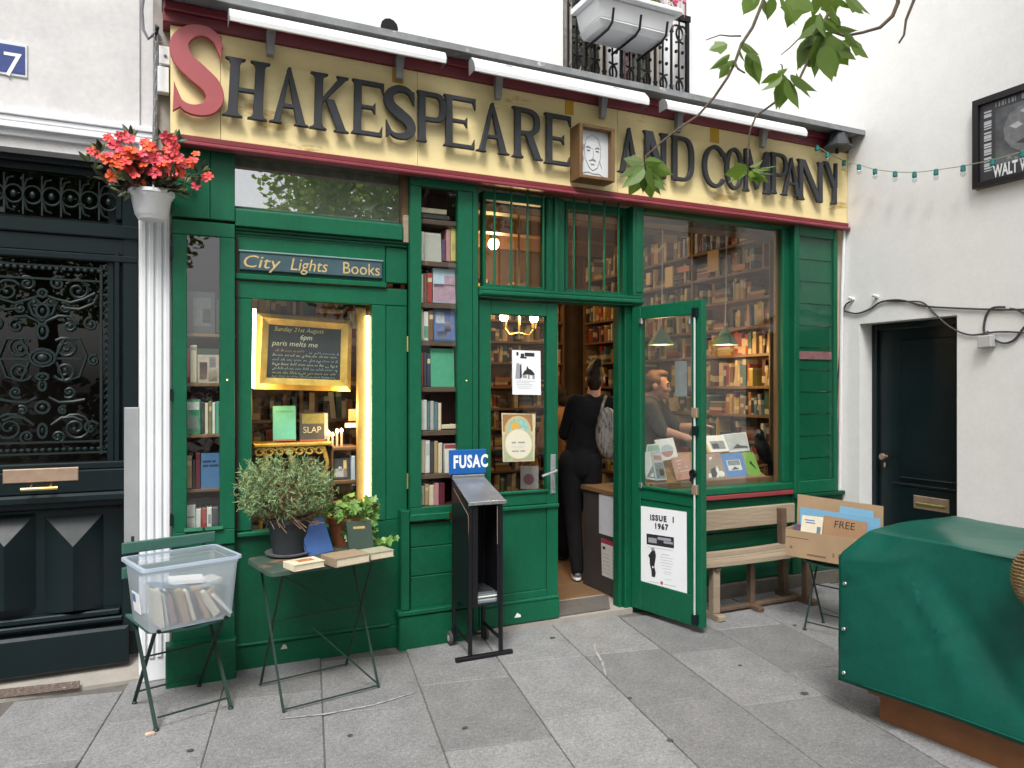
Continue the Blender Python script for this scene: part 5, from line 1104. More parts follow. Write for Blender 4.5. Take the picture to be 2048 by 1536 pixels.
book(703, 711, 912, 972, .21, 'sky blue', 'pale blue upright spine beside the tube lamp in the left window')
cn = thing('reflected_glints', 'chandelier reflection built as four small glowing candles on the window shelf', 'glints', fw(676, 892, .26))
for i, (u, v) in enumerate(((657, 865), (665, 869), (674, 862), (683, 861))):  # glowing tips stand in for a small chandelier's reflection
    c = fw(u, v, .26); g = G(); g.tube([(c.x, .26, fz(u, 892, .26)), (c.x, .26, c.z - .012)], .007, 7); g.build('glint_stick', CV and cov('cream', CV['cream']), cn)
    g = G(); g.ball(c, .009, rz=.014); g.build('glint', glow('glint_glow', (1, .55, .15), 16), cn, smooth=True)
g = G(); g.cbox(fx(697, .3), fx(715, .3), .3, .305, fz(706, 842, .3), fz(706, 818, .3), .001); tag(g.build('price_card', cov('tan', CV['tan']), org=fw(706, 842, .3)), 'tan card pinned beside the tube lamp above the candles', 'card')
g = G(); g.cbox(fx(690, .28), fx(715, .28), .28, .284, fz(703, 855, .28), fz(703, 846, .28), .001); tag(g.build('shelf_label', PAPER, org=fw(703, 855, .28)), 'small white label strip under the tan card in the left window', 'label')
g = G(); g.cbox(fx(700, .2), fx(716, .2), .2, .203, fz(708, 657, .2), fz(708, 627, .2), .001); tag(g.build('pinned_note', cov('cream', CV['cream']), org=fw(708, 657, .2)), 'cream note pinned behind the top right corner of the blackboard', 'note')

# ------------------------------------------------------------------ posters on the door and by the counter
def poster(name, pts, lab, mats=PAPER, th=.002, cat='poster', parent=None, border=None):
    g = G(); g.slab(*pts, th); o = g.build(name, mats, parent, org=None if parent is not None else pts[0])
    if parent is None: tag(o, lab, cat)
    p0 = Vector(pts[0]); X = Vector(pts[1]) - p0; Z = Vector(pts[3]) - p0; N = X.cross(Z).normalized()
    def mark(fs, m, nm='print', k=0):
        g = G()
        for a, b, c, d in fs:
            q = [p0 + X * a + Z * c, p0 + X * b + Z * c, p0 + X * b + Z * d, p0 + X * a + Z * d]; g.slab(*[r + N * (.0006 + k * .0004) for r in q], .0004)
        return g.build(nm, m, o)
    def shape(f, m, nm='print', k=0):
        g = G(); g.add([p0 + X * a + Z * b + N * (.0008 + k * .0004) for a, b in f], [list(range(len(f)))]); return g.build(nm, m, o)
    return o, mark, shape, (p0, X, Z, N)
def circ(cx_, cz_, r, asp, n=22, a0=0, a1=2 * math.pi): return [(cx_ + r * math.cos(a0 + (a1 - a0) * i / n), cz_ + r * asp * math.sin(a0 + (a1 - a0) * i / n)) for i in range(n if a1 - a0 > 6.2 else n + 1)]
yg = -.002 + .022 - .002
def dq(ua, ub, va, vb, Y=.018): return [fw(ua, vb, Y), fw(ub, vb, Y), fw(ub, va, Y), fw(ua, va, Y)]
o, mk, shp, fr_ = poster('poster', [fw(1025, 789, .019), fw(1082, 790, .019), fw(1081, 702, .019), fw(1024, 700, .019)], 'white notice with a black ink drawing taped inside the closed door leaf')
mk([(.15, .22, .88, .96), (.30, .42, .86, .93), (.44, .78, .87, .955), (.28, .5, .82, .86)], INK); shp([(.1, .36), (.14, .70), (.22, .72), (.28, .66), (.30, .36)], INKG, k=1); shp([(.26, .36), (.27, .66), (.31, .72), (.33, .40)], INK, k=2)
shp([(.34, .44), (.42, .54), (.48, .56), (.52, .66), (.56, .60), (.68, .56), (.78, .48), (.76, .44), (.5, .46)], INK, k=2); mk([(.36, .5, .38, .44), (.54, .60, .36, .46), (.70, .78, .36, .45)], INKG, k=3); mk([(.12, .8, .30, .315), (.12, .6, .26, .275), (.14, .72, .22, .235), (.2, .66, .14, .155), (.15, .7, .18, .19)], INKL)
TANP = mat('faded_poster_cream', (.58, .50, .32), rough=.7, var=.12, vs=20, bump=0)
o, mk, shp, fr_ = poster('poster', [fw(1006, 924, .0195), fw(1069, 922, .0195), fw(1071, 828, .0195), fw(1003, 826, .0195)], 'ornate cream poster with an arch and a large pale disc on the closed door leaf', TANP)
asp = fr_[1].length / fr_[2].length
mk([(.03, .97, .62, .97)], mat('poster_russet', (.30, .16, .07), var=.3, vs=40, bump=0), k=0); shp(circ(.5, .64, .42, asp), mat('poster_ochre', (.55, .40, .18), bump=0), k=1); shp(circ(.52, .66, .33, asp), mat('poster_aqua', (.25, .48, .42), bump=0, var=.3, vs=30), k=2); shp(circ(.42, .72, .14, asp), mat('poster_orange', (.62, .36, .06), bump=0), k=3); shp(circ(.6, .6, .12, asp), mat('poster_white', (.65, .64, .55), bump=0), k=4); shp(circ(.36, .58, .10, asp), mat('poster_white', (.65, .64, .55)), k=5)
mk([(.04, .96, .03, .56)], mat('poster_sage', (.36, .42, .26), var=.3, vs=30, bump=0), k=3); shp(circ(.5, .36, .45, asp, 30), mat('poster_ring', (.48, .44, .28), bump=0), k=6); shp(circ(.5, .36, .42, asp, 30), mat('poster_disc', (.68, .64, .50), bump=0, var=.05), k=7); mk([(.28, .42, .375, .41), (.48, .70, .375, .41), (.28, .5, .20, .23), (.54, .70, .20, .23)], INKG, k=9); mk([(.24, .72, .31, .32), (.3, .66, .285, .293)], INKL, k=9)
o, mk, shp, fr_ = poster('leaflet', dq(1041, 1077, 932, 978, .20), 'pale leaflet with a pink circle standing behind the lower glass of the closed door leaf', cov('lilac_grey', (.45, .40, .40)), cat='leaflet')
shp(circ(.45, .42, .3, .8), mat('poster_plum', (.30, .12, .17), bump=0))
# white poster on the open leaf
M_ = Matrix.Translation(wpos(sh) + do.location) @ Matrix.Rotation(da, 4, 'Z')
def ol(x, z, y=.0): return M_ @ Vector((x, y, z))
def olp(u, v):                          # the outer face of the open leaf under a line of sight
    d = Vector(ray(u, v)); o0 = Vector((0, -DIST, EYE)); p0 = ol(0, 0, .006); nrm = (M_.to_3x3() @ Vector((0, 1, 0)))
    return o0 + d * ((p0 - o0).dot(nrm) / d.dot(nrm))
pts = [olp(1279, 1187), olp(1374, 1209), olp(1373, 1024), olp(1276, 1011)]
o, mk, shp, fr_ = poster('poster', pts, 'large white poster reading issue 1 1967 on the lower panel of the open door leaf', th=.0015)
W_, H_ = fr_[1].length, fr_[2].length; xd, up = fr_[1].normalized(), fr_[2].normalized(); N = fr_[3]
for s, z, x, sz in (('ISSUE', .855, .44, .085), ('1', .855, .755, .085), ('1967', .765, .5, .085)):
    text(s, H_ * sz, INK, o, fr_[0] + fr_[1] * x + fr_[2] * z + N * .001, xd, up, align='CENTER', bold=.0022, space=1.22)
mk([(.18, .76, .575, .695)], INK); mk([(.22, .40, .60, .655), (.42, .70, .645, .675), (.55, .74, .615, .64)], INKG, k=1); mk([(.2, .74, .545, .553)], INKL)
shp([(.25, .48), (.30, .52), (.36, .52), (.38, .46), (.36, .40), (.34, .34), (.37, .27), (.35, .22), (.28, .22), (.27, .30), (.24, .36), (.24, .42), (.21, .45)], INK); shp([(.26, .525), (.30, .55), (.35, .545), (.355, .51)], INKG, k=1); shp(circ(.31, .33, .018, .6), PAPER, k=2)
mk([(.5, .66, .485, .495), (.46, .74, .455, .462), (.48, .72, .425, .432), (.46, .74, .395, .402), (.5, .7, .365, .372), (.52, .68, .335, .342), (.54, .7, .30, .307), (.54, .68, .28, .286), (.56, .7, .22, .227), (.23, .44, .16, .17), (.54, .78, .16, .17)], INKL)
mk([(.465, .515, .155, .19)], mat('small_red_mark', (.42, .06, .05), bump=0))
# counter side inside the doorway with two notices
XC_ = fx(1249, .11); 
cn_ = thing('counter', 'dark wooden counter and window bay inside the door with notices on its side', 'counter', (3.6, .5, .03))
g = G(); g.cbox(XC_, 4.3, .12, .66, .03, fz(1430, 985, .12), .006); g.build('body', mat('dark_counter', (.035, .030, .028), rough=.6, var=.3), cn_)
g = G(); zt = fz(1430, 984, .10); g.cbox(XC_ - .01, 4.35, .095, .68, zt, zt + .03, .004); g.build('top', BROWN_H, cn_)
def xq(u, v): 
    p = rw(u, v, XC_ - .004); return p
for (pa, pb_, pc, pd, nm, lab) in (((1198, 1066), (1247, 1081), (1247, 992), (1198, 988), 'notice', 'plain grey-white notice on the counter side just inside the doorway'), ((1204, 1150), (1247, 1168), (1247, 1092), (1202, 1076), 'timetable', 'printed timetable with a red heading on the counter side inside the doorway')):
    o, mk, shp, fr_ = poster(nm, [xq(*pa), xq(*pb_), xq(*pc), xq(*pd)], lab, cov('grey_paper', (.52, .52, .56)), cat='notice')
    if nm == 'notice': mk([(.1, .9, .88, .9), (.1, .5, .25, .27), (.2, .6, .12, .14), (.2, .7, .7, .71), (.2, .66, .6, .61)], INKL)
    else: mk([(.0, 1, .88, 1.0)], mat('timetable_red', (.30, .03, .05), bump=0)); mk([(.03, .42, .04, .82), (.48, .92, .04, .82)], cov('cream_paper', (.50, .48, .44))); mk([(.08, .2, .72, .8)], INK, k=2); mk([(.06, .4, .1 + .1 * i, .115 + .1 * i) for i in range(6)] + [(.5, .9, .1 + .1 * i, .115 + .1 * i) for i in range(7)], INKG, k=2)
# ------------------------------------------------------------------ people inside the shop
SKIN = mat('skin', (.46, .23, .16), rough=.55, var=.06, bump=.02, trans=.12); HAIR = mat('dark_brown_hair', (.022, .012, .007), rough=.6, spec=.25, var=.3, vs=60, bump=.5, bs=180)
HAIR2 = mat('light_brown_hair', (.085, .042, .022), rough=.6, spec=.25, var=.3, vs=60, bump=.5, bs=180)
def skinned(chains, spine=None, k=0):
    """limbs as overlapping tapered solids (joined into one skin by the voxel remesh); the trunk is broader than deep"""
    g = G()
    for ch in chains:
        for a, b in zip(ch, ch[1:]): g.tube([a[:3], b[:3]], [a[3], b[3]], 14)
        for a in ch: g.ball(a[:3], a[3], n=14, m=9)
    if spine:
        for (x, y, z, r), (w, d, h) in zip(spine, ((.155, .115, .13), (.128, .10, .13), (.16, .115, .155), (.12, .075, .075))): g.ball((x, y, z), w + k, d + k, h + k, 16, 10)
        for a, b in zip(spine[:3], spine[1:4]):
            for s in (-1, 1): g.tube([(a[0] + s * .06, a[1], a[2]), (b[0] + s * .065, b[1], b[2])], [a[3] * .78 + k, b[3] * .72 + k], 12)
    return g
def remesh(o, v=.011):
    m = o.modifiers.new('remesh', 'REMESH'); m.mode = 'VOXEL'; m.voxel_size = v; m.use_smooth_shade = True
    m = o.modifiers.new('smooth', 'SMOOTH'); m.iterations = 2; m.factor = .4
def headg(g, c, yaw=0, pitch=0, s=1.0):
    R3 = Matrix.Rotation(yaw, 3, 'Z') @ Matrix.Rotation(pitch, 3, 'X'); c = Vector(c)
    def b(x, y, z, a, bb, d): g.ball(c + R3 @ (Vector((x, y, z)) * s), a * s, bb * s, d * s, 14, 10, rot=R3)
    b(0, -.012, .025, .074, .094, .092); b(0, .028, -.055, .052, .058, .062); b(0, .072, -.092, .026, .022, .022); b(0, .055, -.012, .058, .042, .055)
    b(0, .092, -.018, .011, .014, .026); b(0, .104, -.034, .014, .014, .011); b(0, .088, -.066, .024, .012, .009); b(0, .088, .024, .050, .014, .012)
    for sx in (-1, 1): b(sx * .078, -.008, -.012, .012, .024, .034); b(sx * .036, .070, -.028, .022, .024, .022)
    g.tube([c + R3 @ Vector((0, -.02, -.05)) * s, c + R3 @ Vector((0, -.035, -.17)) * s], [.052 * s, .056 * s], 12)
    return R3
def eyes(c, R3, s, par):
    g = G()
    for sx in (-1, 1): g.ball(Vector(c) + R3 @ (Vector((sx * .032, .088, -.004)) * s), .011 * s, .009 * s, .008 * s, 8, 6)
    g.build('eyes', mat('eye', (.03, .02, .018), rough=.2), par, local=True, smooth=True)
    g = G()
    for sx in (-1, 1): g.tube([Vector(c) + R3 @ (Vector((sx * x, y, z)) * s) for x, y, z in ((.014, .103, .022), (.034, .100, .028), (.054, .086, .022))], .004 * s, 5)
    g.build('eyebrows', HAIR, par, local=True)
def hand(g, w, d, side, k=1.0, curl=.5):
    """palm and five bent fingers from wrist w pointing along d"""
    w, d = Vector(w), Vector(d).normalized(); s = d.cross(Vector((0, 0, 1))); s = s.normalized() if s.length > .1 else Vector((1, 0, 0)); n = s.cross(d)
    g.ball(w + d * .045 * k, .040 * k, .018 * k, .048 * k, 10, 7, rot=Matrix((s, n, d)).transposed())
    for i, (o, L) in enumerate(((-.03, .062), (-.010, .074), (.010, .070), (.028, .055))):
        a = w + d * .08 * k + s * o * k; b = a + (d - n * curl * .5) * L * .5 * k; c = b + (d * .7 - n * curl) * L * .5 * k; g.tube([a - d * .015, a, b, c], [.009 * k, .0095 * k, .0085 * k, .0065 * k], 7)
    a = w + d * .03 * k - s * .03 * k * side; g.tube([a, a + (d * .6 - s * side * .8) * .035 * k, a + (d * 1.1 - s * side * .9 - n * .3) * .055 * k], [.013 * k, .011 * k, .008 * k], 7)
def limbs(p):
    sp_ = [(0, 0, p['hip'], .125), (0, p.get('b1', 0), p['hip'] + .17, .115), (0, p.get('b2', 0), p['hip'] + .35, .135), (0, p.get('b3', 0), p['hip'] + .47, .085), (0, p.get('b4', 0), p['hip'] + .55, .052)]
    return sp_
def person(label, loc, rz, hip, lean, arms, legs, head, shirt, trousers, hairm, hairf, shoes=None, s=1.0):
    t = thing('person', label, 'person', loc, rz)
    lx, ly = lean
    spine = [(0, 0, hip, .115), (lx * .3, ly * .3, hip + .16, .105), (lx * .75, ly * .75, hip + .34, .125), (lx, ly, hip + .45, .085), (lx * 1.05, ly * 1.1, hip + .53, .05)]
    sh3 = spine[3]
    arms = [[(sh3[0] + q * .06, sh3[1], sh3[2] - .01, .062)] + a for q, a in zip((-1, 1), arms)]
    legs_ = [[(l[0][0], 0, hip, .10)] + l for l in legs]
    g = skinned([spine[3:]] + arms + legs_, spine); R3 = headg(g, head[0], head[1], head[2], 1.0); g.tube([spine[4][:3], head[0]], [.055, .05], 12)
    for a, sd in zip(arms, (-1, 1)): hand(g, a[-1][:3], Vector(a[-1][:3]) - Vector(a[-2][:3]), sd, .95)
    b = g.build('body', SKIN, t, local=True, smooth=2); remesh(b, .009)
    f = lambda q, k: [(x, y, z, r + k) for x, y, z, r in q]
    o = skinned([f(a[:3], .013) for a in arms], spine, .013).build('shirt', shirt, t, local=True, smooth=2); remesh(o)
    g = skinned([f(l[:4], .014) for l in legs_]); g.ball((0, 0, hip), .158, .125, .11, 16, 10); o = g.build('trousers', trousers, t, local=True, smooth=2); remesh(o)
    for l in legs:
        a = Vector(l[2][:3]); g = G(); g.ball(a + Vector((0, .065, -.035)), .046, .125, .045, 12, 8); g.tube([a + Vector((0, 0, -.03)), a + Vector((0, 0, .045))], [.05, .048], 10); sh_ = g.build('shoe', shoes or BLACK, t, local=True, smooth=2); remesh(sh_, .008)
        g = G(); g.lathe([(.044, -.0), (.047, .006), (.046, .022)], a + Vector((0, .065, -.082)), 16, sy=2.55); g.build('sole', REFLECTOR if shoes else BLACK, sh_, local=True)
    g = G(); hairf(g, Vector(head[0]), R3); o = g.build('hair', hairm, t, local=True, smooth=2); remesh(o, .009)
    eyes(head[0], R3, 1.0, t)
    return t
def hair_up(g, c, R3):
    for x, y, z, a, b, d in ((0, -.026, .038, .084, .094, .094), (0, -.05, -.02, .074, .068, .075), (.03, -.07, .11, .05, .045, .04), (-.01, -.03, .13, .04, .04, .03), (0, -.055, -.075, .05, .045, .035)):
        g.ball(c + R3 @ Vector((x, y, z)), a, b, d, 14, 10, rot=R3)
def hair_short(g, c, R3):
    for x, y, z, a, b, d in ((0, -.030, .042, .081, .090, .088), (0, .02, .098, .06, .062, .035), (0, -.06, -.02, .070, .058, .06), (.066, -.012, .03, .018, .05, .045), (-.066, -.012, .03, .018, .05, .045)):
        g.ball(c + R3 @ Vector((x, y, z)), a, b, d, 14, 10, rot=R3)
BLKT = mat('black_cloth', (.006, .006, .008), rough=.9, spec=.25, var=.3, vs=12, bump=1.0, bs=7); GREYT = mat('charcoal_shirt', (.04, .039, .038), rough=.9, var=.3, vs=12, bump=.8, bs=8); ORT = mat('ochre_shirt', (.34, .17, .05), rough=.9, var=.2)
fl = .027
# the woman standing in the doorway, seen from behind, leaning to the counter
wp = gr(1152, 1163, fl)
lw3 = [(.07, .0, .47, .062), (.06, -.02, .09, .042), (.06, .0, .085, .03)]
woman = person('person in black seen from behind in the doorway with a patterned shoulder bag', (wp.x + .05, wp.y + .02, fl), R_(-24), .90, (.12, .08),
    [[(-.05, .06, 1.355, .06), (-.13, .12, 1.12, .042), (-.03, .28, .99, .03)], [(.27, .08, 1.345, .06), (.32, .16, 1.10, .042), (.26, .36, 1.02, .03)]],
    [[(-.085, 0, .86, .09), (-.06, .02, .48, .062), (-.03, -.02, .092, .044)], [(.085, .0, .86, .09), (.12, .06, .48, .062), (.12, .14, .092, .044)]],
    ((.15, .12, 1.545), R_(-14), R_(-8)), BLKT, BLKT, HAIR, hair_up, shoes=mat('grey_canvas_shoe', (.20, .205, .22), rough=.8, var=.2))
woman.scale = (.86, .9, 1.0)
bgl = woman.location + Matrix.Rotation(R_(-24), 3, 'Z') @ Vector((.20, -.06, 1.13))
bag = thing('shoulder_bag', 'silvery patterned bag hanging from the shoulder of the person in the doorway', 'bag', bgl, R_(-24))
m = mat('patterned_bag', (.30, .28, .26), rough=.4, var=.5, vs=18, bump=.3, bs=60, col2=(.06, .05, .05), c2s=22, c2t=.52, stretch=(3, 1, .6))
g = G(); g.ball((0, 0, 0), .095, .055, .20, 18, 12); g.ball((.01, -.012, -.06), .09, .06, .14, 16, 10); o = g.build('pouch', m, bag, local=True, smooth=2); remesh(o, .01)
g = G(); g.tube([(-.05, .02, .14), (-.03, .03, .22), (.0, .09, .28), (.03, .14, .22), (.05, .12, .05)], .012, 6); g.build('strap', m, bag, local=True, smooth=True)
# the man behind the window, looking to the right
mp = fw(1296, 783, .98)
man = person('person with short brown hair and a dark shirt looking right behind the big window', (mp.x - .06, mp.y + .04, fl + .05), R_(-136), .83, (.0, .09),
    [[(-.17, .12, 1.26, .062), (-.20, .28, 1.08, .045), (-.17, .46, 1.10, .031)], [(.17, .12, 1.26, .062), (.22, .22, 1.08, .044), (.16, .42, 1.02, .031)]],
    [[(-.09, 0, .80, .09), (-.09, .06, .44, .062), (-.09, .0, .092, .044)], [(.09, .0, .80, .09), (.09, .06, .44, .062), (.09, 0, .092, .044)]],
    ((0, .155, 1.445), 0, R_(-4)), GREYT, BLKT, HAIR2, hair_short)
op_ = fw(1131, 815, 1.45)
other = person('person in an ochre top half hidden behind the closed door leaf', (op_.x, op_.y, fl), R_(40), .78, (.0, .06),
    [[(-.17, .08, 1.20, .06), (-.23, .12, .98, .042), (-.20, .26, .86, .03)], [(.17, .08, 1.20, .06), (.23, .12, .98, .042), (.18, .28, .90, .03)]],
    [[(-.08, 0, .74, .085), (-.08, .03, .42, .06), (-.08, 0, .092, .042)], [(.08, 0, .74, .085), (.08, .03, .42, .06), (.08, 0, .092, .042)]],
    ((0, .09, 1.37), 0, R_(-12)), ORT, BLKT, HAIR, hair_short)

# ------------------------------------------------------------------ books and the bird in the big show window
dsp = thing('display_stand', 'sloping wooden book display at the foot of the big show window', 'stand', fw(1400, 975, .3))
zt = fz(1430, 984, .10) + .031
g = G(); x0, x1 = fx(1292, .2), fx(1532, .2)
g.hexa([(x0, .16, zt), (x1, .16, zt), (x1, .56, zt), (x0, .56, zt), (x0, .16, zt + .025), (x1, .16, zt + .025), (x1, .56, zt + .22), (x0, .56, zt + .22)]); g.build('slope', mat('tan_display_board', (.26, .17, .09), rough=.7, var=.2), dsp)
g = G(); g.cbox(x0, x1, .135, .159, zt, zt + .05, .004); g.build('lip', BROWN_H, dsp)
def tilted(u0, u1, ut0, ut1, vb, vt, Yb_, Yt_, col, label, marks=(), th=.014, cat='book', name='book', edge=None):
    p0, p1, p2, p3 = fw(u0, vb[0], Yb_), fw(u1, vb[1], Yb_), fw(ut1, vt[1], Yt_), fw(ut0, vt[0], Yt_)
    g = G(); g.slab(p0, p1, p2, p3, th, 0, 1)
    m = cov(col.replace(' ', '_'), CV[col]) if isinstance(col, str) else col
    o = tag(g.build(name, [m, PAGES], org=p0), label, cat)
    X, Z = p1 - p0, p3 - p0; N = X.cross(Z).normalized()
    for k, (mk_, mm) in enumerate(marks):
        g = G()
        if isinstance(mk_, list):
            g.add([p0 + X * a + (Z * (1 - a) + (p2 - p1) * a) * b + N * (.0008 + .0004 * k) for a, b in mk_], [list(range(len(mk_)))])
        else:
            a, b, c, d = mk_; g.add([p0 + X * i + (Z * (1 - i) + (p2 - p1) * i) * j + N * (.0008 + .0004 * k) for i, j in ((a, c), (b, c), (b, d), (a, d))], [(0, 1, 2, 3)])
        g.build('cover_print', mm, o)
    return o
PK = mat('print_pink', (.5, .22, .22), var=.15, bump=0); LB = mat('print_pale_blue', (.42, .52, .56), var=.15, bump=0); MG = mat('print_mid_grey', (.22, .24, .25), var=.5, vs=40, bump=0); DG = mat('print_dark', (.05, .055, .06), var=.4, bump=0); MNT = mat('print_mint', (.35, .52, .42), var=.2, bump=0); LT = mat('print_white', (.70, .70, .68), bump=0)
CV['salmon'] = (.52, .26, .20); CV['bright blue'] = (.10, .22, .46); CV['leaf green'] = (.20, .40, .08); CV['mist'] = (.55, .58, .58)
tilted(1292, 1316, 1288, 1306, (957, 961), (905, 902), .20, .30, 'white', 'white leaflet with grey photographs, leftmost in the big window', (((.1, .9, .05, .6), MG), ((.4, .7, .1, .35), LT)), .006, 'leaflet', 'leaflet')
tilted(1312, 1334, 1302, 1322, (961, 959), (904, 905), .19, .29, 'mist', 'grey and white leaflet with a rose heading at the left of the window display', (((.15, .9, .72, .88), PK), ((.1, .95, .05, .62), MG), ((.45, .85, .15, .4), DG)), .006, 'leaflet', 'leaflet')
tilted(1292, 1322, 1294, 1318, (905, 903), (889, 887), .32, .35, 'white', 'white leaflet with a pale mint heading behind the rose-headed one', (((.1, .95, .1, .8), MNT),), .006, 'leaflet', 'leaflet')
tilted(1322, 1357, 1309, 1346, (922, 916), (880, 875), .33, .43, 'white', 'white book with a pale blue and pink circle in the window display', ((circ(.52, .42, .34, .85, 18, 0, math.pi), LB), (circ(.48, .40, .33, .85, 18, math.pi, 2 * math.pi), PK)))
tilted(1354, 1386, 1343, 1378, (961, 957), (916, 908), .20, .31, 'salmon', 'salmon pink book in the window display seen through the open door leaf', (((.2, .9, .80, .83), LT), ((.25, .8, .66, .69), LT), ((.2, .8, .5, .53), LT), ((.3, .9, .34, .37), LT)))
tilted(1418, 1458, 1403, 1447, (905, 902), (872, 870), .36, .46, 'white', 'white book with a grey street photograph and yellow spine edge in the window display', (((.25, .9, .15, .65), MG), ((.3, .6, .2, .5), DG), ((0, .08, 0, 1), mat('print_yellow', (.6, .4, .05), bump=0))))
tilted(1460, 1500, 1442, 1492, (905, 901), (869, 864), .38, .48, 'mist', 'pale grey landscape photograph book at the back right of the window display', (((0.05, .95, .1, .95), mat('print_silver', (.40, .43, .43), var=.2, vs=12, bump=0)), ([(.2, .18), (.35, .3), (.5, .42), (.6, .32), (.9, .25), (.95, .15)], DG)))
tilted(1404, 1452, 1400, 1440, (958, 957), (908, 905), .20, .31, mat('cover_fawn', (.33, .25, .19), var=.15), 'fawn book with a white figure on its cover in the window display', (([(.3, .05), (.28, .5), (.40, .62), (.42, .85), (.55, .85), (.56, .6), (.72, .5), (.8, .2), (.7, .05)], LT), ([(.42, .05), (.40, .35), (.60, .45), (.68, .2), (.6, .05)], DG), (circ(.85, .18, .14, .8, 12), LT), ((.05, .95, .88, .95), PK)))
tilted(1455, 1496, 1440, 1483, (957, 954), (908, 905), .21, .32, 'bright blue', 'bright blue book with a white picture on its cover in the window display', (((.18, .82, .30, .72), LT), ((.22, .78, .50, .70), MG), ([(.3, .32), (.5, .45), (.7, .34)], DG)))
tilted(1499, 1524, 1484, 1506, (953, 952), (905, 904), .215, .325, 'leaf green', 'leaf green book with a small dark bird mark at the right of the window display', (([(.35, .55), (.5, .65), (.6, .5), (.8, .3), (.7, .32), (.5, .45)], INK),))
ra = thing('raven_figure', 'black raven figure on a small stand at the right of the big show window', 'figure', fw(1526, 960, .36))
c = fw(1527, 900, .36); g = G(); RV = Matrix.Rotation(R_(-26), 3, 'Y')
g.ball(c, .058, .055, .135, 14, 10, rot=RV); g.ball(c + Vector((-.055, -.01, .125)), .042, .04, .05, 12, 8); g.ball(c + Vector((-.035, 0, .075)), .045, .042, .07, 12, 8)
g.tube([c + Vector((-.075, -.015, .13)), c + Vector((-.105, -.022, .125)), c + Vector((-.15, -.032, .098))], [.02, .016, .003], 8); g.tube([c + Vector((.04, 0, -.08)), c + Vector((.085, 0, -.17)), c + Vector((.10, .0, -.23))], [.045, .034, .018], 8)
o = g.build('bird', mat('raven_black', (.009, .009, .011), rough=.4, var=.3, vs=40, bump=.3), ra, smooth=2); remesh(o, .008)
g = G(); zb = zt; g.tube([c + Vector((.0, -.01, -.11)), (c.x, c.y - .01, zb + .02)], .010, 6); g.tube([c + Vector((.03, -.01, -.1)), (c.x + .03, c.y - .01, zb + .02)], .006, 6); g.lathe([(.07, 0), (.07, .018), (.03, .024)], (c.x + .01, c.y, zb), 14); g.tube([c + Vector((-.07, -.01, -.13)), c + Vector((.09, -.01, -.115))], .012, 7); g.build('stand', BROWN, ra)
g = G(); p0, p1 = fw(1350, 795, .5), fw(1374, 795, .5); g.box(p0.x, p1.x, .5, .502, fz(1358, 793, .5), fz(1358, 722, .5)); 
o = tag(g.build('hanging_notice', mat('grey_notice', (.22, .24, .25), rough=.6, var=.2, vs=14, bump=0), org=(p0.x, .5, fz(1358, 793, .5))), 'grey printed notice hanging inside the big window beside the man', 'notice')
g = G(); g.tube([(p0.x + .05, .501, fz(1358, 722, .5)), (p0.x + .05, .501, fz(1358, 460, .5))], .0012, 4); g.build('thread', INKG, o)
# ------------------------------------------------------------------ folding chair with the clear bin of books
CHG = mat('chipped_green_iron', (.011, .030, .024), rough=.5, spec=.35, var=.3, vs=20, bump=.15, bs=90, col2=(.16, .07, .04), c2s=26, c2t=.66)
SLAT = mat('faded_green_slat', (.035, .11, .085), rough=.6, var=.2, vs=12, bump=.1, col2=(.30, .34, .28), c2s=14, c2t=.66, stretch=(.3, 1, 1))
B, Cc, Aa, Dd = gr(318, 1460), gr(465, 1418), gr(265, 1408), gr(393, 1373)
cc = (B + Cc + Aa + Dd) / 4; ex = ((Cc - B) + (Dd - Aa)).normalized(); rz = math.atan2(ex.y, ex.x); ey = Vector((-ex.y, ex.x, 0))
def folding_chair(name, lab, loc, rz, W=.36, Dp=.40, zs=.43, back=.80, slats=True, k=.72):
    t = thing(name, lab, 'chair', loc, rz)
    for s in (-1, 1):
        x = s * W / 2
        g = G(); g.bar((x, -Dp * .5, .012), (x, Dp * .38, zs - .01),   .022 * k, .010 * k); g.lathe([(.011, 0), (.013, .006), (.007, .012)], (x, -Dp * .5, 0), 8); g.build('leg', CHG, t, local=True)
        g = G(); x2 = s * (W / 2 - .014); g.bar((x2, Dp * .5, .012), (x2, -Dp * .36, zs - .01),   .022 * k, .010 * k); g.lathe([(.011, 0), (.013, .006), (.007, .012)], (x2, Dp * .5, 0), 8); g.build('leg', CHG, t, local=True)
        g = G(); g.tube([(x, Dp * .38, zs - .01), (x, Dp * .44, back)], .007, 6); g.build('back_upright', CHG, t, local=True)
    for y, z in ((-Dp * .46, .05), (Dp * .45, .06), (Dp * .10, .26)):
        g = G(); g.tube([(-W / 2 + .01, y, z), (W / 2 - .01, y, z)], .0045, 6); g.build('rung', CHG, t, local=True)
    for k in range(5):
        y = -Dp * .42 + k * Dp * .19; g = G(); n = 6
        for i in range(n):
            xa, xb = -W * .58 + W * 1.16 * i / n, -W * .58 + W * 1.16 * (i + 1) / n; f = lambda q: -.022 * (1 - (2 * q / (W * 1.16)) ** 2)
            g.hexa([(xa, y, zs + f(xa) - .012), (xb, y, zs + f(xb) - .012), (xb, y + Dp * .15, zs + f(xb) - .012), (xa, y + Dp * .15, zs + f(xa) - .012), (xa, y, zs + f(xa)), (xb, y, zs + f(xb)), (xb, y + Dp * .15, zs + f(xb)), (xa, y + Dp * .15, zs + f(xa))])
        g.build('seat_slat', SLAT, t, local=True)
    if slats:
        for z in (back - .075, back - .19):
            g = G(); g.cbox(-W / 2 - .05, W / 2 + .05, Dp * .43 - .022, Dp * .43 - .006, z, z + .052, .004); g.build('back_slat', SLAT, t, local=True)
    return t
CZ = .435
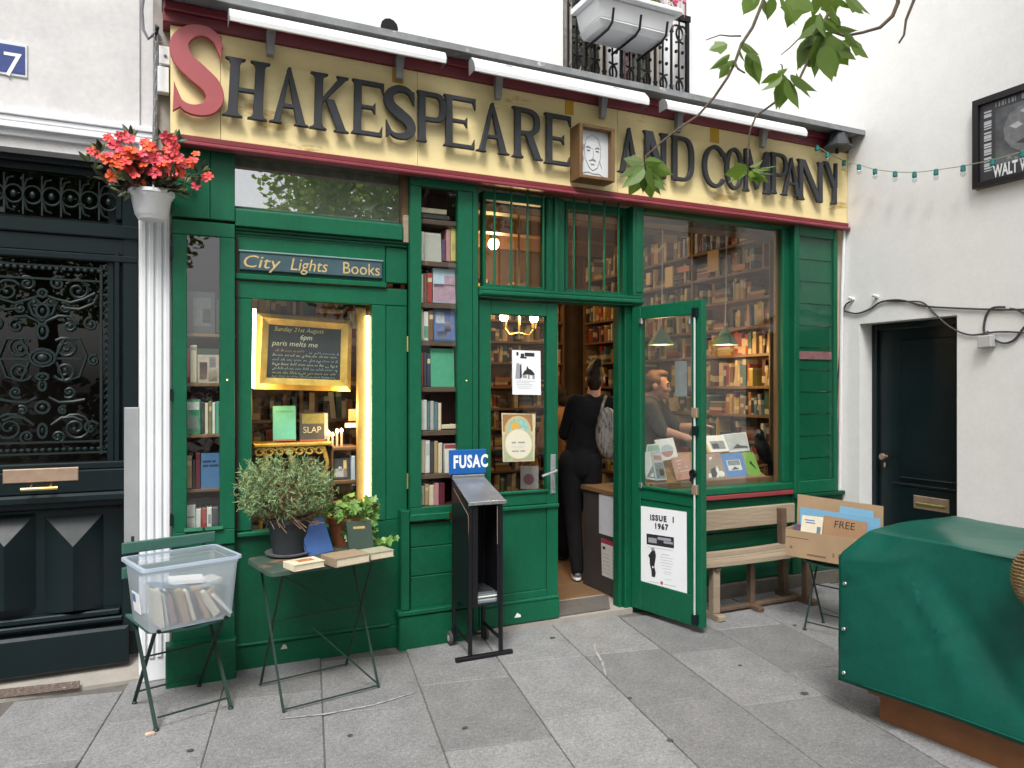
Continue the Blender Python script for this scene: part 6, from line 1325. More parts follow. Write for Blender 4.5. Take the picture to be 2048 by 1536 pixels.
folding_chair('folding_chair', 'chipped green folding chair by the dark door holding the clear plastic bin', cc, rz, W=(Cc - B).length * 1.02, Dp=(Aa - B).dot(ey), zs=CZ)
BIN = frosted('milky_plastic', (.74, .80, .88), .45)
bn = thing('plastic_bin', 'clear milky plastic storage bin standing on the green folding chair', 'bin', (cc.x, cc.y, CZ + .003), rz)
p = gr(302, 1269, CZ); fl_ = Matrix.Rotation(-rz, 3, 'Z') @ (p - cc)           # front left bottom corner in chair axes
p2 = gr(470, 1238, CZ); fr2 = Matrix.Rotation(-rz, 3, 'Z') @ (p2 - cc)
bx0_, bx1_, by0 = fl_.x, fr2.x, min(fl_.y, -.16); BD, BH = .27, .285; fl3 = .030
def ringpts(z, o, r=.025):
    x0, x1, y0, y1 = bx0_ - o, bx1_ + o, by0 - o * .6, by0 + BD + o
    q = []
    for cx_, cy_, a in ((x1 - r, y0 + r, -90), (x1 - r, y1 - r, 0), (x0 + r, y1 - r, 90), (x0 + r, y0 + r, 180)):
        for i in range(5): t = R_(a + 22.5 * i); q.append(Vector((cx_ + r * math.cos(t), cy_ + r * math.sin(t), z)))
    return q
g = G(); rows = [ringpts(.0, 0), ringpts(.012, .004), ringpts(BH - .03, fl3 * .85), ringpts(BH - .028, fl3 * .85 + .004), ringpts(BH, fl3)]
o_ = 0
for r in rows: g.v += r
n = 20
for i in range(len(rows) - 1):
    for k in range(n): g.f.append([i * n + k, i * n + (k + 1) % n, (i + 1) * n + (k + 1) % n, (i + 1) * n + k]); g.m.append(0)
g.f.append(list(range(n))); g.m.append(0)
g.build('wall', BIN, bn, local=True, smooth=True)
g = G(); a, b = ringpts(BH, fl3 + .012), ringpts(BH, fl3 - .004); c, d = [q - Vector((0, 0, .014)) for q in a], [q - Vector((0, 0, .004)) for q in b]
for k in range(n):
    k2 = (k + 1) % n
    for u_, w_ in ((a, b), (c, a)): g.add([u_[k], u_[k2], w_[k2], w_[k]], [(0, 1, 2, 3)])
g.build('rim', frosted('milky_rim', (.72, .82, .95), .75), bn, local=True, smooth=True)
for x in (bx0_ + .03, bx1_ - .03): 
    g = G(); g.tube([(x, by0 - .012, .004), (x, by0 + .01, .004)], .009, 8); g.build('caster', BLACK, bn, local=True)
g = G(); xx = bx0_ - fl3 * .3; g.slab((bx0_ - .008 - .013, by0 + .17, .07), (bx0_ - .008 - .013, by0 + .07, .07), (bx0_ - .031, by0 + .07, .16), (bx0_ - .031, by0 + .17, .16), .0015); st_ = g.build('label_sticker', REFLECTOR, bn, local=True)
g = G(); g.slab((bx0_ - .0275, by0 + .16, .115), (bx0_ - .0275, by0 + .12, .115), (bx0_ - .0318, by0 + .12, .15), (bx0_ - .0318, by0 + .16, .15), .001); g.build('blue_print', cov('blue', CV['blue']), bn, local=True)
Rb = Matrix.Rotation(rz, 3, 'Z')
def inbin(x, y, z): return Vector((cc.x, cc.y, CZ + .003)) + Rb @ Vector((x, y, z))
bks = [('cream', .02, .20, .10), ('grey', .012, .18, .13), ('pink', .028, .16, .20), ('tan', .03, .19, .24), ('cream', .016, .18, .26), ('charcoal', .012, .17, .30), ('tan', .02, .19, .36), ('cream', .034, .16, .55), ('tan', .03, .17, .66), ('white', .014, .16, .70), ('brown', .022, .15, .74), ('pink', .016, .14, .78)]
x = bx0_ + .02
CV['dusty rose'] = (.26, .13, .10); CV['sand'] = (.34, .22, .11)
for i, (c, w, h, tl) in enumerate(bks):
    c = {'pink': 'dusty rose', 'tan': 'sand'}.get(c, c); g = G(); ca_, sa = math.cos(tl), math.sin(tl); dp = .15; y0 = by0 + .025 + .012 * (i % 3)
    def T3(a, b, cz): return inbin(x + a * ca_ - 0 + (-cz * sa if False else 0) + cz * -sa * -1 * 0 + a * 0 + (-sa) * cz, b, .006 + a * sa * 0 + cz * ca_ + (w - a) * 0 + max(0, a * sa))
    q = [T3(0, y0, 0), T3(w, y0, 0), T3(w, y0 + dp, 0), T3(0, y0 + dp, 0), T3(0, y0, h), T3(w, y0, h), T3(w, y0 + dp, h), T3(0, y0 + dp, h)]
    h *= .80; q = [inbin(bx0_ + .015 + (x - bx0_) * .86 + h * sa * .75 + a * ca_ - z * sa, b, .006 + a * sa + z * ca_) for a, b, z in ((0, y0, 0), (w, y0, 0), (w, y0 + dp, 0), (0, y0 + dp, 0), (0, y0, h), (w, y0, h), (w, y0 + dp, h), (0, y0 + dp, h))]
    lx = max((Rb.transposed() @ (p_ - cc)).x for p_ in q); q = [p_ - Rb @ Vector((max(0, lx - bx1_ - .012), 0, 0)) for p_ in q]; g.hexa(q, 0); cen = (q[0] + q[2]) / 2
    m_ = [q[k] * .985 + q[(k + 1) % 4 if k < 4 else 4 + (k + 1) % 4] * .015 for k in range(8)]
    o = tag(g.build('book', [cov(c.replace(' ', '_'), CV[c])], org=cen), f'{c} book leaning in the clear plastic bin, {["first", "second", "third", "fourth", "fifth", "sixth", "seventh", "eighth", "ninth", "tenth", "eleventh", "twelfth"][i]} from the left', 'book', 'books in the plastic bin')
    x += w / ca_ * (1.5 if tl < .6 else .7) + .003
for i, (xx, yy, zz, c, a) in enumerate(((-.08, .12, .165, 'slate blue', .3), (.0, .14, .175, 'white', -.2), (.07, .13, .15, 'grey', .1))):
    cen = inbin(xx, by0 + yy, zz); Rr = Matrix.Rotation(rz + a, 3, 'Z') @ Matrix.Rotation(.25 - .2 * i, 3, 'Y'); g = G()
    g.hexa([cen + Rr @ Vector(q) for q in ((-.075, -.055, -.008), (.075, -.055, -.008), (.075, .055, -.008), (-.075, .055, -.008), (-.075, -.055, .008), (.075, -.055, .008), (.075, .055, .008), (-.075, .055, .008))])
    tag(g.build('book', cov(c.replace(' ', '_'), CV[c]), org=cen), f'{c} book lying on top of the leaning ones in the clear plastic bin', 'book', 'books in the plastic bin')

# ------------------------------------------------------------------ folding table with plants and books
tz = .655
fL, fR, bL = gr(540, 1146, tz), gr(778, 1111, tz), gr(512, 1114, tz)
ex = (fR - fL).normalized(); rz2 = math.atan2(ex.y, ex.x); ey = Vector((-ex.y, ex.x, 0)); TW = (fR - fL).length; TD = .37
to = Vector((fL.x, fL.y, 0)) + ex * TW / 2 + ey * TD / 2
tb = thing('folding_table', 'rusty green folding metal table in front of the left show window', 'table', to, rz2)
RUSTT = mat('rusty_green_sheet', (.045, .075, .055), rough=.6, var=.3, vs=14, bump=.15, bs=60, col2=(.17, .09, .06), c2s=7, c2t=.52)
g = G(); pts = []
hx, hy, r = TW / 2, TD / 2, .045
for cx_, cy_, a in ((hx - r, -hy + r, -90), (hx - r, hy - r, 0), (-hx + r, hy - r, 90), (-hx + r, -hy + r, 180)):
    for i in range(5): t = R_(a + 22.5 * i); pts.append((cx_ + r * math.cos(t), cy_ + r * math.sin(t)))
for z in (tz - .022, tz - .003, tz): g.v += [Vector((px * (1 - .006 * (z == tz)), py * (1 - .006 * (z == tz)), z)) for px, py in pts]
n = 20
for i in (0, 1):
    for k in range(n): g.f.append([i * n + k, i * n + (k + 1) % n, (i + 1) * n + (k + 1) % n, (i + 1) * n + k]); g.m.append(0)
g.f.append([2 * n + k for k in range(n)]); g.m.append(0); g.f.append([k for k in range(n)][::-1]); g.m.append(0)
g.build('tabletop', RUSTT, tb, local=True)
for s in (-1, 1):
    x = s * TW * .40
    g = G(); g.bar((x, -TD * .52, .006), (x, TD * .42, tz - .022), .011, .006); g.build('leg', CHG, tb, local=True)
    g = G(); g.bar((x - s * .012, TD * .50, .006), (x - s * .012, -TD * .40, tz - .022), .011, .006); g.build('leg', CHG, tb, local=True)
for y, z in ((-TD * .50, .014), (TD * .48, .014), (TD * .2, .35)):
    g = G(); g.tube([(-TW * .40, y, z), (TW * .40, y, z)], .004, 6); g.build('rung', CHG, tb, local=True)
g = G(); g.bar((-TW * .40, TD * .3, tz - .03), (TW * .40, -TD * .05, .30), .009, .005); g.build('brace', CHG, tb, local=True)
g = G(); g.bar((TW * .40, -TD * .5, .02), (-.05 * TW, -TD * .0, .31), .009, .005); g.build('brace', CHG, tb, local=True)
Rt = Matrix.Rotation(rz2, 3, 'Z')
def tbl(x, y, z=0): return to + Rt @ Vector((x, y, tz + z))
def onboard(u, v, z=0): return gr(u, v, tz + z)
# lavender-like bush in a dark pot
pc = onboard(578, 1112); pc = Vector((pc.x, pc.y, tz)) + ey * .03 + ex * .01
lv = thing('potted_shrub', 'bushy grey-green shrub in a dark pot on the folding table', 'plant', pc)
POTD = mat('dark_slate_pot', (.022, .026, .030), rough=.6, var=.25, vs=10, bump=.15)
g = G(); g.lathe([(.078, .012), (.098, .15), (.104, .168), (.118, .17), (.120, .195), (.108, .195), (.1, .17)], pc, 26); g.build('pot', POTD, lv, smooth=True)
g = G(); g.lathe([(.09, 0.001), (.115, .012), (.118, .02), (.10, .016), (.0, .0115)], pc, 22); g.build('saucer', mat('grey_saucer', (.12, .13, .14), rough=.5, var=.3), lv, smooth=True)
g = G(); g.lathe([(.1, .18), (.0, .19)], pc, 16); g.build('soil', DARKIN, lv)
SAGE = mat('grey_green_leaves', (.21, .33, .15), rough=.75, var=.3, vs=40, bump=0, rv=.1); SAGE2 = mat('olive_leaves', (.22, .21, .08), rough=.75, var=.3, vs=40, bump=0); TWIG = mat('dry_twigs', (.16, .10, .055), rough=.9, var=.3, vs=30)
gs, gl, gl2 = G(), G(), G(); rr = random.Random(5)
cen = pc + Vector((-.02, .0, .325)); RXb, RZb = .215, .150
for k in range(420):
    d = Vector((rr.gauss(0, 1), rr.gauss(0, 1), rr.gauss(.25, .8))).normalized(); end = cen + Vector((d.x * RXb, d.y * RXb * .9, d.z * RZb)) * rr.uniform(.86, 1.13)
    if end.z < pc.z + .19: end.z = pc.z + rr.uniform(.17, .27)
    st0 = pc + Vector((rr.uniform(-.06, .06), rr.uniform(-.06, .06), .19)); mid = st0 * .45 + end * .55 + Vector((d.x, d.y, -.3)) * .035
    gs.tube([st0, mid, end], [.0022, .0016, .001], 3, cap=False)
    ax = (end - mid).normalized()
    for j in range(rr.randint(15, 22)):
        b = mid + (end - mid) * (.25 + .8 * j / 15); q = (ax * .5 + Vector((rr.gauss(0, 1), rr.gauss(0, 1), rr.gauss(.1, 1))).normalized() * .8).normalized() * rr.uniform(.017, .032)
        w = q.cross(Vector((rr.gauss(0, 1), rr.gauss(0, 1), rr.gauss(0, 1)))).normalized() * .0025
        (gl if rr.random() < .78 else gl2).add([b - w, b + w, b + q + w * .4, b + q - w * .4], [(0, 1, 2, 3)])
for k in range(70):
    a = rr.uniform(0, 6.28); st0 = pc + Vector((.09 * math.cos(a), .09 * math.sin(a), .195)); r = rr.uniform(.14, .20)
    gs.tube([st0, pc + Vector((r * .75 * math.cos(a), r * .75 * math.sin(a), rr.uniform(.18, .23))), pc + Vector((r * math.cos(a + .3), r * math.sin(a + .3), rr.uniform(.14, .30)))], .0022, 3, cap=False)
gs.build('twigs', TWIG, lv, kind='stuff'); gl.build('foliage', SAGE, lv, kind='stuff'); gl2.build('foliage', SAGE2, lv, kind='stuff')
# ivy in a terracotta pot
pi = onboard(693, 1090); pi = Vector((pi.x, pi.y, tz)) + ey * .02
iv = thing('potted_ivy', 'bright green ivy trailing from a terracotta pot on the folding table', 'plant', pi)
TERRA = mat('terracotta', (.26, .085, .035), rough=.85, var=.25, vs=12, bump=.2)
g = G(); g.lathe([(.062, .001), (.088, .115), (.092, .118), (.094, .15), (.084, .15), (.08, .12)], pi, 24); g.build('pot', TERRA, iv, smooth=True)
IVY = mat('ivy_leaf', (.10, .22, .035), rough=.5, var=.3, vs=30, bump=0, rv=.45)
def leafmesh(name, pts, mid, m, fold=.25):
    """a leaf with a folded midrib: half outlines mirrored"""
    v = [(0, 0, 0)]; L = len(pts)
    V = [Vector((0, y, 0)) for y in mid]; A = [Vector((x, y, -abs(x) * fold)) for x, y in pts]; Bm = [Vector((-x, y, -abs(x) * fold)) for x, y in pts]
    g = G(); g.add(A + [Vector((0, pts[-1][1], 0)), Vector((0, pts[0][1], 0))], [list(range(L + 2))]); g.add(Bm + [Vector((0, pts[-1][1], 0)), Vector((0, pts[0][1], 0))], [list(range(L + 2))[::-1]])
    o = g.build(name, m); me = o.data; bpy.data.objects.remove(o); return me
ivm = leafmesh('leaf', [(.0, 0), (.012, -.006), (.022, .004), (.016, .014), (.026, .022), (.013, .026), (.006, .036), (.0, .044)], [0], IVY)
def putleaf(me, par, p, tipdir, normal, s, name='leaf'):
    y = Vector(tipdir).normalized(); z = (Vector(normal) - y * Vector(normal).dot(y)).normalized(); x = y.cross(z)
    o = bpy.data.objects.new(name, me); COL.objects.link(o); o.parent = par
    o.matrix_local = Matrix.Translation(Vector(p) - wpos(par)) @ Matrix((x, y, z)).transposed().to_4x4() @ Matrix.Scale(s, 4); return o
gst = G(); toCam = Vector((-.4, -1, .45))
vines = []
for k in range(20):
    a = rr.uniform(-3.1, .3) if k < 15 else rr.uniform(0, 3.1); r1 = rr.uniform(.07, .14)
    vines.append([pi + Vector((.05 * math.cos(a), .05 * math.sin(a), .15)), pi + Vector((r1 * math.cos(a), r1 * math.sin(a), rr.uniform(.18, .26))), pi + Vector((r1 * 1.35 * math.cos(a + .2), r1 * 1.2 * math.sin(a + .2), rr.uniform(.12, .22)))])
vines.append([pi + Vector((.06, -.02, .16)), pi + Vector((.13, -.03, .17)), pi + Vector((.155, -.03, .08)), pi + Vector((.16, -.02, .02)), pi + Vector((.20, -.02, -.01)), pi + Vector((.26, -.01, .035))])
vines.append([pi + Vector((.06, -.02, .16)), pi + Vector((.14, -.0, .20)), pi + Vector((.19, .01, .22))]); vines.append([pi + Vector((.05, -.05, .15)), pi + Vector((.14, -.06, .12)), pi + Vector((.17, -.05, .03)), pi + Vector((.20, -.05, -.03))])
vines.append([pi + Vector((-.02, -.07, .15)), pi + Vector((-.03, -.11, .12)), pi + Vector((-.01, -.115, .07))])
for vn in vines:
    gst.tube(vn, .0018, 4, cap=False)
    for i in range(len(vn) - 1):
        for t in (.2, .6, 1.0):
            if rr.random() < .12: continue
            b = vn[i].lerp(vn[i + 1], t) + Vector((rr.gauss(0, .01), rr.gauss(0, .01), rr.gauss(0, .008)))
            d = Vector((rr.gauss(0, 1), rr.gauss(-.4, .7), rr.gauss(-.3, .6))); nrm = toCam + Vector((rr.gauss(0, .5), rr.gauss(0, .5), rr.gauss(.2, .4)))
            putleaf(ivm, iv, b, d, nrm, rr.uniform(.75, 1.25))
gst.build('stems', mat('ivy_stem', (.12, .13, .04), rough=.7), iv, kind='stuff')
# books on the table
def flatbook(p, rzb, w, d, h, col, lab, top=None, tilt=0, marks=()):
    Rr = Matrix.Rotation(rzb, 3, 'Z'); p = Vector(p); g = G()
    def bx(x0, x1, y0, y1, z0, z1, m): g.hexa([p + Rr @ Vector(q) for q in ((x0, y0, z0), (x1, y0, z0), (x1, y1, z0), (x0, y1, z0), (x0, y0, z1), (x1, y0, z1), (x1, y1, z1), (x0, y1, z1))], m)
    t = .0025; bx(0, w, 0, d, 0, t, 0); bx(0, w, 0, d, h - t, h, 0); bx(0, .003, 0, d, t + .0002, h - t - .0002, 0); bx(.0035, w - .004, .003, d - .003, t + .0002, h - t - .0002, 1)
    o = tag(g.build('book', [cov(col.replace(' ', '_'), CV[col]), PAGES], org=p), lab, 'book')
    for (a, b, c, e, mm) in marks:
        g = G(); g.hexa([p + Rr @ Vector(q) for q in ((a * w, c * d, h + .0002), (b * w, c * d, h + .0002), (b * w, e * d, h + .0002), (a * w, e * d, h + .0002), (a * w, c * d, h + .0008), (b * w, c * d, h + .0008), (b * w, e * d, h + .0008), (a * w, e * d, h + .0008))]); g.build('cover_print', mm, o)
    return o
CV['buff'] = (.52, .42, .28); CV['grey-brown'] = (.26, .20, .14); CV['grey-green'] = (.30, .30, .22)
k = rz2 - .02
flatbook(onboard(588, 1144, .001), k + .12, .155, .115, .030, 'cream', 'cream paperback lying at the front left of the folding table', marks=((.3, .8, .35, .75, mat('print_sienna', (.42, .16, .06), var=.4, vs=60, bump=0)), (.15, .7, .80, .84, mat('print_soft_grey', (.35, .32, .28), bump=0))))
flatbook(onboard(672, 1136, .001), k + .14, .185, .145, .040, 'grey-brown', 'thick worn grey-brown book lying open-edged at the front of the folding table')
flatbook(onboard(741, 1121, .001), k + .10, .135, .115, .034, 'grey-green', 'grey-green book lying at the right front corner of the folding table')
def leanbook(u0, u1, vb, vt, sh, col, lab, back, th=.022, marks=()):
    p0, p1 = onboard(u0, vb[0], .001), onboard(u1, vb[1], .001); z = tz + .001 + (vb[0] - vt) / FPX * (p0 - Vector((0, -DIST, 0))).length * .93
    h = z - tz; p3, p2 = p0 + ey * back - ex * sh + Vector((0, 0, h)), p1 + ey * back - ex * sh + Vector((0, 0, h))
    g = G(); g.slab(p0, p1, p2, p3, .0025, 0); n = (p1 - p0).cross(p3 - p0).normalized(); e = ex * .003
    g.slab(p0 - n * .0027 + e, p1 - n * .0027 - e, p2 - n * .0027 - e, p3 - n * .0027 + e, th - .005, 1); q = n * (th - .002); g.slab(p0 - q, p1 - q, p2 - q, p3 - q, .0025, 0)
    g.slab(p0 - n * .0026 - e * .6, p0 - n * .0026 + e * .4, p3 - n * .0026 + e * .4, p3 - n * .0026 - e * .6, th - .005, 0)
    o = tag(g.build('book', [cov(col.replace(' ', '_'), CV[col]), PAGES], org=p0), lab, 'book')
    for a, b, c, d, mm in marks:
        g = G(); X, Z = p1 - p0, p3 - p0; g.slab(*[p0 + X * i + Z * j + n * .0006 for i, j in ((a, c), (b, c), (b, d), (a, d))], .0004); g.build('cover_print', mm, o)
    return o
CV['cornflower blue'] = (.07, .16, .46)
leanbook(618, 667, (1112, 1101), 1041, .038, 'cornflower blue', 'bright blue clothbound book leaning upright against the dark pot', .045, marks=((.3, .75, .80, .84, cov('lilac', CV['lilac'])), (.35, .78, .90, .92, cov('lilac', CV['lilac']))))
leanbook(699, 748, (1100, 1096), 1043, .004, 'dark green', 'dark green clothbound book with a gold title leaning against the ivy pot', .03, marks=((.25, .72, .72, .80, mat('dull_gold_print', (.45, .32, .1), var=.4, vs=90, bump=0)),))

# ------------------------------------------------------------------ black magazine dispenser on wheels
da_, db_ = gr(938, 1320), gr(1003, 1308); fy = gr(970, 1316).y
dx0, dx1 = gr(938, 1317).x - .012, gr(1003, 1311).x + .012; dy0 = fy; dy1 = dy0 + .27
ds = thing('magazine_dispenser', 'black metal magazine dispenser on small wheels with a blue header plate', 'dispenser', ((dx0 + dx1) / 2, (dy0 + dy1) / 2, 0))
def vz(v, y, u=970): return fz(u, v, y)
zf1 = vz(1004, dy0); zf0 = vz(1212, dy0); zb1 = vz(957, dy1, 930)
t_ = .02
for x in (dx0, dx1 - t_):
    g = G(); g.cbox(x, x + t_, dy0, dy0 + t_, .018, zf1 - .01, .003); g.build('front_post', BLACK, ds)
    g = G(); g.cbox(x, x + t_, dy1 - t_, dy1, .02, zb1, .003); g.build('rear_post', BLACK, ds)
    g = G(); g.bar((x + t_ / 2, dy0 + .01, .09), (x + t_ / 2, dy1 - .01, .11), .012, .014); g.build('side_rail', BLACK, ds)
g = G(); g.cbox(dx0 - .075, dx1 + .06, dy0 - .006, dy0 + .022, .0, .02, .003); g.build('foot_bar', BLACK, ds)
for x in (dx0, dx1 - .003):
    g = G(); y0, y1 = dy0 + t_ + .0, dy1 - t_; g.hexa([(x, dy0 + .021, zf0), (x + .003, dy0 + .021, zf0), (x + .003, dy1 - .021, zf0), (x, dy1 - .021, zf0), (x, dy0 + .021, zf1 - .012), (x + .003, dy0 + .021, zf1 - .012), (x + .003, dy1 - .021, zb1 - .006), (x, dy1 - .021, zb1 - .006)]); g.build('side_panel', BLACK, ds)
g = G(); g.box(dx0 + t_, dx1 - t_, dy1 - .012, dy1 - .008, zf0, zb1); g.build('back_panel', BLACK, ds)
g = G(); g.cbox(dx0 + .002, dx1 - .002, dy0 + .003, dy1 - .012, zf0 - .0, zf0 + .012, .002); g.build('floor_tray', BLACK, ds)
ww = (dx1 - dx0) * .30
g = G(); g.cbox(dx0 + t_ + .001, dx0 + t_ + ww * .55, dy0 + .002, dy0 + .006, zf0 + .012, zf1 - .02, .001); g.build('front_strip', BLACK, ds); g = G(); g.cbox(dx1 - t_ - ww * .25, dx1 - t_ - .001, dy0 + .002, dy0 + .006, zf0 + .012, zf1 - .02, .001); g.build('front_strip', BLACK, ds)
g = G(); g.tube([(dx1 - t_ - ww * .25, dy0, zf1 - .03), (dx1 - t_ - ww * .26, dy0 - .001, zf1 - .13), (dx1 - t_ - ww * .25, dy0 - .001, zf1 - .24)], .002, 4); g.build('bare_edge', BRASS_O, ds)
LID = mat('clear_grey_lid', (.13, .14, .16), rough=.18, var=.25, vs=9, bump=.05, coat=.5)
g = G(); g.slab((dx0 - .006, dy0 - .012, zf1), (dx1 + .014, dy0 - .012, zf1), (dx1 - .004, dy1 - .01, zb1 + .006), (dx0 + .002, dy1 - .01, zb1 + .006), .006); g.build('lid', LID, ds)
g = G(); g.cbox(dx0 - .008, dx1 + .016, dy0 - .016, dy0 - .006, zf1 - .014, zf1 + .006, .002); g.build('lid_edge', STEEL, ds); g = G(); g.cbox(dx0, dx1 - .002, dy1 - .014, dy1 + .002, zb1 - .0, zb1 + .022, .003); g.build('lid_edge', STEEL, ds)
hz0, hz1 = vz(948, dy1, 935), vz(899, dy1, 935); hx0, hx1 = fx(898, dy1), fx(972, dy1)
g = G(); g.cbox(hx0, hx1, dy1 - .006, dy1 + .004, hz0, hz1, .003); hp = g.build('header_plate', mat('bright_blue_plate', (.008, .10, .37), rough=.35, var=.05), ds)
text('FUSAC', (hz1 - hz0) * .70, REFLECTOR, hp, (hx0 + (hx1 - hx0) * .10, dy1 - .0068, hz0 + (hz1 - hz0) * .28), sx=.66, bold=.0035, space=1.15)
g = G(); 
for x in (hx0 + .02, hx1 - .02): g.box(x - .006, x + .006, dy1 - .004, dy1 + .003, zb1, hz0)
g.build('header_bracket', BLACK, ds)
for x in (dx0 - .016, dx1 + .004):
    g = G(); g.lathe([(.0, 0), (.034, .0), (.040, .004), (.040, .014), (.034, .018), (.0, .018)], (x, dy1 + .012, .040), 18, axis='x'); w_ = g.build('wheel', mat('grey_rubber', (.045, .045, .045), rough=.8, var=.2), ds, smooth=True)
    g = G(); g.lathe([(.0, -.001), (.018, -.001), (.018, .019), (.0, .019)], (x, dy1 + .012, .040), 14, axis='x'); g.build('hub', mat('pale_hub', (.35, .34, .32), rough=.6), w_)
g = G(); g.tube([(dx0 - .01, dy1 + .012, .04), (dx1 + .01, dy1 + .012, .04)], .006, 6); g.build('axle', BLACK, ds)
g = G(); g.tube([(dx0 + .01, dy0 + .006, .42), (dx0 - .0035, dy0 + .006, .80), (dx0 - .0035, dy1 - .04, zb1 - .05)], .0015, 3); g.build('scratches', BRASS_O, ds)
mp_ = thing('magazine_stack', 'glossy wrapped stack of magazines in the bottom of the black dispenser', 'magazines', ((dx0 + dx1) / 2, dy0 + .1, zf0 + .012))
for k in range(6):
    g = G(); z = zf0 + .0125 + k * .010; o_ = .006 * math.sin(k * 2.2); g.cbox(dx0 + .055 + o_, dx1 - .028 + o_, dy0 + .012 + abs(o_), dy0 + .20, z, z + .0095, .003); g.build('magazine', cov(('slate_blue', 'white', 'charcoal', 'white', 'slate_blue', 'charcoal')[k], CV[('slate blue', 'white', 'charcoal', 'white', 'slate blue', 'charcoal')[k]]), mp_)
g = G(); g.add([(dx0 + .05, dy0 + .012, zf0 + .013), (dx1 - .025, dy0 + .012, zf0 + .013), (dx1 - .025, dy0 + .018, zf0 + .075), (dx0 + .05, dy0 + .018, zf0 + .075), (dx0 + .05, dy0 + .20, zf0 + .12), (dx1 - .03, dy0 + .2, zf0 + .10), (dx0 + .09, dy0 + .07, zf0 + .095), (dx1 - .05, dy0 + .05, zf0 + .082)], [(0, 1, 2, 3), (3, 2, 7, 6), (6, 7, 5, 4), (3, 6, 4)]); g.build('film_wrap', pane('plastic_film', lo=.30, k=1, rough=.12), mp_)

# ------------------------------------------------------------------ bench under the big window
f1, f2 = gr(1442, 1243), gr(1628, 1210); bX0, bX1 = f1.x - .16, f2.x + .02; bY0, bY1 = f1.y + .02, -.075
be = thing('bench', 'weathered wooden slatted bench under the big show window', 'bench', ((bX0 + bX1) / 2, (bY0 + bY1) / 2, 0))
zs_ = .38; sx0, sx1 = bX0 - .12, bX1 + .16
for k in range(4):
    y = bY0 - .01 + k * .082; g = G(); dz_ = -.014 if k == 1 else -.018 if k == 2 else 0
    n = 5
    for i in range(n):
        xa, xb = sx0 + (sx1 - sx0) * i / n, sx0 + (sx1 - sx0) * (i + 1) / n; f = lambda q: -.012 * math.sin(math.pi * (q - sx0) / (sx1 - sx0)) + dz_
        g.hexa([(xa, y, zs_ + f(xa) - .024), (xb, y, zs_ + f(xb) - .024), (xb, y + .060, zs_ + f(xb) - .024), (xa, y + .060, zs_ + f(xa) - .024), (xa, y + .003, zs_ + f(xa)), (xb, y + .003, zs_ + f(xb)), (xb, y + .057, zs_ + f(xb)), (xa, y + .057, zs_ + f(xa))])
    g.build('seat_slat', PALEWOOD, be)
zr0 = fz(1500, 1052, bY1); zr1 = fz(1500, 1013, bY1)
g = G(); g.cbox(sx0, fx(1584, bY1), bY1 - .03, bY1, zr0, zr1, .005); rl_ = g.build('back_rail', PALEWOOD, be)
g = G(); p = fw(1568, 1023, bY1 - .031); g.lathe([(.012, -.004), (.013, .002)], p, 10, axis='y'); g.build('bolt', ZINC, be)
for x in (bX0 + .16, bX1 - .03):
    g = G(); g.cbox(x - .028, x + .028, bY0 + .015, bY0 + .065, .038, zs_ - .03, .006); g.build('front_leg', DKBROWN if x > 3.3 else PALEWOOD, be)
    g = G(); g.hexa([(x - .025, bY1 - .10, .038), (x + .025, bY1 - .10, .038), (x + .025, bY1 - .05, .038), (x - .025, bY1 - .05, .038), (x - .025, bY1 - .075, zr1 - .02), (x + .025, bY1 - .075, zr1 - .02), (x + .025, bY1 - .032, zr1 - .02), (x - .025, bY1 - .032, zr1 - .02)]); g.build('rear_leg', DKBROWN, be)
    g = G(); g.cbox(x - .03, x + .03, bY0 - .035, bY1 - .02, .0, .037, .006); g.build('foot', PALEWOOD if x < 3.3 else DKBROWN, be)
    g = G(); g.cbox(x - .022, x + .022, bY0 + .0, bY1 - .06, zs_ - .062, zs_ - .042, .004); g.build('bearer', DKBROWN, be)
xm = (bX0 + bX1) / 2 + .04; g = G(); g.cbox(xm - .02, xm + .02, bY0 + .10, bY0 + .14, .038, zs_ - .045, .004); g.build('middle_leg', DKBROWN, be); g = G(); g.cbox(bX0 + .19, bX1 - .06, bY0 + .10, bY0 + .14, .012, .037, .004); g.build('stretcher', DKBROWN, be)
g = G(); g.cbox(xm - .025, xm + .025, bY0 + .02, bY0 + .0999, .0, .03, .004); g.build('middle_foot', DKBROWN, be)

# ------------------------------------------------------------------ cardboard box of free things on a folding chair
CARD = mat('brown_cardboard', (.40, .27, .16), rough=.85, var=.10, vs=8, bump=.06, bs=90, stretch=(1, 1, .3)); CARD_D = mat('cardboard_print', (.20, .13, .07), rough=.9, var=.2, bump=0)
q1, q2 = gr(1571, 1110, .445), gr(1684, 1130, .445); fd = (q2 - q1).normalized(); sd_ = Vector((-fd.y, fd.x, 0)); L_b = .47; D_b = .20; z0 = .445; H_b = .165
bxo = thing('cardboard_box', 'open brown cardboard box with a raised back flap beside the bench', 'box', q1 + fd * L_b / 2 + sd_ * D_b / 2 + Vector((0, 0, 0)))
bxo.location.z = z0
def bq(a, b, z): return q1 + fd * a + sd_ * b + Vector((0, 0, z))
def wall(name, a0, b0, a1, b1, za, zb, th=.005):
    g = G(); p0, p1 = bq(a0, b0, za), bq(a1, b1, za); g.slab(p0, p1, p1 + Vector((0, 0, zb - za)), p0 + Vector((0, 0, zb - za)), th); return g.build(name, CARD, bxo)
wall('front', 0, 0, L_b, 0, 0, H_b); wall('side', 0, D_b, 0, .0055, 0, H_b + .01); wall('side', L_b, .0055, L_b, D_b, 0, H_b); 
g = G(); g.slab(bq(-.03, D_b, 0), bq(L_b + .04, D_b, 0), bq(L_b + .04, D_b + .01, .345), bq(-.03, D_b + .02, .36), .006); g.build('back_flap', CARD, bxo)
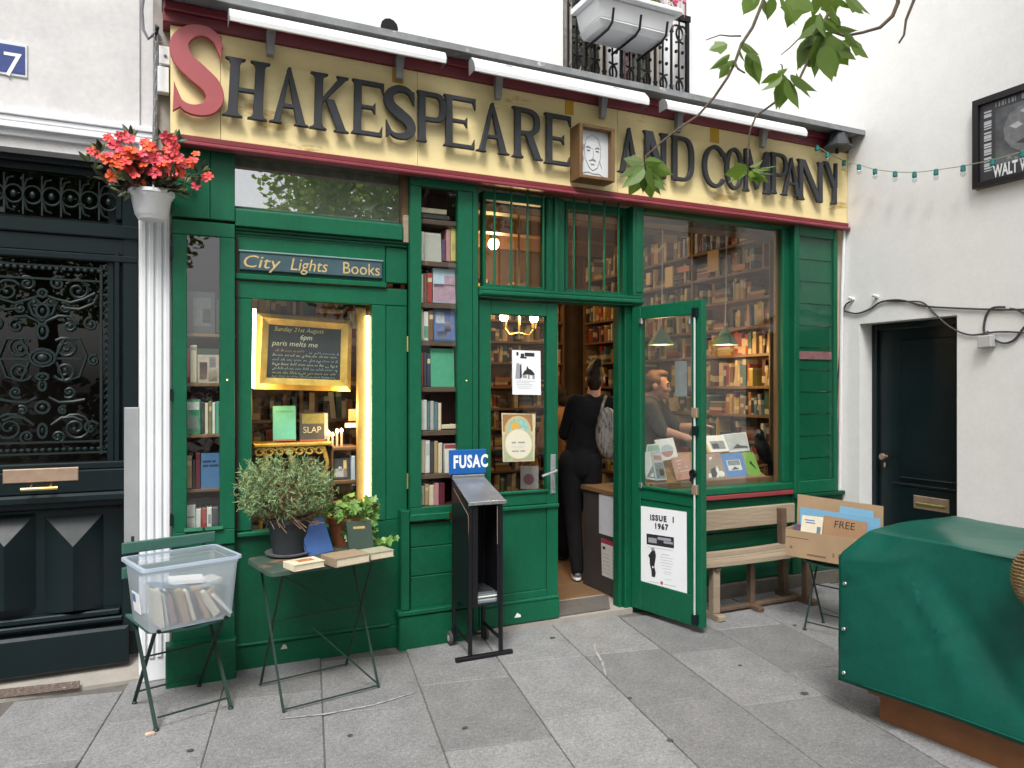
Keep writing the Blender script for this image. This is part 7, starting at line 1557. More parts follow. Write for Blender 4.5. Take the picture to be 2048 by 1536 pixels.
g = G(); g.slab(bq(0.006, .006, .001), bq(L_b - .006, .006, .001), bq(L_b - .006, D_b - .006, .002), bq(.006, D_b - .006, .002), .004); g.build('bottom', CARD, bxo)
g = G(); g.slab(bq(.005, -.0012, .118), bq(.15, -.0012, .118), bq(.15, -.0012, .122), bq(.005, -.0012, .122), .001); g.slab(bq(.30, -.0012, .035), bq(.31, -.0012, .035), bq(.31, -.0012, .06), bq(.30, -.0012, .06), .001); g.slab(bq(.335, -.0012, .035), bq(.35, -.0012, .035), bq(.35, -.0012, .062), bq(.335, -.0012, .062), .001); g.slab(bq(.14, -.0012, .022), bq(.26, -.0012, .022), bq(.26, -.0012, .032), bq(.14, -.0012, .032), .001); g.slab(bq(.03, -.0012, .05), bq(.045, -.0012, .05), bq(.045, -.0012, .065), bq(.03, -.0012, .065), .001); g.build('box_print', CARD_D, bxo)
g = G(); g.slab(bq(.20, .055, .02), bq(.46, .055, .02), bq(.46, .10, .255), bq(.20, .10, .265), .006); fs = tag(g.build('cardboard_sign', mat('tan_card', (.34, .20, .11), rough=.85, var=.12, vs=10), org=bq(.33, .06, .02)), 'handwritten brown card standing in the cardboard box reading free', 'sign')
uu = (bq(.20, .10, .265) - bq(.20, .055, .02)).normalized(); text('FREE', .062, INK, fs, bq(.265, .0905, .20) + fd.cross(uu) * -.0 + uu.cross(fd) * -.0016, fd, uu, sx=1.0, name='handwriting', ext=.0006, shear=.05)
def contents(name, a0, b0, a1, b1, z0_, z1_, lean, m, lab, cat, th=.012, rise=0):
    g = G(); g.slab(bq(a0, b0, z0_), bq(a1, b1, z0_), bq(a1, b1 + lean, z1_ + rise), bq(a0, b0 + lean, z1_), th); return tag(g.build(name, m, org=bq(a0, b0, z0_)), lab, cat)
o = contents('pamphlet', .075, .02, .205, .03, .04, .255, .05, mat('white_yellow_cover', (.66, .60, .46), rough=.5, var=.12, vs=20, bump=0), 'white and yellow pamphlet with blue print in the front of the cardboard box', 'pamphlet', .012)
g = G(); P0, P1, P3 = bq(.075, .02, .04), bq(.205, .03, .04), bq(.075, .07, .255); X, Z = P1 - P0, P3 - P0; N = X.cross(Z).normalized()
for a, b, c, d in ((.15, .62, .86, .89), (.2, .66, .79, .82)): g.slab(*[P0 + X * i + Z * j + N * .001 for i, j in ((a, c), (b, c), (b, d), (a, d))], .0005)
g.build('blue_print', cov('blue', CV['blue']), o); g = G(); g.slab(*[P0 + X * i + Z * j + N * .001 for i, j in ((.76, .4), (.94, .4), (.94, .72), (.76, .72))], .0005); g.build('picture_print', cov('slate_blue', CV['slate blue']), o)
SKYB = mat('sky_blue_folder', (.17, .38, .56), rough=.45, var=.08)
contents('blue_folder', .03, .11, .52, .12, .03, .292, .025, SKYB, 'wide sky blue folder standing across the cardboard box', 'folder', .004, -.012)
contents('blue_folder', .27, .145, .47, .15, .05, .325, .02, mat('light_blue_folder', (.20, .42, .60), rough=.5, var=.1), 'shorter light blue folder tab rising behind the wide blue folder', 'folder', .004, -.01)
contents('dark_book', .02, .05, .06, .06, .02, .19, .03, cov('purple', CV['purple']), 'small dark book at the left end inside the cardboard box', 'book', .02)
cp = q1 + fd * .25 + sd_ * .12; cp.z = 0
folding_chair('folding_chair', 'thin folding chair under the cardboard box, mostly hidden by the green tarpaulin', cp, math.atan2(fd.y, fd.x), W=.26, Dp=.22, zs=.435, back=.45, slats=False, k=.5)

# ------------------------------------------------------------------ bookstall under a green tarpaulin
Rw = R_(5); e1 = Vector((math.cos(Rw), math.sin(Rw), 0)); e2 = Vector((math.sin(Rw), -math.cos(Rw), 0))      # across (right) and towards the viewer
C1 = Vector((2.905, -1.80, 0)); SH = .855; LW, LD = .68, 1.75
stl = thing('covered_bookstall', 'book stall wrapped in a glossy green tarpaulin on a brown timber base', 'stall', C1 + e1 * LW / 2 + e2 * LD / 2)
def sq(a, b, z): return C1 + e1 * a + e2 * b + Vector((0, 0, z))
for nm, (a0, a1, b0, b1, z0_, z1_) in {'base_board': (.035, .065, .03, LD - .03, .0, .112), 'base_board.': (.066, LW - .04, .03, .06, .0, .112), 'base_rail': (.0, .09, -.005, LD, .113, .14), 'inner_chest': (.05, LW - .05, .05, LD - .05, .142, SH - .05)}.items():
    g = G(); g.hexa([sq(a, b, z) for z in (z0_, z1_) for a, b in ((a0, b0), (a0, b1), (a1, b1), (a1, b0))]); g.build(nm.strip('.'), RUST, stl)
TARP = mat('green_tarpaulin', (.002, .072, .050), rough=.31, spec=.26, var=.16, vs=2.5, bump=.35, bs=5, col2=(.006, .095, .070), c2s=3.5, c2t=.64, grain=((60, .06), (14, .06)))
# drape: a sheet from the far bottom over the top edge down the left face, with folds
g = G(); NU, NV = 46, 60; zlo = .155
def drape(s, t):
    """s 0..1 along the left face towards the viewer, t 0..1 from the hem up the face and on across the top"""
    fold = .010 * math.sin(s * 9 + t * 3) + .007 * math.sin(s * 21 - t * 5) + .006 * math.sin(s * 4.2 + 7 * t + 1)
    fold += .007 * (1 - abs(math.sin(s * 11 + t * 7))) ** 7 - .006 * (1 - abs(math.sin(s * 8 - t * 11 + 1))) ** 8 + .004 * (1 - abs(math.sin(s * 27 + t * 3 + 2))) ** 6
    b = s * LD
    if t < .55:
        k = t / .55; end = math.exp(-(s / .10) ** 2); flare = (1 - k) ** 1.2 * (.035 + .03 * math.sin(s * 6.5 + .4)) * (1 - end) + end * .075 * min(1, (1 - k) * 9)
        w = s * LD; sag = 0
        for c, dr, wd, am in ((.16, .35, .030, .022), (.22, .5, .05, -.022), (.44, .80, .05, -.030), (.50, .95, .028, .028), (.62, 1.0, .03, .014), (.95, .5, .06, .03), (1.25, .8, .05, -.03)): sag += am * math.exp(-((w - c - dr * (1 - k)) / wd) ** 2) * math.sin(math.pi * min(1, k * 1.15)) * (1 - .5 * end)
        crease = .018 * math.exp(-((w - .09) / .02) ** 2) * k
        z = zlo + (SH - zlo) * k + .012 * math.sin(s * 7) * (1 - k) - end * .055 * (1 if k < .9 else (1 - k) * 10) * k
        return sq(-flare - (fold + sag) * (.3 + .7 * math.sin(math.pi * min(1, k * .9 + .1))) + crease, w - (.10 * (1 if k < .9 else (1 - k) * 10)) * math.exp(-s * 18), z)
    k = (t - .55) / .45; r = .03
    a = k * LW
    return sq(a, b, SH - .006 * math.exp(-k * 30) + .012 * math.sin(s * 11 + k * 4) * math.sin(math.pi * min(1, k * 1.2)) * .7 - .018 * math.sin(math.pi * k) * math.sin(math.pi * min(s * 1.6, 1)) + fold * .35)
ss = [0, .004, .012] + [i / NU for i in range(1, NU + 1)]; ts = [i / NV for i in range(NV + 1)]
for s in ss:
    for t in ts: g.v.append(drape(s, t))
M_n = NV + 1
for i in range(len(ss) - 1):
    for j in range(NV): g.f.append([i * M_n + j, (i + 1) * M_n + j, (i + 1) * M_n + j + 1, i * M_n + j + 1]); g.m.append(0)
o0 = len(g.v)                                          # far end hanging down
NA = 16
for i in range(NA + 1):
    a = LW * i / NA
    for j in range(13):
        k = j / 12; g.v.append(sq(a, -.004 - (1 - k) * (.05 + .02 * math.sin(a * 9)), zlo + (SH - .004 - zlo) * k) if i else drape(0, .55 * k))
for i in range(NA):
    for j in range(12): g.f.append([o0 + i * 13 + j, o0 + i * 13 + j + 1, o0 + (i + 1) * 13 + j + 1, o0 + (i + 1) * 13 + j]); g.m.append(0)
tp = g.build('tarpaulin', TARP, stl, smooth=True); m = tp.modifiers.new('thick', 'SOLIDIFY'); m.thickness = .003
g = G(); g.tube([drape(i / 60, .012) + e1 * -.002 for i in range(2, 61)], .004, 5); g.build('hem', TARP, stl, smooth=2); g = G(); g.tube([drape(.43, .55 * k / 20) + e1 * -.001 for k in range(21)], .0022, 4); g.build('seam', TARP, stl, smooth=2)
g = G()
for k in (.05, .36, .68):
    p = drape(.006, .55 * k * 1.0 + .01); g = G(); g.lathe([(.004, -.002), (.0085, -.003), (.010, .0), (.009, .003)], p + e1 * -.008 + e2 * .012, 10, axis='x'); g.build('eyelet', STEEL, stl, smooth=True)
# straw bag hanging on the stall at the right edge of the view
STRAW = mat('woven_straw', (.27, .175, .08), rough=.85, var=.35, vs=30, bump=.9, bs=130, stretch=(1, 1, 3), col2=(.46, .36, .20), c2s=9, c2t=.64)
hb = at(2086, 1160, 2.66); bgo = thing('straw_bag', 'woven straw bag hanging against the tarpaulin at the right edge', 'bag', hb)
g = G(); g.ball((0, 0, 0), .058, .075, .090, 22, 14); g.build('body', STRAW, bgo, local=True, smooth=2)
for k in range(17):
    z = -.074 + k * .0093; r = math.sqrt(max(.02, 1 - (z / .092) ** 2)); g = G(); g.tube([(.0595 * r * math.cos(i * .393), .0765 * r * math.sin(i * .393), z + .003 * (i % 2)) for i in range(17)], .002, 4, cap=False); g.build('woven_band', STRAW, bgo, local=True, smooth=2)
g = G(); g.tube([(0, -.05, .05), (.02, -.055, (SH - hb.z) / 1.34 - .01), (.06, -.05, (SH - hb.z + .02) / 1.34), (.20, -.03, (SH - hb.z + .022) / 1.34), (.20, .05, (SH - hb.z + .022) / 1.34), (.05, .06, (SH - hb.z + .02) / 1.34), (.0, .05, .05)], .006, 6); g.build('strap', STRAW, bgo, local=True, smooth=2)
bgo.scale = (1.34, 1.34, 1.34)
# ------------------------------------------------------------------ hanging flower pot on the left
fp = fw(303, 408, -.13); Yp = -.13
r_ = (fx(352, Yp) - fx(254, Yp)) / 2 * .97; zt = fz(303, 384, Yp); zb = fz(303, 440, Yp)
hp_ = thing('hanging_flower_pot', 'white hanging pot full of red and orange flowers in front of the white pilaster', 'flower pot', (fp.x, Yp, zb))
c = Vector((fp.x, Yp, 0)); h = zt - zb
g = G(); g.lathe([(.0, zb), (r_ * .58, zb), (r_ * .66, zb + h * .12), (r_ * .70, zb + h * .15), (r_ * .86, zb + h * .74), (r_ * .92, zb + h * .78), (r_ * .94, zb + h * .86), (r_ * 1.0, zb + h * .88), (r_ * 1.0, zt), (r_ * .93, zt), (r_ * .85, zt - h * .2)], c, 32); g.build('pot', WPAINT, hp_, smooth=True)
g = G(); g.lathe([(r_ * .88, zt - h * .12), (.0, zt - h * .08)], c, 16); g.build('soil', DARKIN, hp_)
top = fw(312, 70, -.10); mid = fw(309, 300, -.12)
for k in range(3):
    a = 2.1 * k + .6; g = G(); g.tube([c + Vector((r_ * .95 * math.cos(a), r_ * .95 * math.sin(a), zt - .01)), Vector((mid.x, mid.y, mid.z))], .004, 5); g.build('hanger', WPAINT, hp_)
g = G(); n = 16
for k in range(n):
    p = mid.lerp(top, (k + .5) / n); L = (top - mid).length / n * .66; s = Vector((1, 0, 0)) if k % 2 else Vector((0, 1, 0))
    g.tube([p + Vector((0, 0, L * math.cos(t * .785))) + s * (.008 * math.sin(t * .785)) for t in range(9)], .0022, 4, cap=False)
g.build('chain', ZINC, hp_, smooth=True)
g = G(); g.tube([top, top + Vector((.01, -.02, .03)), top + Vector((.0, .03, .06)), Vector((top.x, .02, top.z + .06))], .006, 6); g.build('hook', BLACK, hp_, smooth=True)
rr = random.Random(21)
FLM = [mat('coral_petals', (.66, .060, .050), rough=.55, var=.15, vs=30, bump=0), mat('orange_red_petals', (.72, .10, .025), rough=.55, var=.15, vs=30, bump=0), mat('rose_petals', (.64, .07, .10), rough=.55, var=.15, vs=30, bump=0)]
blm = []
for m_ in FLM:
    g = G()
    for k in range(5):
        a = 2 * math.pi * k / 5; d = Vector((math.cos(a), math.sin(a), 0)); s = Vector((-d.y, d.x, 0)); L = .034
        g.add([(0, 0, 0), d * L * .55 - s * L * .42 + Vector((0, 0, .006)), d * L * 1.05 - s * L * .26 + Vector((0, 0, .001 * (k % 3))), d * L * 1.02 + s * L * .3 + Vector((0, 0, .005)), d * L * .5 + s * L * .44 + Vector((0, 0, .009))], [(0, 1, 2, 3), (0, 3, 4)])
    g.ball((0, 0, .004), .005, n=6, m=4); o = g.build('bloom', m_); blm.append(o.data); bpy.data.objects.remove(o)
LFD = mat('dark_red_green_leaves', (.035, .035, .018), rough=.45, var=.4, vs=30, bump=0, rv=.5); LFG = mat('mid_green_leaves', (.09, .13, .035), rough=.5, var=.3, vs=30, bump=0, rv=.4)
lfm = [leafmesh('leaf', [(0, 0), (.008, .012), (.012, .03), (.008, .05), (0, .068)], [0], m_) for m_ in (LFD, LFD, LFG)]
cenf = Vector((fp.x - .012, Yp - .02, zt + .085)); gst = G()
shoots = []
for k in range(64):
    a = rr.uniform(0, 6.28); e = rr.uniform(.0, 1.45); d = Vector((math.cos(a) * math.cos(e) * 1.45, math.sin(a) * math.cos(e) * 1.0, math.sin(e) * .95)); L = rr.uniform(.09, .165)
    st0 = Vector((fp.x + rr.uniform(-.06, .06), Yp + rr.uniform(-.06, .05), zt - .01)); end = st0 + d * L + Vector((0, -.01, .0))
    gst.tube([st0, st0.lerp(end, .5) + Vector((0, 0, .015)), end], [.0035, .003, .002], 4, cap=False)
    for j in range(4):
        b = st0.lerp(end, rr.uniform(.35, 1.0)); dd_ = (d.normalized() * .7 + Vector((rr.gauss(0, .7), rr.gauss(0, .7), rr.gauss(.15, .6)))); putleaf(rr.choice(lfm), hp_, b, dd_, Vector((rr.gauss(0, .5), -1 + rr.gauss(0, .5), .6)), rr.uniform(.7, 1.2))
    shoots.append(end)
for k in range(95):
    u, v = rr.gauss(300, 55), rr.gauss(318, 26)
    if ((u - 300) / 112) ** 2 + ((v - 318) / 58) ** 2 > 1 or v > 368: continue
    p = fw(u, v, Yp - .10 + rr.uniform(-.04, .05)); nr = Vector((rr.gauss(-.1, .4), -1, rr.gauss(.4, .4)))
    x = nr.orthogonal(); o = putleaf(blm[k % 3], hp_, p, x + nr.cross(x) * rr.uniform(-1, 1), nr, rr.uniform(.6, 1.0), 'bloom')
    gst.tube([p, p.lerp(Vector((fp.x, Yp, zt)), .6)], .002, 3, cap=False)
for u, v in ((183, 302), (192, 308), (216, 276), (224, 286), (417, 352), (410, 356), (392, 372), (228, 356)):
    p = fw(u, v, Yp - .05); putleaf(blm[int(u) % 3], hp_, p, (1, 0, .3), (-.2, -1, .3), .7, 'bloom'); gst.tube([p, p.lerp(cenf, .6), Vector((fp.x, Yp, zt))], .0025, 4, cap=False)
for u, v in ((198, 300), (206, 292), (262, 268), (258, 262), (350, 268), (356, 276), (322, 268), (395, 340), (404, 336), (388, 368), (190, 330), (178, 318), (240, 300)):
    p = fw(u, v + 6, Yp - .04)
    for j in range(4): putleaf(lfm[j % 3 if u > 200 else 2], hp_, p, (rr.gauss(-.3 if u < 290 else .3, .6), rr.gauss(-.2, .4), rr.gauss(.5, .5)), (0, -1, .3), rr.uniform(.6, .95))
gst.build('stems', mat('flower_stems', (.06, .05, .02), rough=.7), hp_, kind='stuff')

# ------------------------------------------------------------------ lantern, string of lights, cables, poster on the right wall
ln = thing('corner_lantern', 'dark flared lantern shade hanging under the ledge at the right corner', 'lantern', fw(1672, 290, -.16))
c = fw(1674, 290, -.17); z0, z1 = fz(1674, 298, -.17), fz(1674, 266, -.17)
g = G(); g.lathe([(.112, z0), (.114, z0 + .012), (.092, z0 + .02), (.062, z1), (.03, z1 + .012), (.03, z1 + .03)], Vector((c.x, c.y, 0)), 8); g.build('shade', mat('dark_zinc', (.045, .05, .055), rough=.5, metal=.3, var=.3), ln)
g = G(); g.tube([(c.x - .01, c.y, z1 + .02), (c.x - .01, c.y, ZF)], .012, 6); g.tube([(c.x, c.y, z0 + .01), (c.x, c.y, z0 - .035)], .011, 6); g.build('stem', BLACK, ln)
SOCK = mat('teal_bulb_socket', (.015, .17, .16), rough=.5, var=.1); GB = pane('bulb_glass', lo=.12, k=.8, tint=(.86, .9, .9))
sl = thing('string_of_lights', 'string of small bulbs in teal sockets looping across the right wall', 'string lights', fw(1640, 300, -.14))
XS = XR - .10
uv = [(1634, 292, -.15, 0), (1655, 306, -.16, 0), (1688, 322, -.18, 0), (1718, 330, 0, 1), (1750, 339, 0, 1), (1790, 344, 0, 1), (1829, 345, 0, 1), (1872, 340, 0, 1), (1926, 332, 0, 1), (1985, 320, 0, 1), (2045, 303, 0, 1), (2110, 280, 0, 1)]
pts = [fw(u, v, y) if not w else rw(u, v, XS) for u, v, y, w in uv]
g = G(); g.tube(pts, .0032, 5); g.build('cable', mat('yellow_green_cable', (.30, .34, .20), rough=.6), sl, smooth=2)
for i, p in enumerate(pts[:-1]):
    s = .95
    g = G(); g.lathe([(.010, .006), (.016, -.002), (.014, -.012), (.017, -.022), (.015, -.034), (.011, -.036)], p, 10); so_ = g.build('socket', SOCK, sl, smooth=True)
    g = G(); g.ball(p + Vector((0, 0, -.052)), .017, rz=.02, n=10, m=7); g.build('bulb', GB, so_, smooth=2)
pp = thing('framed_poster', 'black framed poster with white capitals and a dim grey portrait on the right wall', 'poster', rw(1945, 290, XR))
XPF = XR - .05; a = rw(1944, 300, XPF); zA, zB = rw(1944, 203, XPF).z, rw(1944, 379, XPF).z; yN = a.y; Lp = .62
def pq(f, z, x=0): return Vector((XPF + x, yN - f * Lp, zB + (zA - zB) * z))
def pbox(f0, f1, z0, z1, x0, x1, nm, m, par):
    g = G(); A_, B_ = pq(f0, z0), pq(f1, z1); g.box(XPF + x0, XPF + x1, A_.y, B_.y, A_.z, B_.z); return g.build(nm, m, par)
FRB = mat('black_frame', (.010, .008, .010), rough=.35, var=.2)
pbox(0, .06, 0, 1, 0, .049, 'frame_side', FRB, pp); pbox(.94, 1, 0, 1, 0, .049, 'frame_side', FRB, pp); pbox(.0605, .9395, .93, 1, .0, .049, 'frame_side', FRB, pp); pbox(.0605, .9395, 0, .06, .0, .049, 'frame_side', FRB, pp)
pr = pbox(.06, .94, .06, .93, .022, .03, 'print', mat('charcoal_print', (.05, .048, .055), rough=.35, var=.3, vs=9, bump=0), pp)
ph = pbox(.22, .93, .20, .83, .0205, .0218, 'portrait_print', mat('grey_blur_print', (.10, .105, .115), rough=.4, var=.75, vs=7, bump=0, col2=(.30, .31, .33), c2s=6, c2t=.56), pp)
text('WALT WHITMAN', .105, REFLECTOR, pp, pq(.20, .085, .0200), (0, -1, 0), (0, 0, 1), bold=.003, sx=.50, shear=.0)
g = G(); rr2 = random.Random(9)
for k in range(26):                                         # columns of worn capitals down the left edge and across the top: strokes only
    z = .17 + k * .0262
    if k in (6, 12, 17, 22): continue
    A_, B_ = pq(.105, z, .0205), pq(.18, z + .012 + .006 * (k % 3), .0205); g.box(A_.x - .0006, A_.x, A_.y, B_.y, A_.z, B_.z)
g.build('vertical_print', INKL, pp, kind='stuff'); g = G()
for k in range(22):
    f = .22 + k * .032
    if k in (7, 14): continue
    A_, B_ = pq(f, .855, .0205), pq(f + .010 + .006 * (k % 3), .91, .0205); g.box(A_.x - .0006, A_.x, A_.y, B_.y, A_.z, B_.z)
g.build('heading_print', INKG, pp, kind='stuff')
g = G(); f0 = .52
def face(pts, m, k):
    g = G(); g.add([pq(a, b, .0200 - .0004 * k) for a, b in pts], [list(range(len(pts)))]); g.build('portrait_print', m, pp)
face([(.30 + .0, .60), (.36, .74), (.50, .80), (.66, .76), (.74, .62), (.72, .46), (.62, .34), (.50, .28), (.38, .36), (.31, .48)], mat('portrait_grey', (.16, .165, .175), var=.5, vs=14, bump=0), 0)
face([(.36, .60), (.44, .63), (.49, .58), (.42, .555)], mat('portrait_light', (.42, .43, .45), var=.3, vs=20, bump=0), 1); face([(.56, .58), (.62, .64), (.70, .62), (.62, .555)], mat('portrait_light', (.42, .43, .45)), 1); face([(.46, .73), (.54, .77), (.64, .72), (.56, .66)], mat('portrait_light', (.42, .43, .45)), 1)
face([(.52, .57), (.55, .50), (.50, .46), (.57, .46), (.60, .50)], DG, 1); face([(.42, .40), (.52, .44), (.64, .40), (.54, .36)], DG, 1)
CAB = mat('dark_grey_cable', (.05, .05, .052), rough=.6); XC2 = XR - .012
def wcable(uvs, r, lab):
    p = [rw(u, v, XC2) for u, v in uvs]; q = []
    for i in range(len(p) - 1):
        p0, p1, p2, p3 = p[max(i - 1, 0)], p[i], p[i + 1], p[min(i + 2, len(p) - 1)]
        for s in range(5):
            t = s / 5; q.append(.5 * ((2 * p1) + (p2 - p0) * t + (2 * p0 - 5 * p1 + 4 * p2 - p3) * t * t + (3 * p1 - p0 - 3 * p2 + p3) * t ** 3))
    q.append(p[-1]); g = G(); g.tube(q, r, 6); tag(g.build('cable', CAB, org=p[0], smooth=2), lab, 'cable', 'cables on the right wall')
wcable([(1700, 603), (1690, 612), (1682, 640), (1680, 700), (1676, 760), (1672, 880), (1673, 980)], .0055, 'cable running down the corner between the shutter and the white wall')
wcable([(1684, 620), (1712, 627), (1740, 618), (1762, 604), (1800, 600), (1850, 612), (1905, 616), (1990, 619), (2048, 619), (2120, 618)], .007, 'long horizontal cable above the dark door on the right wall')
wcable([(1765, 602), (1810, 603), (1845, 605), (1870, 628), (1900, 654), (1935, 669), (1965, 668), (1990, 664), (2025, 664), (2060, 667)], .006, 'cable drooping across the corner of the dark right door')
wcable([(2010, 614), (1985, 616), (1972, 632), (1968, 662), (1980, 674), (2005, 686), (2028, 680), (2048, 655), (2065, 640), (2040, 622), (2020, 617)], .007, 'coiled loop of cable right of the dark door')
jb = thing('junction_box', 'small grey junction box hanging under the cables right of the dark door', 'box', rw(1970, 684, XR))
p0, p1 = rw(1953, 697, XR - .055), rw(1982, 671, XR - .055); g = G(); g.hexa([(XR - .055, p0.y, p0.z), (XR - .055, p1.y, p0.z + .006), (XR - .002, p1.y, p0.z + .006), (XR - .002, p0.y, p0.z), (XR - .055, p0.y, p1.z), (XR - .055, p1.y, p1.z + .006), (XR - .002, p1.y, p1.z + .006), (XR - .002, p0.y, p1.z)]); g.build('box', mat('grey_plastic', (.48, .48, .48), rough=.5, var=.06), jb, bevel=.006)
g = G(); g.tube([(XR - .03, (p0.y + p1.y) / 2, p1.z), (XR - .014, (p0.y + p1.y) / 2, p1.z + .03)], .008, 6); g.build('gland', CAB, jb)
for i, (u, v) in enumerate(((1707, 599), (1755, 594))):
    p = rw(u, v, XR); g = G(); g.tube([p, p + Vector((-.05, .01, .015))], .013, 8); tag(g.build('wall_hook', WPAINT, org=p, smooth=True), f'small white painted peg on the right wall, {"nearer the shop" if i == 0 else "nearer the dark door"}', 'peg')
# lamp hood standing on the ledge
p = fw(775, 66, -.12); lp = thing('ledge_lamp', 'small black floodlight standing on the ledge above the first long word', 'lamp', (p.x, -.12, ZF + .02))
g = G(); c = Vector((p.x, -.12, ZF + .075)); g.lathe([(.0, .045), (.03, .04), (.042, .01), (.046, -.03), (.05, -.04)], c, 12, axis='y'); g.build('hood', BLACK, lp, smooth=True); g = G(); g.box(c.x - .05, c.x + .05, -.14, -.10, ZF + .023, ZF + .034); g.tube([c + Vector((-.045, .0, -.05)), c + Vector((-.05, .0, 0))], .005, 5); g.tube([c + Vector((.045, .0, -.05)), c + Vector((.05, .0, 0))], .005, 5); g.tube([c + Vector((.04, .0, -.045)), c + Vector((.14, .02, -.035)), c + Vector((.22, .01, -.045))], .008, 5); g.build('bracket', BLACK, lp)

# ------------------------------------------------------------------ the tree overhead: trunk outside the view, its low branches hanging into it
BARK = mat('grey_brown_bark', (.10, .075, .055), rough=.9, var=.35, vs=16, bump=.6, bs=60, col2=(.20, .17, .13), c2s=18, c2t=.62)
LF = mat('tree_leaf', (.080, .135, .024), rough=.42, var=.22, vs=22, bump=0, rv=.40)
nt = LF.node_tree; p_ = nt.nodes['Principled BSDF']; tr = nt.nodes.new('ShaderNodeBsdfTranslucent'); tr.inputs[0].default_value = (.26, .42, .05, 1); mxs = nt.nodes.new('ShaderNodeMixShader'); mxs.inputs[0].default_value = .40
nt.links.new(p_.outputs[0], mxs.inputs[1]); nt.links.new(tr.outputs[0], mxs.inputs[2]); nt.links.new(mxs.outputs[0], nt.nodes['Material Output'].inputs[0])
tr0 = Vector((3.6, -5.9, 0)); tre = thing('tree', 'broad-leaved tree whose low twigs hang in front of the sign and the right wall', 'tree', tr0)
g = G(); g.tube([tr0, tr0 + Vector((.03, 0, 1.4)), tr0 + Vector((-.05, .1, 2.8)), tr0 + Vector((-.25, .5, 3.9)), tr0 + Vector((-.2, .9, 5.2)), tr0 + Vector((0, 1.2, 6.6))], [.20, .17, .15, .13, .09, .05], 12); g.build('trunk', BARK, tre, smooth=True)
lm = [leafmesh('leaf', [(0, 0), (.020, .010), (.034, .034), (.036, .060), (.022, .090), (.004, .118), (0, .130)], [0], LF, .22), leafmesh('leaf', [(0, 0), (.026, .012), (.040, .040), (.050, .066), (.030, .078), (.022, .098), (.006, .118), (0, .128)], [0], LF, .14), leafmesh('leaf', [(0, 0), (.014, .012), (.026, .036), (.027, .062), (.014, .094), (.003, .115), (0, .126)], [0], LF, .45)]
rr = random.Random(3)
def W3(u, v, d): return at(u, v, d)
def twig(pts, r0, r1, nm='twig'):
    p = [W3(*q) for q in pts]; n = len(p); g = G(); g.tube(p, [r0 + (r1 - r0) * i / (n - 1) for i in range(n)], 6); g.build(nm, BARK, tre, smooth=2); return p
D1 = 2.5
root = tr0 + Vector((-.25, .5, 3.9))
def limb(pts, r0, r1):
    g = G(); n = len(pts); g.tube(pts, [r0 + (r1 - r0) * i / (n - 1) for i in range(n)], 8); g.build('branch', BARK, tre, smooth=2)
a1, a2, a3 = W3(1545, -60, D1), W3(1795, -30, D1), W3(1835, -40, D1)
limb([root, root.lerp(a1, .5) + Vector((0, 0, .35)), a1], .05, .007); limb([root, root.lerp(a2, .5) + Vector((0, 0, .28)), a2], .04, .012); limb([root, root.lerp(a3, .5) + Vector((.1, 0, .15)), a3], .03, .007); a4 = W3(1660, -70, D1 + .05); limb([root, root.lerp(a4, .5) + Vector((0, 0, .3)), a4], .04, .008)
twig([(1545, -60, D1), (1527, 0, D1), (1505, 55, D1), (1482, 90, D1), (1470, 125, D1), (1455, 155, D1 + .01), (1428, 195, D1 + .02), (1395, 232, D1 + .03), (1356, 258, D1 + .04), (1322, 285, D1 + .04), (1292, 312, D1 + .05), (1290, 340, D1 + .05)], .006, .0028)
twig([(1795, -30, D1), (1796, 5, D1), (1785, 32, D1), (1760, 55, D1), (1725, 65, D1), (1690, 72, D1), (1660, 62, D1), (1645, 50, D1)], .0075, .004)
twig([(1835, -40, D1), (1828, 0, D1), (1812, 40, D1), (1808, 70, D1), (1798, 86, D1)], .006, .003)
twig([(1660, -70, D1 + .05), (1668, 0, D1 + .04), (1655, 30, D1 + .02), (1636, 65, D1), (1625, 100, D1), (1612, 130, D1 + .01), (1598, 160, D1 + .02), (1570, 190, D1 + .03), (1540, 212, D1 + .04), (1512, 232, D1 + .05), (1500, 262, D1 + .06), (1496, 300, D1 + .06), (1496, 340, D1 + .06)], .006, .0026)
twig([(1470, 125, D1), (1476, 138, D1 - .01), (1490, 146, D1 - .01)], .004, .003); twig([(1482, 72, D1), (1460, 72, D1), (1440, 70, D1 + .01), (1412, 80, D1 + .02)], .003, .0015); twig([(1600, 75, D1), (1580, 95, D1), (1562, 110, D1)], .003, .0015); twig([(1640, 60, D1), (1622, 72, D1 + .01), (1598, 78, D1 + .02)], .003, .002); twig([(1567, 160, D1 + .02), (1564, 130, D1 + .02), (1560, 128, D1 + .02)], .003, .0015)
rt = Vector((math.cos(T), -math.sin(T), 0)); fwd = Vector((math.sin(T), math.cos(T), 0)); upv = Vector((0, 0, 1))
def lf(u, v, du, dv, s, k=None, d=D1, tilt=None):
    """leaf: stalk end (u, v), tip direction (du, dv) as seen in the photograph"""
    L = math.hypot(du, dv); dp = rr.uniform(-.5, .15); dirv = rt * du / L - upv * dv / L - fwd * dp
    nrm = -fwd * (.6 if tilt is None else tilt) + upv * rr.uniform(-.2, .8) + rt * rr.uniform(-.6, .6)
    putleaf(lm[rr.randrange(3) if k is None else k], tre, W3(u, v, d + rr.uniform(-.05, .05)), dirv, nrm, s * rr.uniform(.92, 1.08))
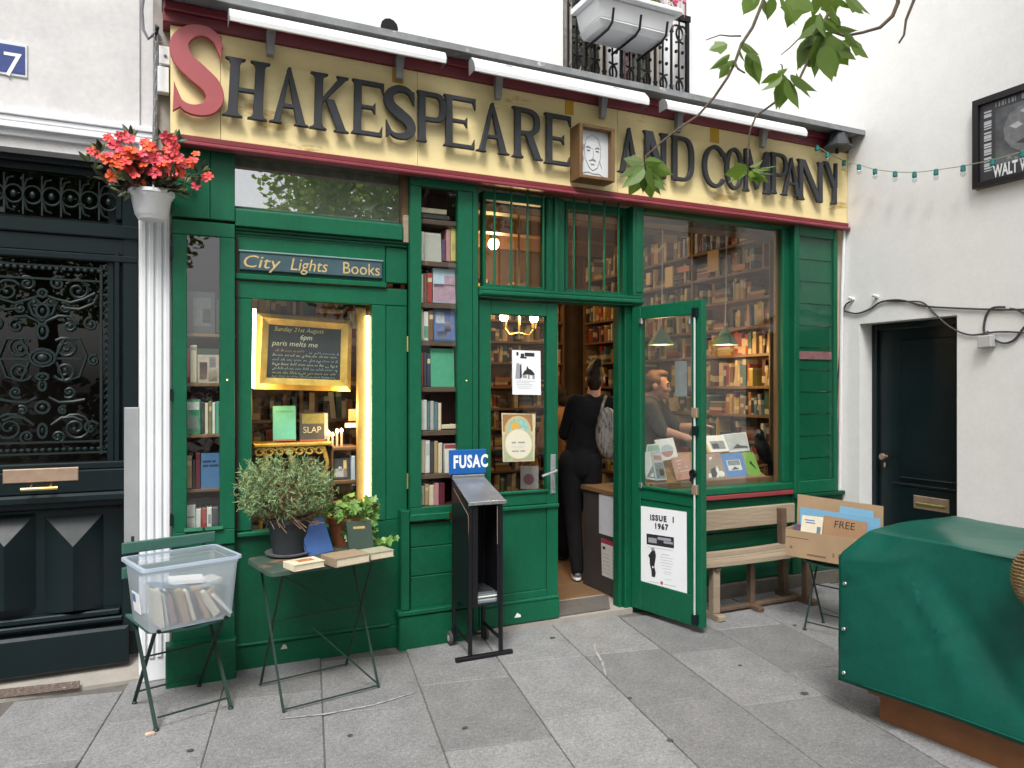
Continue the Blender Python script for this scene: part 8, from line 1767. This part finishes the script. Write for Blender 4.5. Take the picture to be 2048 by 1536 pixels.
# the top cluster
for q in ((1520, -8, -35, 35, .62), (1500, -20, -12, 50, .62), (1530, 0, 10, 40, .5), (1545, -6, -6, 45, .62), (1575, -25, 45, 40, .9, 1), (1560, -15, 30, 48, .95, 0), (1605, -25, -20, 60, 1.0, 1), (1640, -20, -10, 60, .7), (1660, -15, 12, 50, .7), (1690, -10, 50, 30, .8, 1), (1700, -12, 40, 35, .75), (1670, -10, 48, 30, .7), (1672, 30, -8, 38, .55), (1660, 10, 35, 45, .6),
          (1652, 40, -30, 25, .55), (1648, 42, 42, 20, .62, 2), (1650, 35, 55, 8, .55), (1640, 30, -40, 45, .7, 2), (1632, 45, -38, 35, .60, 2), (1640, 25, 10, 50, .75), (1665, 55, 62, 12, .62), (1690, 65, 40, 30, .6), (1700, 78, 40, 32, .72, 1), (1695, 78, -8, 42, .65, 1), (1640, 62, -45, 48, .62, 2),
          # big drooping leaves in the middle
          (1640, 52, -20, 75, 1.0, 0), (1645, 70, -2, 78, 1.1, 1), (1632, 66, 36, 82, 1.25, 1), (1625, 72, -18, 50, .9, 0), (1660, 80, 30, 45, .8, 1), (1618, 78, -12, 48, .8, 0), (1675, 90, 30, 25, .6, 1), (1650, 90, 14, 60, 1.0, 0),
          # left clusters
          (1455, 88, -45, 15, .52), (1460, 108, -55, 35, .62, 2), (1480, 85, 35, 20, .62, 0), (1490, 90, 35, 25, .55, 0), (1478, 95, 15, 30, .5), (1495, 112, 20, 40, .7, 0), (1492, 108, 40, 42, .66, 0), (1505, 120, 15, 42, .65), (1470, 120, -28, 14, .5), (1458, 130, -18, 24, .4), (1465, 122, 12, 14, .4), (1500, 130, 14, 22, .5),
          # cluster in front of the ledge
          (1565, 152, -55, 35, .72, 2), (1562, 150, -40, 12, .55), (1555, 146, 22, -12, .4), (1572, 155, -8, 62, .86, 0), (1575, 158, 24, 60, .85, 0), (1580, 150, 45, 25, .80, 0), (1592, 145, 38, 38, .80, 0), (1570, 150, -12, 60, .9, 2), (1566, 145, -32, 30, .6)):
    lf(*q[:5], k=q[5] if len(q) > 5 else None)
# tuft in front of the portrait and the tuft before the last word
for q in ((1288, 330, -40, 20, .72), (1288, 336, -42, 38, .86, 0), (1290, 338, -28, 46, .85, 0), (1292, 340, -4, 48, .62, 2), (1294, 340, 12, 56, .88, 0), (1296, 336, 30, 48, .86, 0), (1298, 332, 44, 36, .84, 0), (1294, 326, 46, 18, .75, 0), (1290, 322, 38, -2, .6), (1286, 325, -30, -6, .55), (1292, 330, 20, 30, .8, 0), (1290, 334, 40, 50, .85, 2), (1284, 330, -20, 30, .7, 0), (1296, 328, 26, 10, .6, 0)):
    lf(*q[:5], k=q[5] if len(q) > 5 else None, d=D1 + .05)
for q in ((1496, 338, -48, 12, .66, 1), (1492, 342, -30, 20, .6), (1502, 340, 55, 8, .70, 1), (1500, 342, 40, 18, .7, 1), (1505, 338, 60, -2, .6), (1498, 334, 30, -16, .45), (1500, 344, 20, 18, .6, 1), (1520, 336, 42, -4, .55, 1), (1494, 340, -16, 22, .5)):
    lf(*q[:5], k=q[5] if len(q) > 5 else None, d=D1 + .06, tilt=.15)
# crown above the view
rr = random.Random(8); g = G()
for k in range(9000):
    d = Vector((rr.gauss(0, 1), rr.gauss(0, 1), rr.gauss(0, 1))).normalized() * rr.uniform(.55, 1.05); p = tr0 + Vector((-.1, .2, 7.6)) + Vector((d.x * 2.3, d.y * 2.1, d.z * 2.1))
    if math.sin(p.x * 3.1 + p.z * 2) + math.sin(p.y * 2.7 - p.z) < -.5: continue
    a = Vector((rr.gauss(0, 1), rr.gauss(0, 1), rr.gauss(-.4, .6))).normalized() * .06; b = a.cross(Vector((rr.gauss(0, 1), rr.gauss(0, 1), rr.gauss(0, 1)))).normalized() * .033
    g.add([p - a, p + b, p + a, p - b], [(0, 1, 2, 3)])
g.build('crown', LF, tre, kind='stuff')
# two trees reflected in the panes; last three added to dim reflections and sky
g = G()
for k in range(19000):
    d = Vector((rr.gauss(0, 1), rr.gauss(0, 1), rr.gauss(0, 1))).normalized() * rr.uniform(.35, 1.05); p = Vector((d.x * 3.4, d.y * 3.0, 6.2 + d.z * 3.2))
    if math.sin(p.x * 2.1 + p.z * 1.3) + math.sin(p.y * 1.9 - p.z * 1.1) + math.sin(p.z * 2.3 + p.x) < -.6: continue
    a = Vector((rr.gauss(0, 1), rr.gauss(0, 1), rr.gauss(-.4, .6))).normalized() * .10; b = a.cross(Vector((rr.gauss(0, 1), rr.gauss(0, 1), rr.gauss(0, 1)))).normalized() * .06
    g.add([p - a, p + b, p + a, p - b], [(0, 1, 2, 3)])
base = None
for i, (x, y, s, lab) in enumerate(((-2.4, -15.5, 1.0, 'leafy tree of the square opposite, mirrored in the left glass case'), (5.9, -17.5, 1.15, 'leafy tree of the square opposite, mirrored in the transom pane'),
                                    (-8.5, -11.5, 1.1, 'leafy tree out of view, added at the far left to darken reflections'), (-10.5, -5.5, 1.1, 'nearer leafy tree out of view, added to darken the tarpaulin reflections'), (12, -13.5, 1.2, 'leafy tree out of view, added at far right to cover sky and darken reflections'))):
    t = thing('out_of_view_tree', lab, 'tree', (x, y, 0), i * 1.3)
    if base is None:
        base = (G().tube([(0, 0, 0), (.05, 0, 2), (-.1, .1, 4), (0, .1, 6.5)], [.28, .23, .18, .08], 10).tube([(-.1, .1, 3.8), (-1.2, .4, 5.4), (-1.9, .6, 6.8)], [.12, .08, .03], 7).tube([(-.05, .1, 4.2), (1.1, -.5, 5.6), (2.0, -.8, 6.6)], [.12, .08, .03], 7).build('trunk', BARK, t, local=True, smooth=True), g.build('crown', LF, t, local=True, kind='stuff'))
    else:
        for o in base: q = o.copy(); COL.objects.link(q); q.parent = t
    t.scale = (s, s, s)
g = G(); rr = random.Random(12)  # hedge opposite; its run along the left is added to darken reflections
for k in range(5200):
    p = Vector((rr.uniform(-9, 12), -12.6 + rr.gauss(0, .35), rr.uniform(.05, 1.7))) if k % 3 else Vector((-8.6 + rr.gauss(0, .3), rr.uniform(-12.6, -2), rr.uniform(.05, 1.7))); a = Vector((rr.gauss(0, 1), rr.gauss(0, 1), rr.gauss(0, .6))).normalized() * .13; b = a.cross(Vector((rr.gauss(0, 1), rr.gauss(0, 1), rr.gauss(0, 1)))).normalized() * .09
    g.add([p - a, p + b, p + a, p - b], [(0, 1, 2, 3)])
tag(g.build('hedge', LFD, org=(1.5, -12.6, 0)), 'dark hedge opposite, mirrored low in the panes; left run added to darken reflections', 'hedge', kind='stuff')
